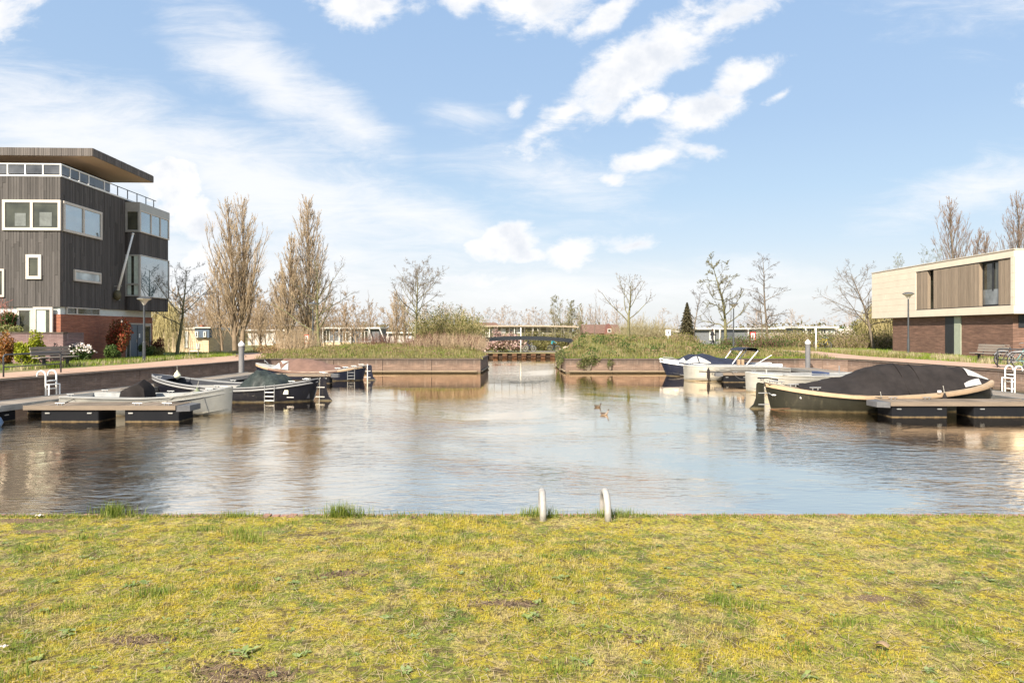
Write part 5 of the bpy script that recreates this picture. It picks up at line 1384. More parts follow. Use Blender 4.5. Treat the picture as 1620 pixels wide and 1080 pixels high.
villa('grey bungalow with white posts behind the red and white sign', 1160, 1214, 518.5, 540, 104, VGREY, [(1183, 1192, 521, 538, 'dark')], fins=((1182, 1182), (1195, 1195)))
villa('creamy low wall of the house between the tall bare trees and the slanted grey front', 1215, 1262, 518, 536, 92, VWALL, [])
t = villa('dark grey slanted house front with one tall framed window', 1262, 1294, 516, 535, 88, VGREY, [(1270, 1284, 519, 534, 'dark')], fins=((1275, 1271), (1286, 1287)), plinth=BRH)
villa('white bungalow with a long window band and balcony right of the grey slanted front', 1294, 1322, 516, 536, 90, VWALL, [(1297, 1307, 520, 529, 'dark'), (1308, 1320, 520, 529, 'pale')])
villa('pale terrace of low houses in the blossoms left of the stone house', 1326, 1418, 520, 536, 98, VWALL, [(1332, 1338, 524, 534, 'pale'), (1344, 1352, 523, 535, 'dark'), (1362, 1370, 524, 534, 'pale'), (1380, 1386, 523, 535, 'dark'), (1396, 1402, 522, 532, 'dark')])

# ================================================================== vegetation
def grow(seed, H, r0, levels, lean=(0, 0), wob0=.05, n0=10, droop=0.0):
    g = np.random.default_rng(seed)
    def run(P0, D0, L, r, n, wob, trop, taper=.35, tip=None):
        Nn = len(P0); P = np.zeros((Nn, n, 3)); P[:, 0] = P0; D = D0.copy(); Dn = np.zeros((Nn, n, 3)); Dn[:, 0] = D
        st = (L / (n - 1))[:, None]
        for k in range(1, n):
            D = D + g.normal(size=(Nn, 3)) * wob + np.array([0, 0, 1.0]) * trop
            D /= np.linalg.norm(D, axis=1, keepdims=True); P[:, k] = P[:, k - 1] + D * st; Dn[:, k] = D
        tt = np.linspace(0, 1, n)[None, :]
        Rr = r[:, None] * (1 - (1 - taper) * tt)
        return P, Dn, Rr
    d0 = np.array([[lean[0], lean[1], 1.0]]); d0 /= np.linalg.norm(d0)
    P, D, Rr = run(np.zeros((1, 3)), d0, np.array([H * 1.0]), np.array([r0]), n0, wob0, .02, .12)
    out = [(P, Rr)]
    Lp = np.array([H])
    for lv in levels:
        Nn, n, _ = P.shape; mch = lv['m']
        pi = np.repeat(np.arange(Nn), mch); tp = g.uniform(lv['t0'], lv.get('t1', 1.0), len(pi))
        if Nn == 1: tp = np.linspace(lv['t0'], lv.get('t1', 1.0), mch) + g.uniform(-.015, .015, mch); tp = np.clip(tp, 0, .995)
        f = tp * (n - 1); k = np.minimum(f.astype(int), n - 2); w = (f - k)[:, None]
        p = P[pi, k] * (1 - w) + P[pi, k + 1] * w; d = D[pi, k + 1]; rr = Rr[pi, k] * (1 - w[:, 0]) + Rr[pi, k + 1] * w[:, 0]
        q = g.normal(size=(len(pi), 3)); q -= (q * d).sum(1, keepdims=True) * d; q /= np.linalg.norm(q, axis=1, keepdims=True) + 1e-9
        if Nn == 1:
            an = np.arange(mch) * 2.4 + g.uniform(-.5, .5, mch); e1 = np.cross(d, [0, 1.0, .1]); e1 /= np.linalg.norm(e1, axis=1, keepdims=True); e2 = np.cross(d, e1)
            q = e1 * np.cos(an)[:, None] + e2 * np.sin(an)[:, None]
        a_ = R(lv['ang']) * g.uniform(.7, 1.25, len(pi))[:, None]
        d = d * np.cos(a_) + q * np.sin(a_)
        sh = lv.get('shape'); prof = np.interp(tp, *sh) if sh else (1 - .55 * tp)
        L = Lp[pi] * lv['len'] * prof * g.uniform(.65, 1.2, len(pi))
        rad = np.minimum(rr * lv['rr'], rr * .9); rad = np.maximum(rad, lv.get('rmin', .004))
        P, D, Rr = run(p, d, L, rad, lv.get('n', 4), lv['wob'], lv['trop'], lv.get('taper', .3))
        Lp = L; out.append((P, Rr))
    return out
def scaled(out, H):
    return out
def tree(name, label, x, y, z, out, bark, twig, split=2, group=None, cat='tree', leaves=None):
    t = thing(name, label, cat, (x, y, z), 0, group)
    ks = [7, 5, 4, 3, 3]
    V, F = merge_np([tubes_np(P, Rr, ks[min(i, 4)]) for i, (P, Rr) in enumerate(out[:split])]); nmesh('trunk', V, F, bark, t, True)
    V, F = merge_np([tubes_np(P, Rr, ks[min(i + split, 4)]) for i, (P, Rr) in enumerate(out[split:])]); nmesh('crown', V, F, twig, t)
    if leaves:
        nl, size, mat, nm = leaves; g = np.random.default_rng(9); P = out[-1][0] if nm == 'buds' else out[2][0]; k = g.integers(0, len(P), nl); C = P[k, g.integers(1, P.shape[1], nl)] + g.normal(size=(nl, 3)) * size
        V, F = leaves_np(C, size, g); nmesh(nm, V, F, mat, t)
    return t
BARK = worn('bark_grey', (.17, .135, .10), .9, var=.3, scale=3, bump=.5); BARKG = worn('bark_green', (.17, .155, .075), .9, var=.3, scale=3, bump=.5)
TWIG = worn('twig_grey', (.20, .16, .125), .9, var=.2, scale=2, bump=0); TWIGT = worn('twig_tan', (.44, .33, .21), .9, var=.25, scale=1, bump=0); TWIGD = worn('twig_dark', (.12, .095, .08), .9, var=.2, bump=0)
TWIGY = worn('twig_yellow', (.46, .38, .18), .9, var=.25, scale=1, bump=0)
BARKT = worn('bark_tan', (.24, .175, .115), .9, var=.3, scale=1.5, bump=.3)
def zground(x, y): return float(height(x, y)) - .05
def broad(seed, H, r0, m=13, t0=.32, ang=52, ln=.5, trop=.10, tw=5, wob=.12, lean=(0, 0), rmin=.006, m2=7, m3=6):
    return grow(seed, H, r0, [dict(m=m, t0=t0, ang=ang, len=ln, rr=.5, n=6, wob=wob, trop=trop, shape=([0, t0, .6, 1], [1, 1, .75, .35])),
                              dict(m=m2, t0=.2, ang=40, len=.5, rr=.6, n=5, wob=.14, trop=.05), dict(m=m3, t0=.15, ang=38, len=.5, rr=.6, n=4, wob=.16, trop=.04, rmin=rmin),
                              dict(m=3, t0=.3, ang=35, len=.5, rr=.7, n=3, wob=.1, trop=.03, rmin=rmin * .8)], lean)
def poplar(seed, H, r0, m=64, sp=1.0, lean=(0, 0), t0=.06, m2=12, m3=8, ln=.50, rmin=.014):
    return grow(seed, H, r0, [dict(m=m, t0=t0, t1=.99, ang=30 * sp, len=ln, rr=.34, n=7, wob=.05, trop=.16, shape=([0, .1, .3, .6, .85, 1], [.75, .95, .9, .62, .36, .16])),
                              dict(m=m2, t0=.12, ang=24, len=.36, rr=.5, n=5, wob=.07, trop=.14, rmin=rmin), dict(m=m3, t0=.1, ang=26, len=.5, rr=.6, n=3, wob=.08, trop=.1, rmin=rmin)], lean, wob0=.015, n0=14)
def join_out(*outs):
    """several leaders, offset, in one tree"""
    res = []
    for i in range(len(outs[0][1])):
        mx = [(o[1][i][0] + np.array(o[0]), o[1][i][1]) for o in outs]
        res.append((np.concatenate([a_ for a_, _ in mx]), np.concatenate([b_ for _, b_ in mx])))
    return res
# poplars left
Yp = 74
o1 = join_out(((0, 0, 0), poplar(1, 15.7, .30, 50, 1.0, (-.035, 0), m3=7)), ((.7, .2, 0), poplar(2, 15.9, .29, 50, 1.0, (.045, 0), m3=7)), ((-1.5, .3, 0), poplar(3, 9.5, .14, 34, 1.15, (-.10, 0))))
tree('poplar_tree', 'tall bare poplar with two leading stems, left of the grey mooring post', PX(372, Yp), Yp, -.6, o1, BARKT, TWIGT)
o1 = join_out(((0, 0, 0), poplar(5, 16.0, .33, 66, 1.05, (.012, 0), ln=.46, m3=7)),)
tree('poplar_tree', 'tallest bare poplar right of the middle, rising behind the lamp on the left bank', PX(484, Yp), Yp + 1, -.6, o1, BARKT, TWIGT)
tree('poplar_tree', 'slimmer bare poplar just left of the tallest one', PX(459, Yp), Yp - 1, -.6, poplar(6, 12.0, .24, 64, .95, ln=.42), BARKT, TWIGT)
tree('poplar_tree', 'short bare poplar at the left foot of the twin poplars', PX(436, Yp), Yp + 2, -.6, poplar(7, 8.2, .16, 44, 1.1), BARKT, TWIGT)
tree('poplar_tree', 'small bare poplar standing between the two tall poplar groups', PX(413, 88), 88, -1.0, poplar(8, 6.5, .13, 40, 1.1), BARKT, TWIGT)
tree('poplar_tree', 'slim distant poplar behind the lone bare tree on the left bank', PX(627, 112), 112, -1.6, join_out(((0, 0, 0), poplar(9, 9.2, .16, 44, .9)), ((1.4, .3, 0), poplar(10, 8.0, .14, 40, .9)),), BARKT, TWIGT)
# bare round crowned trees
tree('bare_tree', 'small bare tree right of the timber house corner', PX(280, 44), 44, zground(PX(280, 44), 44), broad(21, 5.6, .12, 18, .36, 62, .55, .07, lean=(.04, 0), m2=7, m3=6, rmin=.008), BARKG, TWIG)
tree('bare_tree', 'spreading bare tree close to the lamp below the poplars', PX(507, 64), 64, zground(PX(507, 64), 64), broad(22, 9.4, .17, 20, .25, 62, .62, .09, m2=8, rmin=.010), BARKG, TWIG)
tree('bare_tree', 'lone bare tree with a rounded crown in the middle of the left bank', PX(656, 49), 49, zground(PX(656, 49), 49), broad(24, 5.6, .11, 26, .36, 62, .60, .09, m2=8, m3=7, rmin=.008), BARKG, TWIG)
tree('bare_tree', 'sparse bare tree with upturned limbs on the mound right of the bridge', PX(995, 47), 47, zground(PX(995, 47), 47), broad(26, 4.2, .12, 13, .34, 55, .60, .14, m2=6, m3=4, rmin=.009), BARKG, TWIG)
tree('bare_tree', 'tall bare tree with an ivy clad trunk next to the walking person', PX(1147, 68), 68, -.05, broad(27, 8.8, .17, 20, .2, 62, .36, .03, m2=8, wob=.16, rmin=.010), BARKG, TWIGD, leaves=(5200, .035, leafy('ivy_pale', [(.22, .20, .05), (.3, .25, .08), (.15, .15, .04)]), 'ivy'))
tree('bare_tree', 'tall thin bare tree beside its slimmer twin, right of the red and white sign', PX(1215, 74), 74, -.05, broad(28, 9.6, .15, 22, .14, 62, .36, .03, m2=7, wob=.16, rmin=.010), BARK, TWIGD)
tree('bare_tree', 'slim bare twin with a low fork just left of a taller thin tree', PX(1206, 70), 70, -.05, broad(29, 5.6, .10, 12, .3, 48, .45, .05, m2=6, wob=.16, rmin=.010), BARK, TWIGD)
tree('bare_tree', 'bent dark tree leaning left beside the overhang of the stone house', PX(1383, 58), 58, -.26, broad(31, 7.0, .14, 20, .30, 64, .62, .08, lean=(-.14, 0), m2=7, wob=.13, rmin=.009), BARK, TWIG)
tree('bare_tree', 'bare tree crown rising behind the dark conifer', PX(1096, 72), 72, -.05, broad(32, 5.9, .09, 12, .45, 50, .42, .05, m2=6, rmin=.010), BARK, TWIGD)
for (px, Y, top, sd_, lab) in ((587, 50, 463, 41, 'thin sapling pole on the left bank near the long grey panelled villa'), (940, 48, 463, 42, 'thin sapling on the mound just right of the bridge'), (1495, 80, 330, 0, None)):
    if lab: tree('sapling', lab, PX(px, Y), Y, zground(PX(px, Y), Y), grow(sd_, PZ(top, Y) - zground(PX(px, Y), Y), .03, [dict(m=12, t0=.3, ang=35, len=.22, rr=.5, n=4, wob=.1, trop=.1), dict(m=4, t0=.3, ang=35, len=.4, rr=.6, n=3, wob=.1, trop=.05)], n0=8), BARK, TWIG)
# behind the stone house
tree('poplar_tree', 'bare poplar above the roof of the stone house, the slender one in full view', PX(1511, 80), 80, 0, join_out(((0, 0, 0), poplar(51, 16.2, .22, 44, .85, m2=9, m3=6, t0=.3)), ((1.6, 0, 0), poplar(52, 12.6, .16, 30, 1.1, (.10, 0), m2=9, m3=6, t0=.3))), BARK, worn('twig_brown', (.25, .17, .12), .9, bump=0))
tree('poplar_tree', 'bare poplar above the roof of the stone house, cut by the right frame edge', PX(1608, 80), 80, 0, join_out(((0, 0, 0), poplar(53, 16.8, .22, 44, .9, m2=9, m3=6, t0=.3)), ((-3.0, 0, 0), poplar(54, 12.6, .16, 30, 1.1, (-.04, 0), m2=9, m3=6, t0=.3))), BARK, MATS['twig_brown'])
tree('bare_tree', 'airy budding tree with many upright stems behind the left part of the stone house', PX(1440, 66), 66, 0, join_out(*[((dx_, 0, 0), broad(60 + i, 8.4 + i * .3, .08, 12, .4, 35, .36, .12, m2=6, m3=4)) for i, dx_ in enumerate((-1.4, 0, 1.6))]), BARKG, TWIG, leaves=(2600, .028, leafy('bud_green', [(.25, .28, .12), (.3, .3, .2)]), 'buds'))
# weeping willow left
def weeping(seed, H, n, spread, r0=.2):
    g = np.random.default_rng(seed)
    out = broad(seed, H * .75, r0, 12, .3, 50, .55, .1, m2=5, m3=3)
    P0 = out[2][0][:, -1]; k = g.integers(0, len(P0), n); Pn = 7; L = g.uniform(.3, .85, n) * H
    P = np.zeros((n, Pn, 3)); P[:, 0] = P0[k] + g.normal(size=(n, 3)) * .15
    d = g.normal(size=(n, 3)) * .5; d[:, 2] = .2
    for i in range(1, Pn):
        d[:, 2] -= .55; d[:, :2] *= .75; dn = d / np.linalg.norm(d, axis=1, keepdims=True); P[:, i] = P[:, i - 1] + dn * (L / (Pn - 1))[:, None]
    P[:, :, 2] = np.maximum(P[:, :, 2], .3)
    Rr = np.full((n, Pn), .012) * np.linspace(1.2, .8, Pn)[None]
    return out[:3] + [(P, Rr)]
tree('willow_tree', 'pale yellow weeping willow beside the beige brick house', PX(262, 68), 68, -1.1, weeping(71, 6.6, 650, 3), BARKT, TWIGY)
tree('willow_tree', 'thin yellow green willow between the bent tree and the stone house', PX(1398, 62), 62, 0, weeping(72, 5.2, 500, 2), BARKG, TWIGY)
# shrubs of stems
def stems(seed, n, rx, ry, h, mat, name, label, x, y, z=None, cat='shrub', fan=.35, r=.012, lv=True, leaf=None, trop=.03):
    g = np.random.default_rng(seed); t = thing(name, label, cat, (x, y, zground(x, y) if z is None else z))
    P0 = np.stack([g.uniform(-rx, rx, n), g.uniform(-ry, ry, n), np.zeros(n)], 1); e = np.sqrt(np.clip(1 - (P0[:, 0] / rx) ** 2, .05, 1))
    L = h * g.uniform(.55, 1.1, n) * (.5 + .5 * e); Pn = 5; P = np.zeros((n, Pn, 3)); P[:, 0] = P0
    d = g.normal(size=(n, 3)) * fan; d[:, 2] = 1; d[:, 0] += P0[:, 0] / rx * .3
    for i in range(1, Pn):
        d = d + g.normal(size=(n, 3)) * .1 + np.array([0, 0, trop]); d /= np.linalg.norm(d, axis=1, keepdims=True); P[:, i] = P[:, i - 1] + d * (L / (Pn - 1))[:, None]
    Rr = np.full((n, Pn), r) * np.linspace(1, .35, Pn)[None]
    parts = [tubes_np(P, Rr, 3)]
    if lv:
        m_ = n * 4; k = g.integers(0, n, m_); s = g.integers(1, 4, m_); q = P[k, s]; dd = g.normal(size=(m_, 3)) * .5; dd[:, 2] = np.abs(dd[:, 2]) + .5; dd /= np.linalg.norm(dd, axis=1, keepdims=True)
        l2 = L[k] * g.uniform(.12, .35, m_); Q = np.stack([q, q + dd * (l2 * .5)[:, None], q + dd * l2[:, None] + g.normal(size=(m_, 3)) * .03], 1)
        parts.append(tubes_np(Q, np.full((m_, 3), r * .55), 3))
    V, F = merge_np(parts); nmesh('stems', V, F, mat, t)
    if leaf:
        nl, size, lm, nm = leaf; k = g.integers(0, n, nl); s = g.integers(1, Pn, nl); C = P[k, s] + g.normal(size=(nl, 3)) * [rx * .12, ry * .12, .15]
        V, F = leaves_np(C, size, g); nmesh(nm, V, F, lm, t)
    return t
LG_ = leafy('leaf_olive', [(.14, .13, .03), (.20, .19, .045), (.26, .24, .07)])
LG2 = leafy('leaf_green', [(.05, .09, .02), (.09, .14, .03), (.14, .19, .045)])
LGW = leafy('willow_leaf', [(.09, .11, .025), (.15, .16, .035), (.24, .23, .06), (.11, .10, .03)])
STRAWT = worn('dry_stems', (.42, .31, .20), .9, var=.25, scale=1, bump=0)
REDT = worn('red_stems', (.20, .11, .08), .9, var=.25, bump=0)
stems(81, 460, 1.8, 1.1, 3.0, TWIGY, 'shrub', 'olive green willow shrub right of the lone bare tree', PX(705, 51), 51, leaf=(9500, .055, LGW, 'leaves'))
stems(82, 300, .9, .9, 2.6, TWIGY, 'shrub', 'pointed olive shrub at the left end of the footbridge', PX(738, 53), 53, leaf=(4600, .055, LGW, 'leaves'))
stems(110, 420, 2.6, 1.2, 1.15, REDT, 'bramble', 'dark brown bramble stems among the reeds left of the channel', PX(700, 46), 46.3, r=.009, fan=.4)
stems(83, 460, 2.4, 1.3, 1.05, STRAWT, 'reeds', 'tall dry reeds and bramble stems on the bank left of the channel', PX(712, 45.5), 45.5, cat='reeds', r=.008, fan=.3)
stems(84, 420, .9, .7, 1.5, STRAWT, 'reeds', 'dry stems leaning over the corner by the footbridge', PX(745, 50), 50, cat='reeds', r=.008)
stems(85, 260, 1.2, .8, 1.7, TWIGT, 'shrub', 'thin tan saplings and stems under the tallest poplar', PX(470, 47), 47, r=.010, fan=.15)
stems(86, 240, 1.3, .8, 1.1, REDT, 'shrub', 'reddish brown twiggy shrub in front of the grey panelled villa end', PX(598, 52), 52, r=.008)
stems(87, 160, 1.0, .6, .8, TWIGT, 'shrub', 'small orange brown twiggy shrub at the path bend on the left', PX(425, 60), 60, z=-.6, leaf=(2600, .07, leafy('leaf_rust', [(.3, .18, .07), (.4, .27, .12)]), 'leaves'))
stems(88, 650, 1.9, 1.5, 3.0, worn('twig_pale_olive', (.34, .29, .16), .9, bump=0), 'shrub', 'pale globe shaped bare shrub on the right of the sparse tree', PX(1017, 64), 64, z=0, r=.014, fan=.55)
stems(89, 420, 1.6, 1.2, 2.2, worn('twig_pale', (.40, .34, .25), .9, bump=0), 'shrub', 'pale bare shrub left of the dark conifer', PX(1062, 78), 78, z=0, r=.012, fan=.5)
for (px, Y, w, h, sd_, lab) in ((1075, 58, 1.2, .9, 90, 'low brown bramble right of the round white sign'), (1195, 58, 2.6, 1.0, 91, 'brown and green bramble thicket below the thin bare trees'), (1240, 62, 2.4, 1.3, 92, 'bushy bramble left of the path bend'), (1330, 64, 2.6, 1.2, 93, 'flowering hedge shrub behind the parked yellow bicycle'), (1375, 60, 2.6, 1.4, 94, 'brown hedge shrub below the bent dark tree'), (1420, 62, 2.4, 1.3, 95, 'hedge shrub at the corner of the stone house'), (1275, 70, 2.2, 1.3, 96, 'green hedge shrub behind the right mooring post')):
    stems(sd_, 420, w * 1.15, 1.1, h * 1.35, REDT if sd_ % 2 else STRAWT, 'bramble', lab, PX(px, Y), Y, leaf=(3400, .07, LG2 if sd_ % 2 else LG_, 'leaves'), r=.009, fan=.5)
stems(97, 500, 2.0, 1.4, 2.6, TWIGT, 'shrub', 'rust brown shrub behind the middle of the footbridge rail', PX(864, 120), 120, z=-1.4, r=.02, fan=.5, leaf=(5000, .12, leafy('leaf_ochre', [(.32, .18, .05), (.42, .27, .10)]), 'leaves'))
for (px, top, sd_, lab) in ((887, 474, 98, 'pale many stemmed tree behind the right end of the bridge rail'), (905, 482, 99, 'greenish many stemmed tree right of the bridge rail')):
    tree('bare_tree', lab, PX(px, 95), 95, -1.3, join_out(*[((dx_, 0, 0), broad(sd_ * 7 + i, PZ(top, 95) + 1.3 - abs(dx_) * .5, .09, 10, .3, 32, .4, .12, m2=6, m3=4, rmin=.014)) for i, dx_ in enumerate((-.9, 0, 1.0))]), BARKG, worn('twig_pale', (.40, .34, .25), .9, bump=0), leaves=(2200, .05, LG_, 'buds'))
# dark conifer
g = np.random.default_rng(33); n = 15000; Hc = 4.0; tt = g.uniform(0, 1, n) ** .8; tier = np.floor(tt * 17) / 17; rad = (1 - tt) ** .85 * 1.5 * (.55 + .45 * (1 - (tt * 17 % 1))); an = g.uniform(0, 6.283, n)
lob = .75 + .25 * np.sin(an * 5 + tier * 40); rr = rad * lob * g.uniform(.15, 1, n) ** .5
C = np.stack([rr * np.cos(an), rr * np.sin(an), .25 + tt * Hc - rr * .22], 1)
t = thing('conifer_tree', 'dark green cone shaped conifer near the walking person', 'tree', (PX(1087, 66), 66, 0))
V, F = leaves_np(C, .085, g, .35); nmesh('crown', V, F, leafy('conifer', [(.05, .05, .025), (.10, .085, .04), (.16, .12, .06)], trans=.1), t)
MB().lathe([(.12, -.1), (.02, Hc)], k=8).build('trunk', BARK, t)
# leafy bushes
def bush(name, label, x, y, z, rx, ry, rz, n, size, mat, cat='shrub', seed=1, flowers=None, lumps=9):
    g = np.random.default_rng(seed); t = thing(name, label, cat, (x, y, z))
    cs = np.stack([g.uniform(-.6, .6, lumps) * rx, g.uniform(-.6, .6, lumps) * ry, g.uniform(.25, .72, lumps) * rz * 1.5], 1); rl = g.uniform(.38, .62, lumps)
    k = g.integers(0, lumps, n); d = rand_dirs(n, g) * g.uniform(.35, 1, (n, 1)) ** .6
    C = cs[k] + d * rl[k][:, None] * np.array([rx, ry, rz * .9]); C[:, 2] = np.abs(C[:, 2])
    V, F = leaves_np(C, size, g); nmesh('leaves', V, F, mat, t)
    gs = MB()
    for i in range(9):
        e = cs[i % lumps]; gs.tube([(e[0] * .15, e[1] * .15, -.05), (e[0] * .6, e[1] * .6, e[2] * .6), tuple(e)], [.025, .016, .008], 5)
    gs.build('branches', BARK, t)
    if flowers:
        nf, fs, fm = flowers; k = g.integers(0, lumps, nf); d = rand_dirs(nf, g); d[:, 2] = np.abs(d[:, 2])
        C = cs[k] + d * rl[k][:, None] * np.array([rx, ry, rz * .9]) * 1.08
        cl_ = np.repeat(C, 9, 0) + g.normal(size=(nf * 9, 3)) * fs * .7
        V, F = leaves_np(cl_, fs * .55, g, .9); nmesh('blossom', V, F, fm, t)
    return t
PHOT = leafy('photinia', [(.10, .12, .03), (.28, .09, .035), (.45, .06, .03), (.33, .05, .03)]); YG = leafy('yellow_green', [(.30, .33, .02), (.42, .42, .03), (.2, .26, .02)])
ORG = leafy('orange_leaf', [(.4, .13, .04), (.45, .22, .06), (.25, .14, .04), (.16, .14, .04)]); WH = worn('petal_white', (.72, .62, .55), .7, var=.1); PK = leafy('petal_pink', [(.62, .40, .36), (.68, .52, .46), (.50, .30, .28), (.34, .25, .16), (.2, .16, .08)], trans=.3)
bush('photinia_bush', 'red and green leaved bush beside the grey door of the timber house', PX(190, 37.6), 37.6, 0, .78, .8, 1.55, 4200, .06, PHOT, seed=2, flowers=(3, .06, WH))
bush('photinia_bush', 'small dark red bush at the right corner of the timber house', PX(251, 43.5), 43.5, 0, .36, .5, .75, 1200, .055, leafy('dark_red', [(.3, .05, .04), (.2, .07, .04), (.12, .1, .03)]), seed=3)
bush('laurel_bush', 'white flowering bush right of the left bench', PX(113, 33.6), 33.6, 0, .85, .6, .68, 2400, .06, LG2, seed=4, flowers=(95, .085, WH))
bush('euonymus_bush', 'bright yellow green bush behind the left railing', PX(37, 31.8), 31.8, 0, .42, .4, .8, 1500, .06, YG, seed=5)
bush('euonymus_bush', 'taller bright yellow green bush with a pointed top left of the grey bench', PX(52, 32), 32.2, 0, .34, .35, 1.15, 1300, .055, YG, seed=6)
bush('pieris_bush', 'orange red leaved bush at the left frame edge', PX(5, 32), 32, 0, .5, .5, 1.05, 1900, .06, ORG, seed=7)
bush('terrace_shrub', 'pale green shrub on top of the garden wall at the left edge', PX(15, 33.8), 33.8, 1.2, .7, .4, .5, 1600, .06, leafy('pale_leaf', [(.3, .3, .1), (.2, .22, .06), (.4, .38, .2)]), seed=8)
bush('terrace_shrub', 'dark green shrub with a white bloom above the garden wall', PX(2, 34), 34.0, 1.7, .7, .3, .55, 1500, .06, LG2, seed=9, flowers=(6, .09, WH))
stems(101, 26, .35, .2, 2.3, worn('red_twig', (.42, .16, .12), .8, bump=0), 'shrub', 'thin red twigs rising above the garden wall at the left edge', PX(-2, 33.9), 33.9, z=1.2, r=.014, fan=.3)
for (px, Y, w, h, sd_, mt, lab) in ((230, 40.5, .55, .55, 10, LG2, 'round green bush at the foot of the lamp near the grey door'), (178, 36.4, .45, .6, 11, LG2, 'green bush left of the red leaved bush'), (245, 41, .5, .45, 12, LG_, 'low olive shrub right of the lamp by the timber house'), (6, 33, .4, .35, 14, LG2, 'dark low shrub below the orange leaved bush')):
    bush('low_shrub', lab, PX(px, Y), Y, 0, w, .5, h, 1100, .055, mt, seed=sd_)
# blossom tree under the bridge
bush('blossom_tree', 'pink blossoming tree seen under and over the footbridge', PX(796, 86), 86, -1.4, 2.3, 1.6, 1.7, 900, .11, LG_, cat='tree', seed=15, flowers=(430, .22, PK), lumps=16)
bush('blossom_tree', 'slim pink blossom branch above the bridge deck', PX(787, 88), 88, .2, .6, .5, 1.0, 150, .1, LG_, cat='tree', seed=16, flowers=(60, .16, PK))
bush('blossom_bush', 'white blossoms in the hedge left of the bent tree', PX(1340, 74), 74, 0, 1.6, .8, 1.3, 500, .08, LG_, seed=17, flowers=(70, .12, WH))
IVY = leafy('ivy_leaf', [(.05, .075, .02), (.1, .12, .035), (.17, .17, .06), (.25, .2, .1)])
bush('ivy', 'ivy hanging over the brick corner right of the channel', PX(886, 41.5), 41.5, -.75, .22, 2.3, .92, 1500, .055, IVY, cat='ivy', seed=18)
bush('ivy', 'ivy clump hanging over the wall top near the corner right of the channel', PX(931, 39), 38.9, -.62, .75, .10, .60, 800, .05, IVY, cat='ivy', seed=19)
bush('ivy', 'thin strand of ivy on the wall left of the navy covered boat', PX(965, 39), 38.9, -.6, .22, .07, .48, 170, .045, IVY, cat='ivy', seed=20)
bush('low_shrub', 'dark patch of purple brown shrub at the foot of the lone bare tree', PX(656, 46), 46.2, zground(PX(656, 46), 46.2), .75, .4, .22, 700, .05, leafy('dark_purple', [(.05, .03, .035), (.09, .05, .05)]), seed=22)

# herb and bramble patches on the banks
g = np.random.default_rng(66)
def herbs(n_, xr, yr, keep, name, label, mat, size, hh_, sd_, per=60):
    g = np.random.default_rng(sd_); cx_ = g.uniform(*xr, n_); cy_ = g.uniform(*yr, n_); k = keep(cx_, cy_); cx_, cy_ = cx_[k], cy_[k]; rr_ = g.uniform(.2, .55, len(cx_))
    d = rand_dirs(len(cx_) * per, g); d[:, 2] = np.abs(d[:, 2]); c = np.repeat(np.stack([cx_, cy_, height(cx_, cy_)], 1), per, 0)
    C = c + d * np.repeat(rr_, per)[:, None] * [1, .8, hh_]
    V, F = leaves_np(C, size, g); kind(nmesh(name, V, F, mat), 'stuff', label)
herbs(110, (3.2, 17), (40, 50), on_pen_r0 := (lambda x, y: (x > edge(RC, y) + .3) & (x < 17.5)), 'herbs', 'dark green herb clumps on the right mound', LG2, .06, .75, 21)
herbs(90, (3.2, 19), (40, 52), on_pen_r0, 'brambles', 'brown dead herb clumps on the right mound', leafy('dead_herb', [(.28, .18, .10), (.4, .28, .17), (.2, .14, .07)]), .05, .8, 22)
herbs(60, (-17, -2), (40, 50), lambda x, y: x < edge(LC, y) - .3, 'herbs', 'green herb clumps on the left bank', leafy('herb_lime', [(.16, .2, .04), (.26, .3, .05), (.1, .13, .03)]), .05, .5, 23)
herbs(90, (-17, -2), (40, 50), lambda x, y: x < edge(LC, y) - .3, 'brambles', 'brown dead herb clumps on the left bank', MATS['dead_herb'], .045, .6, 24)

HEDGE = leafy('hedge_olive', [(.13, .13, .035), (.2, .18, .055), (.27, .21, .09), (.17, .17, .05)], trans=.15)
for (px, Y, w, h, sd_, lab) in ((836, 95, 1.9, 1.15, 120, 'olive hedge clump behind the dark clad cyclist'), (862, 96, 1.9, 1.3, 121, 'olive hedge clump between the two cyclists'), (888, 94, 1.8, 1.4, 122, 'olive hedge clump behind the turquoise jacket cyclist'), (770, 93, 1.6, 1.0, 123, 'dark low hedge left of the pink blossom tree'), (845, 103, 2.4, 2.1, 124, 'tall olive shrub above the middle of the bridge deck'), (882, 104, 2.4, 2.0, 125, 'tall olive shrub above the right end of the bridge deck')):
    bush('hedge', lab, PX(px, Y), Y, -1.45, w, .8, h, 2600, .10, HEDGE, cat='hedge', seed=sd_, lumps=14)

# far woods: one mass of bare crowns
g = np.random.default_rng(77)
protos = [broad(200 + i, 8.5, .12, 13, .12, 42, .5, .07, m2=7, m3=4, rmin=.022)[:4] for i in range(3)] + [poplar(210, 9.5, .12, 24, 1.2, m2=6, m3=3, rmin=.02)]
protos_m = [merge_np([tubes_np(P, np.maximum(Rr, .02), 3) for P, Rr in o_]) for o_ in protos]
def woods(name, label, rows_, mat, seed):
    g = np.random.default_rng(seed); parts = []
    for (x0, x1, y0, y1, n, h0, h1) in rows_:
        for i in range(n):
            V, F = protos_m[g.integers(0, 4)]; s = g.uniform(h0, h1) / 8.5; a_ = g.uniform(0, 6.28)
            ca, sa = math.cos(a_), math.sin(a_); Rm = np.array([[ca, -sa, 0], [sa, ca, 0], [0, 0, 1]]); w = s * g.uniform(1.0, 1.5)
            x = x0 + (x1 - x0) * (i + g.uniform(0, 1)) / n; y = g.uniform(y0, y1)
            parts.append(((V @ Rm.T) * [w, w, s] + [x, y, -1.4], F))
    V, F = merge_np(parts); o_ = nmesh(name, V, F, mat); kind(o_, 'stuff', label); return o_
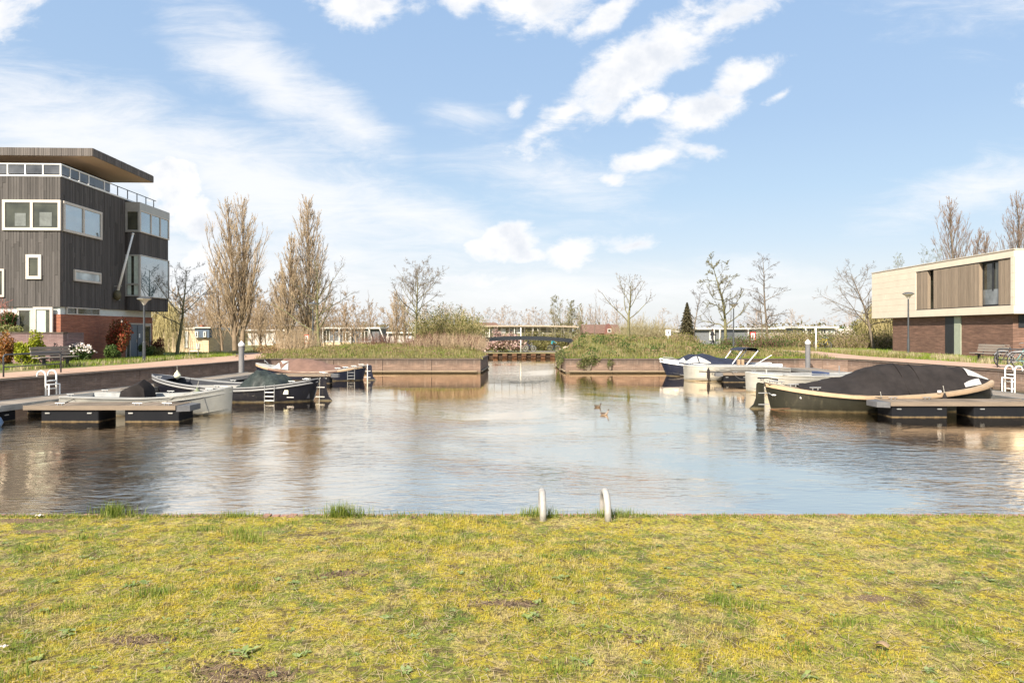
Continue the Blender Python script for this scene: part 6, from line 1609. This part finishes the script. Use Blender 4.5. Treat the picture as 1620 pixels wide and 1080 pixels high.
woods('woods', 'bare brown woods behind the houses on the left', [(-130, -38, 125, 150, 44, 8.0, 11.5), (-62, -12, 122, 140, 34, 5.0, 8.0), (-52, -22, 95, 112, 22, 5.5, 8.0)], worn('wood_brown', (.33, .235, .15), .9, var=.2, scale=.3, bump=0), 301)
woods('woods', 'distant pale row of bare trees on the horizon', [(-20, 40, 215, 240, 30, 7, 10.5), (30, 190, 170, 215, 54, 5.0, 8.0)], worn('wood_pale', (.40, .32, .26), .9, var=.2, scale=.3, bump=0), 302)
woods('woods', 'tangled brown bushes between the left poplars', [(-60, -20, 82, 96, 16, 3.2, 4.6)], MATS['wood_brown'], 303)
g = np.random.default_rng(5); n = 26000
xs = g.uniform(-170, 230, n); ys = 150 + g.uniform(0, 60, n); hs = (1.1 + .8 * np.sin(xs * .11) + .5 * np.sin(xs * .37 + 2)) ; zz = -1.4 + g.uniform(0, 1, n) * (2.6 + hs)
V, F = leaves_np(np.stack([xs, ys, zz], 1), .42, g); o_ = nmesh('undergrowth', V, F, leafy('far_leaf', [(.14, .12, .05), (.22, .17, .08), (.16, .16, .05)])); kind(o_, 'stuff', 'low hedges and undergrowth far behind the houses')
bush('round_tree', 'dark green rounded evergreen behind the white bungalow on the right', PX(1325, 105), 105, -1, 3.0, 2, 2.3, 5000, .16, LG2, cat='tree', seed=24)
bush('round_tree', 'olive tree mass behind the bent tree and the stone house', PX(1395, 90), 90, -.2, 3.4, 2, 2.6, 6500, .14, LG_, cat='tree', seed=25)

# rough grass of the banks and verges
def rough(n, xr, yr, h, w, mat, name, label, seed, keep=None, zoff=0.0):
    g = np.random.default_rng(seed); x = g.uniform(*xr, n); y = g.uniform(*yr, n)
    k = keep(x, y); x, y = x[k], y[k]; cl_ = .45 + .9 * (hnoise(x * 2.5, y * 2.5) * .5 + .5)
    B = np.stack([x, y, height(x, y) - .02 + zoff], 1)
    V, F = blades_np(B, h * cl_, w, .45, g); o_ = nmesh_tri(name, V, F, mat); kind(o_, 'stuff', label); return o_
ROUGH = leafy('rough_grass', [(.12, .15, .03), (.24, .25, .05), (.36, .31, .10), (.46, .34, .17), (.50, .38, .22), (.20, .22, .04)], trans=.35)
GREENG = leafy('green_grass', [(.17, .25, .03), (.26, .34, .035), (.36, .38, .06)], trans=.35)
def path_clear(x, y):
    pl = np.array(LPo); pr = np.array(LPi); c = (pl + pr) / 2; c2 = (np.array(RPi) + np.array(RPo)) / 2
    ok = np.ones(len(x), bool)
    for cc_, w in ((c, 1.75), (c2, 1.75)):
        for (a_, b_) in cc_: ok &= (x - a_) ** 2 + (y - b_) ** 2 > w ** 2
    return ok
def on_pen_l(x, y): return (x < edge(LC, y) - np.where(y > 50, 1.7, .1)) & path_clear(x, y) & ~((y < 39.3) & (x > -14))
def on_pen_r(x, y): return (x > edge(RC, y) + np.where(y > 50, 2.0, .1)) & path_clear(x, y) & ~((y < 39.3) & (x < 16.5))
rough(42000, (-19, -1.5), (39.15, 60), .30, .012, ROUGH, 'rough_grass', 'rough grass on the left bank', 401, on_pen_l)
rough(60000, (3.0, 24), (39.15, 62), .34, .012, ROUGH, 'rough_grass', 'rough grass and herbs on the mound at the right', 402, on_pen_r)
rough(9000, (-13.2, -1.7), (39.15, 39.9), .13, .010, ROUGH, 'rough_grass', 'grass fringe on top of the left far wall', 403, lambda x, y: x < 90)
rough(9000, (3.1, 17), (39.15, 39.9), .13, .010, GREENG, 'rough_grass', 'grass fringe on top of the right far wall', 404, lambda x, y: x < 90)
rough(26000, (-42, -17.5), (30, 60), .16, .012, GREENG, 'grass', 'green verge beside the left path', 405, lambda x, y: path_clear(x, y) & (x < edge(LW, np.minimum(y, 39)) - 3.0) & ~((x < -22.5) & (y < 45)) & ((x > -22.6) | (y > 45)))
rough(20000, (21.5, 34), (24, 60), .15, .012, GREENG, 'grass', 'green verge beside the right path', 406, lambda x, y: path_clear(x, y) & (x > edge(RW, np.minimum(y, 39)) + 3.0) & ((x < 28.4) | (y > 53)))
g = np.random.default_rng(9)
def clumps(pts, mat, name, label, h=.35, per=90, r=.16, seed=3):
    g = np.random.default_rng(seed); B = np.concatenate([np.stack([g.normal(x, r, per), g.normal(y, r, per), np.full(per, float(height(x, y)))], 1) for x, y in pts])
    V, F = blades_np(B, h, .008, .5, g); o_ = nmesh_tri(name, V, F, mat); kind(o_, 'stuff', label); return o_
PALEGR = leafy('ornamental_grass', [(.52, .42, .24), (.6, .5, .32), (.36, .32, .14)], trans=.3)
clumps([(23.2 + g.uniform(-.3, .9), y + g.uniform(-.3, .3)) for y in np.arange(31, 50, .55)], PALEGR, 'ornamental_grass', 'pale ornamental grass along the right house', .34, 90, .17, 5)
clumps([(-19.9 + (y - 29) * .17 + g.uniform(-.5, .4), y) for y in np.arange(27, 41, .42)], PALEGR, 'ornamental_grass', 'pale grass tufts along the left planting bed', .22, 50, .15, 6)
clumps([(-20.3 + (y - 29) * .17 + g.uniform(-1.2, .6), y) for y in np.arange(27, 43, .16)], GREENG, 'ground_cover', 'green ground cover along the left planting bed', .22, 80, .22, 7)
clumps([(24.6 + g.uniform(-1.6, 1.8), y) for y in np.arange(28, 52, .2)], GREENG, 'ground_cover', 'green ground cover along the right house', .2, 80, .25, 8)

# ================================================================== cyclists, walker, ducks, bicycles
def skin_body(name, pts, edges, mat, parent, sub=2):
    """pts: {key: (x, y, z, r)}"""
    keys = list(pts); me = bpy.data.meshes.new(name); me.from_pydata([pts[k][:3] for k in keys], [(keys.index(a_), keys.index(b_)) for a_, b_ in edges], [])
    o_ = bpy.data.objects.new(name, me); COL.objects.link(o_)
    md = o_.modifiers.new('s', 'SKIN'); sk = me.skin_vertices[0].data
    for i, k in enumerate(keys):
        r = pts[k][3]; sk[i].radius = (r, r) if not isinstance(r, tuple) else r; sk[i].use_root = (i == 0)
    md.use_smooth_shade = True
    sb_ = o_.modifiers.new('sub', 'SUBSURF'); sb_.levels = sub; sb_.render_levels = sub
    dg = bpy.context.evaluated_depsgraph_get(); m2 = bpy.data.meshes.new_from_object(o_.evaluated_get(dg)); bpy.data.objects.remove(o_)
    m2.materials.clear(); m2.materials.append(mat); m2.polygons.foreach_set('use_smooth', [True] * len(m2.polygons))
    m2.name = name
    return link(name, m2, parent)
SKINM = worn('skin', (.50, .30, .22), .6, var=.08)
def person(label, x, y, z, ang, pose, coat, trousers, hair=(.06, .04, .03)):
    t = thing('person', label, 'person', (x, y, z), ang)
    P = pose
    E = [('hip', 'waist'), ('waist', 'chest'), ('chest', 'neck'), ('neck', 'head'), ('head', 'crown')]
    for s in 'LR':
        E += [('hip', 'h' + s), ('h' + s, 'k' + s), ('k' + s, 'a' + s), ('a' + s, 't' + s), ('chest', 's' + s), ('s' + s, 'e' + s), ('e' + s, 'w' + s), ('w' + s, 'f' + s)]
    skin_body('body', P, E, worn('coat_' + label[:9].replace(' ', '_'), coat, .8, var=.2, scale=6), t)
    hd = P['head']
    bm = bmesh.new(); bmesh.ops.create_uvsphere(bm, u_segments=14, v_segments=10, radius=1, matrix=Matrix.Translation(hd[:3]) @ Matrix.Diagonal((.098, .082, .125, 1))); g = MB(); g.add([v.co[:] for v in bm.verts], [tuple(v.index for v in f.verts) for f in bm.faces]); bm.free()
    g.lathe([(.004, -.02), (.014, 0), (.004, .035)], (hd[0] + .098, 0 + hd[1], hd[2] - .01), 6)
    h_ = g.build('head', SKINM, t, smooth=True)
    bm = bmesh.new(); bmesh.ops.create_uvsphere(bm, u_segments=14, v_segments=10, radius=1, matrix=Matrix.Translation((hd[0] - .018, hd[1], hd[2] + .025)) @ Matrix.Diagonal((.102, .092, .122, 1))); g = MB(); g.add([v.co[:] for v in bm.verts], [tuple(v.index for v in f.verts) for f in bm.faces]); bm.free()
    g.build('hair', worn('hair', hair, .7), h_, smooth=True)
    for s in 'LR':   # trousers follow the legs
        pt = [Vector(P[k + s][:3]) for k in 'hka']; MB().tube([pt[0], pt[1], pt[2] + Vector((0, 0, .03))], [P['h' + s][3] * 1.12, P['k' + s][3] * 1.18, P['a' + s][3] * 1.5], 10).build('trouser_leg', worn('trousers_' + label[:9].replace(' ', '_'), trousers, .85), t, smooth=True)
        w = Vector(P['w' + s][:3]); f_ = Vector(P['f' + s][:3])
        g = MB()
        for q in range(4): g.tube([w, w + (f_ - w) * .6 + Vector((0, (q - 1.5) * .018, 0)), f_ + Vector((.01, (q - 1.5) * .022, -.01 * q))], [.016, .012, .008], 5)
        g.tube([w, w + Vector((.03, .03, 0)), w + Vector((.06, .04, -.02))], [.014, .011, .008], 5); g.build('hand', SKINM, t, smooth=True)
    return t
walk = dict(hip=(0, 0, .92, .13), waist=(0, 0, 1.08, .125), chest=(.01, 0, 1.32, .15), neck=(.02, 0, 1.5, .055), head=(.04, 0, 1.63, .07), crown=(.04, 0, 1.70, .05),
            hL=(0, .09, .88, .09), kL=(.20, .09, .50, .06), aL=(.22, .09, .1, .042), tL=(.36, .09, .05, .035), hR=(0, -.09, .88, .09), kR=(-.02, -.09, .48, .06), aR=(-.32, -.09, .16, .042), tR=(-.24, -.09, .05, .035),
            sL=(0, .19, 1.42, .065), eL=(-.08, .24, 1.14, .048), wL=(.14, .2, 1.02, .032), fL=(.24, .18, 1.02, .022), sR=(0, -.19, 1.42, .065), eR=(.08, -.22, 1.14, .048), wR=(.32, -.14, 1.16, .032), fR=(.40, -.12, 1.18, .022))
person('person in a dark coat striding along the bank by the ivy clad tree', PX(1127, 68), 68, -.02, R(10), walk, (.03, .03, .035), (.035, .035, .04))
TYRE = worn('tyre', (.03, .03, .03), .8); CHROME = worn('chrome', (.55, .55, .55), .3, .7)
def bicycle(label, x, y, z, ang, col, group=None, rimc=None, basket=False):
    t = thing('bicycle', label, 'bicycle', (x, y, z), ang, group)
    fm = worn('bike_' + '_'.join(str(int(c * 99)) for c in col), col, .35, .1, var=.1)
    for wx in (0, 1.08):
        g = MB(); g.tube([(wx + .335 * math.cos(a_), 0, .35 + .335 * math.sin(a_)) for a_ in np.linspace(0, 2 * math.pi, 25)], .020, 6, False); w = g.build('tyre', TYRE, t, smooth=True)
        g = MB(); g.tube([(wx + .31 * math.cos(a_), 0, .35 + .31 * math.sin(a_)) for a_ in np.linspace(0, 2 * math.pi, 25)], .011, 5, False)
        for a_ in np.linspace(0, math.pi * 2, 15)[:-1]: g.tube([(wx, 0, .35), (wx + .31 * math.cos(a_), 0, .35 + .31 * math.sin(a_))], .003, 3)
        g.build('rim', rimc or CHROME, w)
        MB().tube([(wx + .385 * math.cos(a_), 0, .35 + .385 * math.sin(a_)) for a_ in np.linspace(.2, 2.6, 9)], .018, 5).build('mudguard', CHROME, t)
    g = MB(); S_, C_, Hd, B_ = (.30, 0, .86), (.92, 0, .92), (.97, 0, .74), (.46, 0, .30)
    for a_, b_ in ((S_, B_), (B_, (.93, 0, .80)), ((.36, 0, .68), (.92, 0, .86)), (B_, (0, 0, .35)), (S_, (0, 0, .35)), (C_, (.98, 0, .70)), ((.98, 0, .70), (1.08, 0, .35))): g.tube([a_, b_], .017, 7)
    g.build('frame', fm, t, smooth=True)
    MB().tube([(.92, 0, .92), (.9, 0, 1.06)], .013, 6).tube([(.80, .28, 1.02), (.88, .25, 1.06), (.92, 0, 1.06), (.88, -.25, 1.06), (.80, -.28, 1.02)], .012, 6).build('handlebar', CHROME, t, smooth=True)
    MB().add([(.14, -.1, .96), (.14, .1, .96), (.42, .02, .95), (.42, -.02, .95), (.14, -.1, .91), (.14, .1, .91), (.42, .02, .92), (.42, -.02, .92)], [(0, 1, 2, 3), (4, 7, 6, 5), (0, 4, 5, 1), (1, 5, 6, 2), (2, 6, 7, 3), (3, 7, 4, 0)]).build('saddle', CLOTH_BR, t, bevel=.02)
    MB().tube([(.30, 0, .86), (.28, 0, .94)], .013, 6).build('seat_post', CHROME, t)
    MB().box(-.22, .2, -.07, .07, .70, .72).tube([(-.2, .06, .7), (0, .06, .36)], .006, 4).build('carrier', CHROME, t)
    q = MB().lathe([(.09, -.01), (.09, .01)], k=12).build('chainring', CHROME, t); q.location = (.46, .04, .30); q.rotation_euler = (R(90), 0, 0)
    MB().tube([(.46, -.06, .3), (.6, -.06, .22)], .01, 4).tube([(.46, .06, .3), (.32, .06, .38)], .01, 4).build('pedal_crank', CHROME, t)
    if basket:
        g = MB()
        for zz in (.84, .92, 1.0, 1.08): g.tube([(1.02, -.15, zz), (1.30, -.15, zz), (1.30, .15, zz), (1.02, .15, zz), (1.02, -.15, zz)], .008, 4)
        for xx, yy in ((1.02, -.15), (1.16, -.15), (1.3, -.15), (1.3, 0), (1.3, .15), (1.16, .15), (1.02, .15)): g.tube([(xx, yy, .84), (xx, yy, 1.08)], .006, 4)
        g.build('basket', CHROME, t)
    return t
TEAL = (.22, .42, .40)
bicycle('teal bicycle with pale mudguards leaning at the right railing', 20.95, 28.35, 0, R(-14), TEAL, 'bicycles by the right railing', basket=True)
bicycle('second teal bicycle further right behind the right railing, cut by the frame edge', 21.45, 28.8, 0, R(-20), (.25, .45, .44), 'bicycles by the right railing')
bicycle('dark bicycle standing behind the teal bicycles', 21.2, 29.5, 0, R(-8), (.05, .05, .055), 'bicycles by the right railing')
bicycle('yellow and blue bicycle parked at the hedge by the white marker pole', PX(1297, 56), 56.5, zground(PX(1300, 56), 56.5), R(15), (.55, .42, .05))
bush('pannier', 'yellow and blue bags on the bicycle at the hedge', PX(1303, 56), 56.3, .45, .3, .2, .3, 300, .07, leafy('bag', [(.55, .45, .06), (.08, .14, .28)]), cat='bags', seed=30)
ride = dict(hip=(.26, 0, .98, .12), waist=(.30, 0, 1.12, .12), chest=(.40, 0, 1.34, .14), neck=(.45, 0, 1.52, .055), head=(.49, 0, 1.64, .07), crown=(.49, 0, 1.71, .05),
            hL=(.28, .09, .95, .085), kL=(.66, .10, .74, .06), aL=(.50, .10, .38, .042), tL=(.62, .10, .34, .035), hR=(.28, -.09, .95, .085), kR=(.62, -.10, .58, .06), aR=(.46, -.10, .2, .042), tR=(.6, -.10, .17, .035),
            sL=(.40, .18, 1.43, .062), eL=(.54, .24, 1.2, .046), wL=(.76, .26, 1.08, .032), fL=(.84, .26, 1.06, .022), sR=(.40, -.18, 1.43, .062), eR=(.54, -.24, 1.2, .046), wR=(.76, -.26, 1.08, .032), fR=(.84, -.26, 1.06, .022))
Yc = 90
zc = PZ(555.5, Yc); 
bicycle('bicycle with white wheels ridden by the dark clad cyclist under the bridge', PX(831, Yc), Yc, zc, 0, (.3, .3, .32), rimc=SW)
person('black clad cyclist riding under the footbridge', PX(831, Yc), Yc, zc, 0, ride, (.03, .03, .035), (.04, .04, .06))
bicycle('dark bicycle ridden by the cyclist in the turquoise jacket', PX(870.5, Yc), Yc + 1, zc, R(12), (.05, .05, .05))
person('turquoise jacket cyclist riding under the right end of the footbridge', PX(870.5, Yc), Yc + 1, zc, R(12), ride, (.04, .28, .33), (.03, .03, .035))
kind(MB().box(-40, 40, 0, 3.0, -.2, 0).build('cycle_path', worn('asphalt_pale', (.16, .14, .12), .9)), 'structure').location = (0, Yc - 1.2, zc - .005)
# ducks
def duck(label, x, y, ang, s, c1, c2, c3, up):
    t = thing('duck', label, 'duck', (x, y, WATER), ang)
    D_ = dict(mid=(0, 0, .05 * s, .085 * s), br=(.13 * s, 0, .05 * s, .075 * s), rump=(-.14 * s, 0, .05 * s, .062 * s), tail=(-.25 * s, 0, .10 * s, .018 * s), n1=(.18 * s, 0, .13 * s, .036 * s), n2=(.19 * s, 0, (.19 + up) * s, .030 * s), hd=(.22 * s, 0, (.235 + up) * s, .038 * s), f=(.27 * s, 0, (.23 + up) * s, .020 * s))
    skin_body('body', D_, [('mid', 'br'), ('mid', 'rump'), ('rump', 'tail'), ('br', 'n1'), ('n1', 'n2'), ('n2', 'hd'), ('hd', 'f')], worn('plumage_' + label[:6].replace(' ', '_'), c1, .7, var=.3, scale=9), t)
    q = MB().add([(.27 * s, -.018 * s, (.235 + up) * s), (.27 * s, .018 * s, (.235 + up) * s), (.34 * s, .012 * s, (.215 + up) * s), (.34 * s, -.012 * s, (.215 + up) * s), (.27 * s, 0, (.21 + up) * s)], [(0, 1, 2, 3), (4, 3, 2), (0, 4, 1), (0, 3, 4), (1, 4, 2)]).build('bill', worn('bill', (.25, .2, .08), .5), t)
    bm = bmesh.new(); bmesh.ops.create_uvsphere(bm, u_segments=12, v_segments=8, radius=1, matrix=Matrix.Translation((.218 * s, 0, (.245 + up) * s)) @ Matrix.Diagonal((.045 * s, .038 * s, .038 * s, 1))); g = MB(); g.add([v.co[:] for v in bm.verts], [tuple(v.index for v in f.verts) for f in bm.faces]); bm.free(); g.build('head_plumage', worn('duck_head', c2, .5), t, smooth=True)
    for sg in (-1, 1):
        g = MB().grid([[(-.2 * s + .28 * s * u_, sg * (.045 + .045 * math.sin(u_ * 3.14)) * s, (.05 + .075 * v_) * s) for v_ in (0, .5, 1)] for u_ in (0, .25, .5, .75, 1)]); g.build('wing', worn('wing_' + label[:6].replace(' ', '_'), c3, .7), t, smooth=True)
    return t
duck('dark brown duck floating upright in the middle of the basin', PX(945.5, 2668 / 122), 2668 / 122, R(-35), .52, (.10, .07, .045), (.05, .035, .025), (.07, .05, .035), .0)
duck('pale breasted duck with dark head, the one nearer to the lawn', PX(956, 2668 / 134), 2668 / 134, R(5), .55, (.25, .19, .14), (.03, .026, .026), (.08, .06, .05), .02)

# ================================================================== lawn blades and weeds
g = np.random.default_rng(2024); n = 330000
y = 6.0 - (g.uniform(0, 1, n) ** .95) * 3.5; x = g.uniform(-1, 1, n) * (y * .82 + .5)
dens = .5 + .5 * hnoise(x * 3.2, y * 3.2); soil = (np.sin(x * 1.7 + 1) * np.sin(y * 2.9 + 2) + .6 * np.sin(x * 5.1) * np.sin(y * 4.3)) 
bare = np.sin(x * 3.3 + 1.7 * np.sin(y * 4.1)) * np.sin(y * 5.7 + 2.1 * np.sin(x * 2.3))
bspot = np.zeros(n)
for (bx, by, brx, bry) in BARE: bspot = np.maximum(bspot, 1.25 - ((x - bx) / brx) ** 2 - ((y - by) / bry) ** 2)
bspot = bspot * (.75 + .5 * np.sin(x * 23 + 3 * np.sin(y * 19)) * np.sin(y * 37 + 2 * np.sin(x * 13)))
k = (g.uniform(0, 1, n) > np.clip(bspot, 0, .84)) & (g.uniform(0, 1, n) < (.55 + .45 * dens) * np.where(bare > .72, .25, 1)) & ~((y > 5.955)) & ~((y > 5.92) & (g.uniform(0, 1, n) < .5)); x, y, dens = x[k], y[k], dens[k]
tall = np.clip(hnoise(x * 1.1 + 5, y * 1.6 + 2) * .5 + .5, 0, 1) ** 2
B = np.stack([x, y, lawn_h(x, y) - .004], 1)
V, F = blades_np(B, .010 + .030 * tall, .0018, 1.15, g)
kind(nmesh_tri('grass', V, F, BLADE), 'stuff', 'short mossy lawn in front')
# straw and fine litter lying flat
n = 15000; y = g.uniform(2.6, 5.9, n); x = g.uniform(-1, 1, n) * (y * .82 + .5); a_ = g.uniform(0, 3.14, n); l = g.uniform(.015, .07, n) * np.where(g.uniform(0, 1, n) > .96, 2.2, 1); C = np.stack([x, y, lawn_h(x, y) + g.uniform(.006, .022, n)], 1)
A = np.stack([np.cos(a_) * l / 2, np.sin(a_) * l / 2, g.normal(0, .003, n)], 1); Bv = np.stack([-np.sin(a_) * .0014, np.cos(a_) * .0014, np.zeros(n)], 1)
V, F = quads_np(C, A, Bv); kind(nmesh('dry_grass', V, F, leafy('straw', [(.5, .38, .2), (.6, .48, .3), (.4, .27, .15)])), 'stuff', 'dry stalks lying in the lawn')
# taller tufts, along the edge and in the lawn
TUFT = leafy('tuft_green', [(.12, .19, .025), (.2, .27, .035), (.30, .34, .05), (.46, .42, .13)], trans=.4)
tufts = []
def T(px, py, h, r=.06, n_=110): 
    Y = 1750 / (py - 522); tufts.append((PX(px, Y), min(Y, 5.95), h, r, n_))
for px, h, r, n_ in ((178, .12, .07, 160), (180, .10, .09, 120), (535, .105, .09, 200), (540, .12, .05, 150), (560, .09, .08, 120), (375, .05, .1, 120), (365, .04, .12, 100), (630, .045, .10, 110), (685, .04, .08, 80), (720, .045, .08, 80), (855, .085, .075, 200), (852, .07, .1, 130), (970, .07, .11, 190), (960, .06, .08, 120), (995, .05, .09, 100), (1025, .03, .06, 60), (830, .045, .05, 60), (1520, .03, .15, 110), (1150, .03, .1, 70), (1275, .025, .1, 60), (100, .035, .15, 120), (60, .03, .1, 60), (1420, .025, .1, 60), (240, .03, .12, 80), (300, .03, .14, 90)): T(px, 817, h, r, n_)
for px, py, h in ((390, 850, .06), (375, 842, .055), (405, 856, .05), (325, 838, .04), (232, 942, .05), (250, 935, .04), (385, 930, .035), (130, 850, .04), (40, 870, .04), (60, 865, .035), (345, 870, .03), (505, 905, .03), (110, 960, .03), (20, 1070, .05), (450, 830, .03), (870, 1000, .03), (640, 850, .03), (1140, 948, .04), (1160, 955, .035), (1190, 960, .035), (1340, 985, .035), (1500, 990, .04), (1540, 1000, .03), (290, 1005, .02), (1590, 850, .04), (870, 880, .02), (1560, 870, .03), (1240, 905, .025), (560, 925, .02), (770, 845, .02), (1255, 1025, .03), (1375, 1035, .025), (880, 1060, .035), (130, 905, .03), (60, 935, .03)): T(px, py, h, .07, 90)
Bs, hs = [], []
for (x, y, h, r, n_) in tufts:
    xx = g.normal(x, r, n_); yy = np.minimum(g.normal(y, r * .5, n_), 5.99); Bs.append(np.stack([xx, yy, np.full(n_, -.005)], 1)); hs.append(np.full(n_, h * 1.2))
for i in range(230):
    xx0 = g.uniform(-5.4, 5.4); n_ = 34; Bs.append(np.stack([g.normal(xx0, .05, n_), np.minimum(g.normal(5.93, .02, n_), 5.985), np.full(n_, -.004)], 1)); hs.append(np.full(n_, g.uniform(.012, .038) ** 1.0))
for i in range(90):
    yy0 = g.uniform(2.9, 5.9); xx0 = g.uniform(-1, 1) * yy0 * .8; n_ = 50; Bs.append(np.stack([g.normal(xx0, .06, n_), g.normal(yy0, .04, n_), np.full(n_, -.02)], 1)); hs.append(np.full(n_, g.uniform(.02, .045)))
V, F = blades_np(np.concatenate(Bs), np.concatenate(hs), .0022, .65, g); kind(nmesh_tri('grass_tufts', V, F, TUFT), 'stuff', 'greener grass tufts in the lawn and at the brick edge')
# rosette weeds
def rosettes(pts, mat, name, label, nl=14, size=.05, seed=1):
    g = np.random.default_rng(seed); Vs, Fs, o_ = [], [], 0
    for (x, y, s) in pts:
        for i in range(nl):
            a_ = g.uniform(0, 6.28); L = size * s * g.uniform(.5, 1.1); w = L * .22; e = g.uniform(.15, .7); d = np.array([math.cos(a_), math.sin(a_), 0]); q = np.array([-d[1], d[0], 0]); c = np.array([x, y, -.006]) + g.normal(0, .012 * s, 3) * [1, 1, 0]
            up = np.array([0, 0, 1.0]); p1 = c + d * L * .5 + up * L * .5 * e; p2 = c + d * L + up * L * .45 * e
            Vs.append(np.array([c - q * w * .3, c + q * w * .3, p1 + q * w, p2, p1 - q * w])); Fs.append(np.array([[0, 1, 2, 4], [4, 2, 3, 3]]) + o_); o_ += 5
    kind(nmesh_tri(name, np.concatenate(Vs), np.concatenate(Fs), mat), 'stuff', label)
WEED = leafy('weed_leaf', [(.20, .27, .07), (.28, .35, .12), (.38, .44, .2), (.34, .38, .08)], trans=.3)
pts = []
for px, py, s in ((385, 1030, 1.3), (205, 925, 1.1), (230, 920, .9), (883, 912, 1.0), (465, 920, .9), (835, 975, 1.0), (845, 970, .8), (105, 1000, 1.2), (820, 878, .7), (1195, 885, .8), (730, 905, .8), (440, 915, .8), (375, 995, .8), (1410, 905, .7), (1165, 925, .8), (1340, 830, .5), (650, 1005, .8), (1130, 1060, 1.0), (1470, 1060, .9), (60, 1040, 1), (300, 900, .7), (610, 975, .8), (930, 1045, .9), (1275, 1068, 1), (1530, 905, .7), (640, 1060, 1)):
    Y = 1750 / (py - 522); pts.append((PX(px, Y), Y, s))
for i in range(200): Y = g.uniform(2.9, 5.85); pts.append((g.uniform(-1, 1) * Y * .8, Y, g.uniform(.3, .65)))
rosettes(pts, WEED, 'weeds', 'small leafy weeds growing in the lawn')
# litter: twigs, dead leaves, crumbs of soil
for (px, py, l, a_, lab) in ((100, 822, .16, .2, None), (520, 738 + 220, .12, 1.2, None), (1385, 1026, .07, -.8, 'curled brown dead leaf on the right part of the lawn'), (1465, 900, .2, -.3, None)):
    Y = 1750 / (py - 522)
    if lab:
        t_ = MB().grid([[(u_ * .06, v_ * .02, .012 + .012 * math.sin(u_ * 3) + .01 * v_ * v_) for v_ in (-1, 0, 1)] for u_ in (0, .3, .6, 1)]).build('dead_leaf', worn('dead_leaf', (.42, .28, .16), .8), None, smooth=True, solid=.001)
        t_.location = (PX(px, Y), Y, .012); t_.rotation_euler = (0, 0, a_); tag(t_, lab, 'leaf')
g2 = np.random.default_rng(4)
def crumbs(cx_, cy_, n, r, s0, s1):
    g = MB()
    for i in range(n):
        x = g2.normal(cx_, r); y = g2.normal(cy_, r * .5); s = g2.uniform(s0, s1)
        bm = bmesh.new(); bmesh.ops.create_icosphere(bm, subdivisions=1, radius=s, matrix=Matrix.Translation((x, y, .0)) @ Matrix.Diagonal((1, g2.uniform(.6, 1), .6, 1)))
        for v_ in bm.verts: v_.co += Vector(g2.normal(0, s * .18, 3))
        g.add([v_.co[:] for v_ in bm.verts], [tuple(v_.index for v_ in f.verts) for f in bm.faces]); bm.free()
    return g
SOILC = worn('soil_crumb', (.085, .055, .035), .95, var=.4, scale=30, bump=.6, fine=200)
for i, (px, py) in enumerate(((350, 1052), (400, 1065), (215, 1010), (790, 925), (540, 908), (1010, 1005), (800, 955), (35, 825))):
    Y = 1750 / (py - 522); kind(crumbs(PX(px, Y), Y, 60, .11, .002, .009).build('soil_crumbs', SOILC), 'stuff', 'crumbs of dark soil in a bare patch of the lawn')
# white litter and dead leaves at the left edge
for (px, py, sz, lab) in ((62, 819, .05, 'pale dry leaf heap at the lawn edge far left'), (6, 1028, .03, 'small white scrap of paper in the lawn at the left frame edge')):
    Y = 1750 / (py - 522); P = [[((u_ - .5) * sz, (v_ - .5) * sz * .8, .012 + sz * .3 * abs(math.sin(u_ * 4 + v_ * 3))) for v_ in np.linspace(0, 1, 5)] for u_ in np.linspace(0, 1, 5)]
    t_ = MB().grid(P).build('litter', worn('litter_pale', (.6, .52, .44), .8), None, solid=.001); t_.location = (PX(px, Y), min(Y, 5.9), 0.005); tag(t_, lab, 'litter')
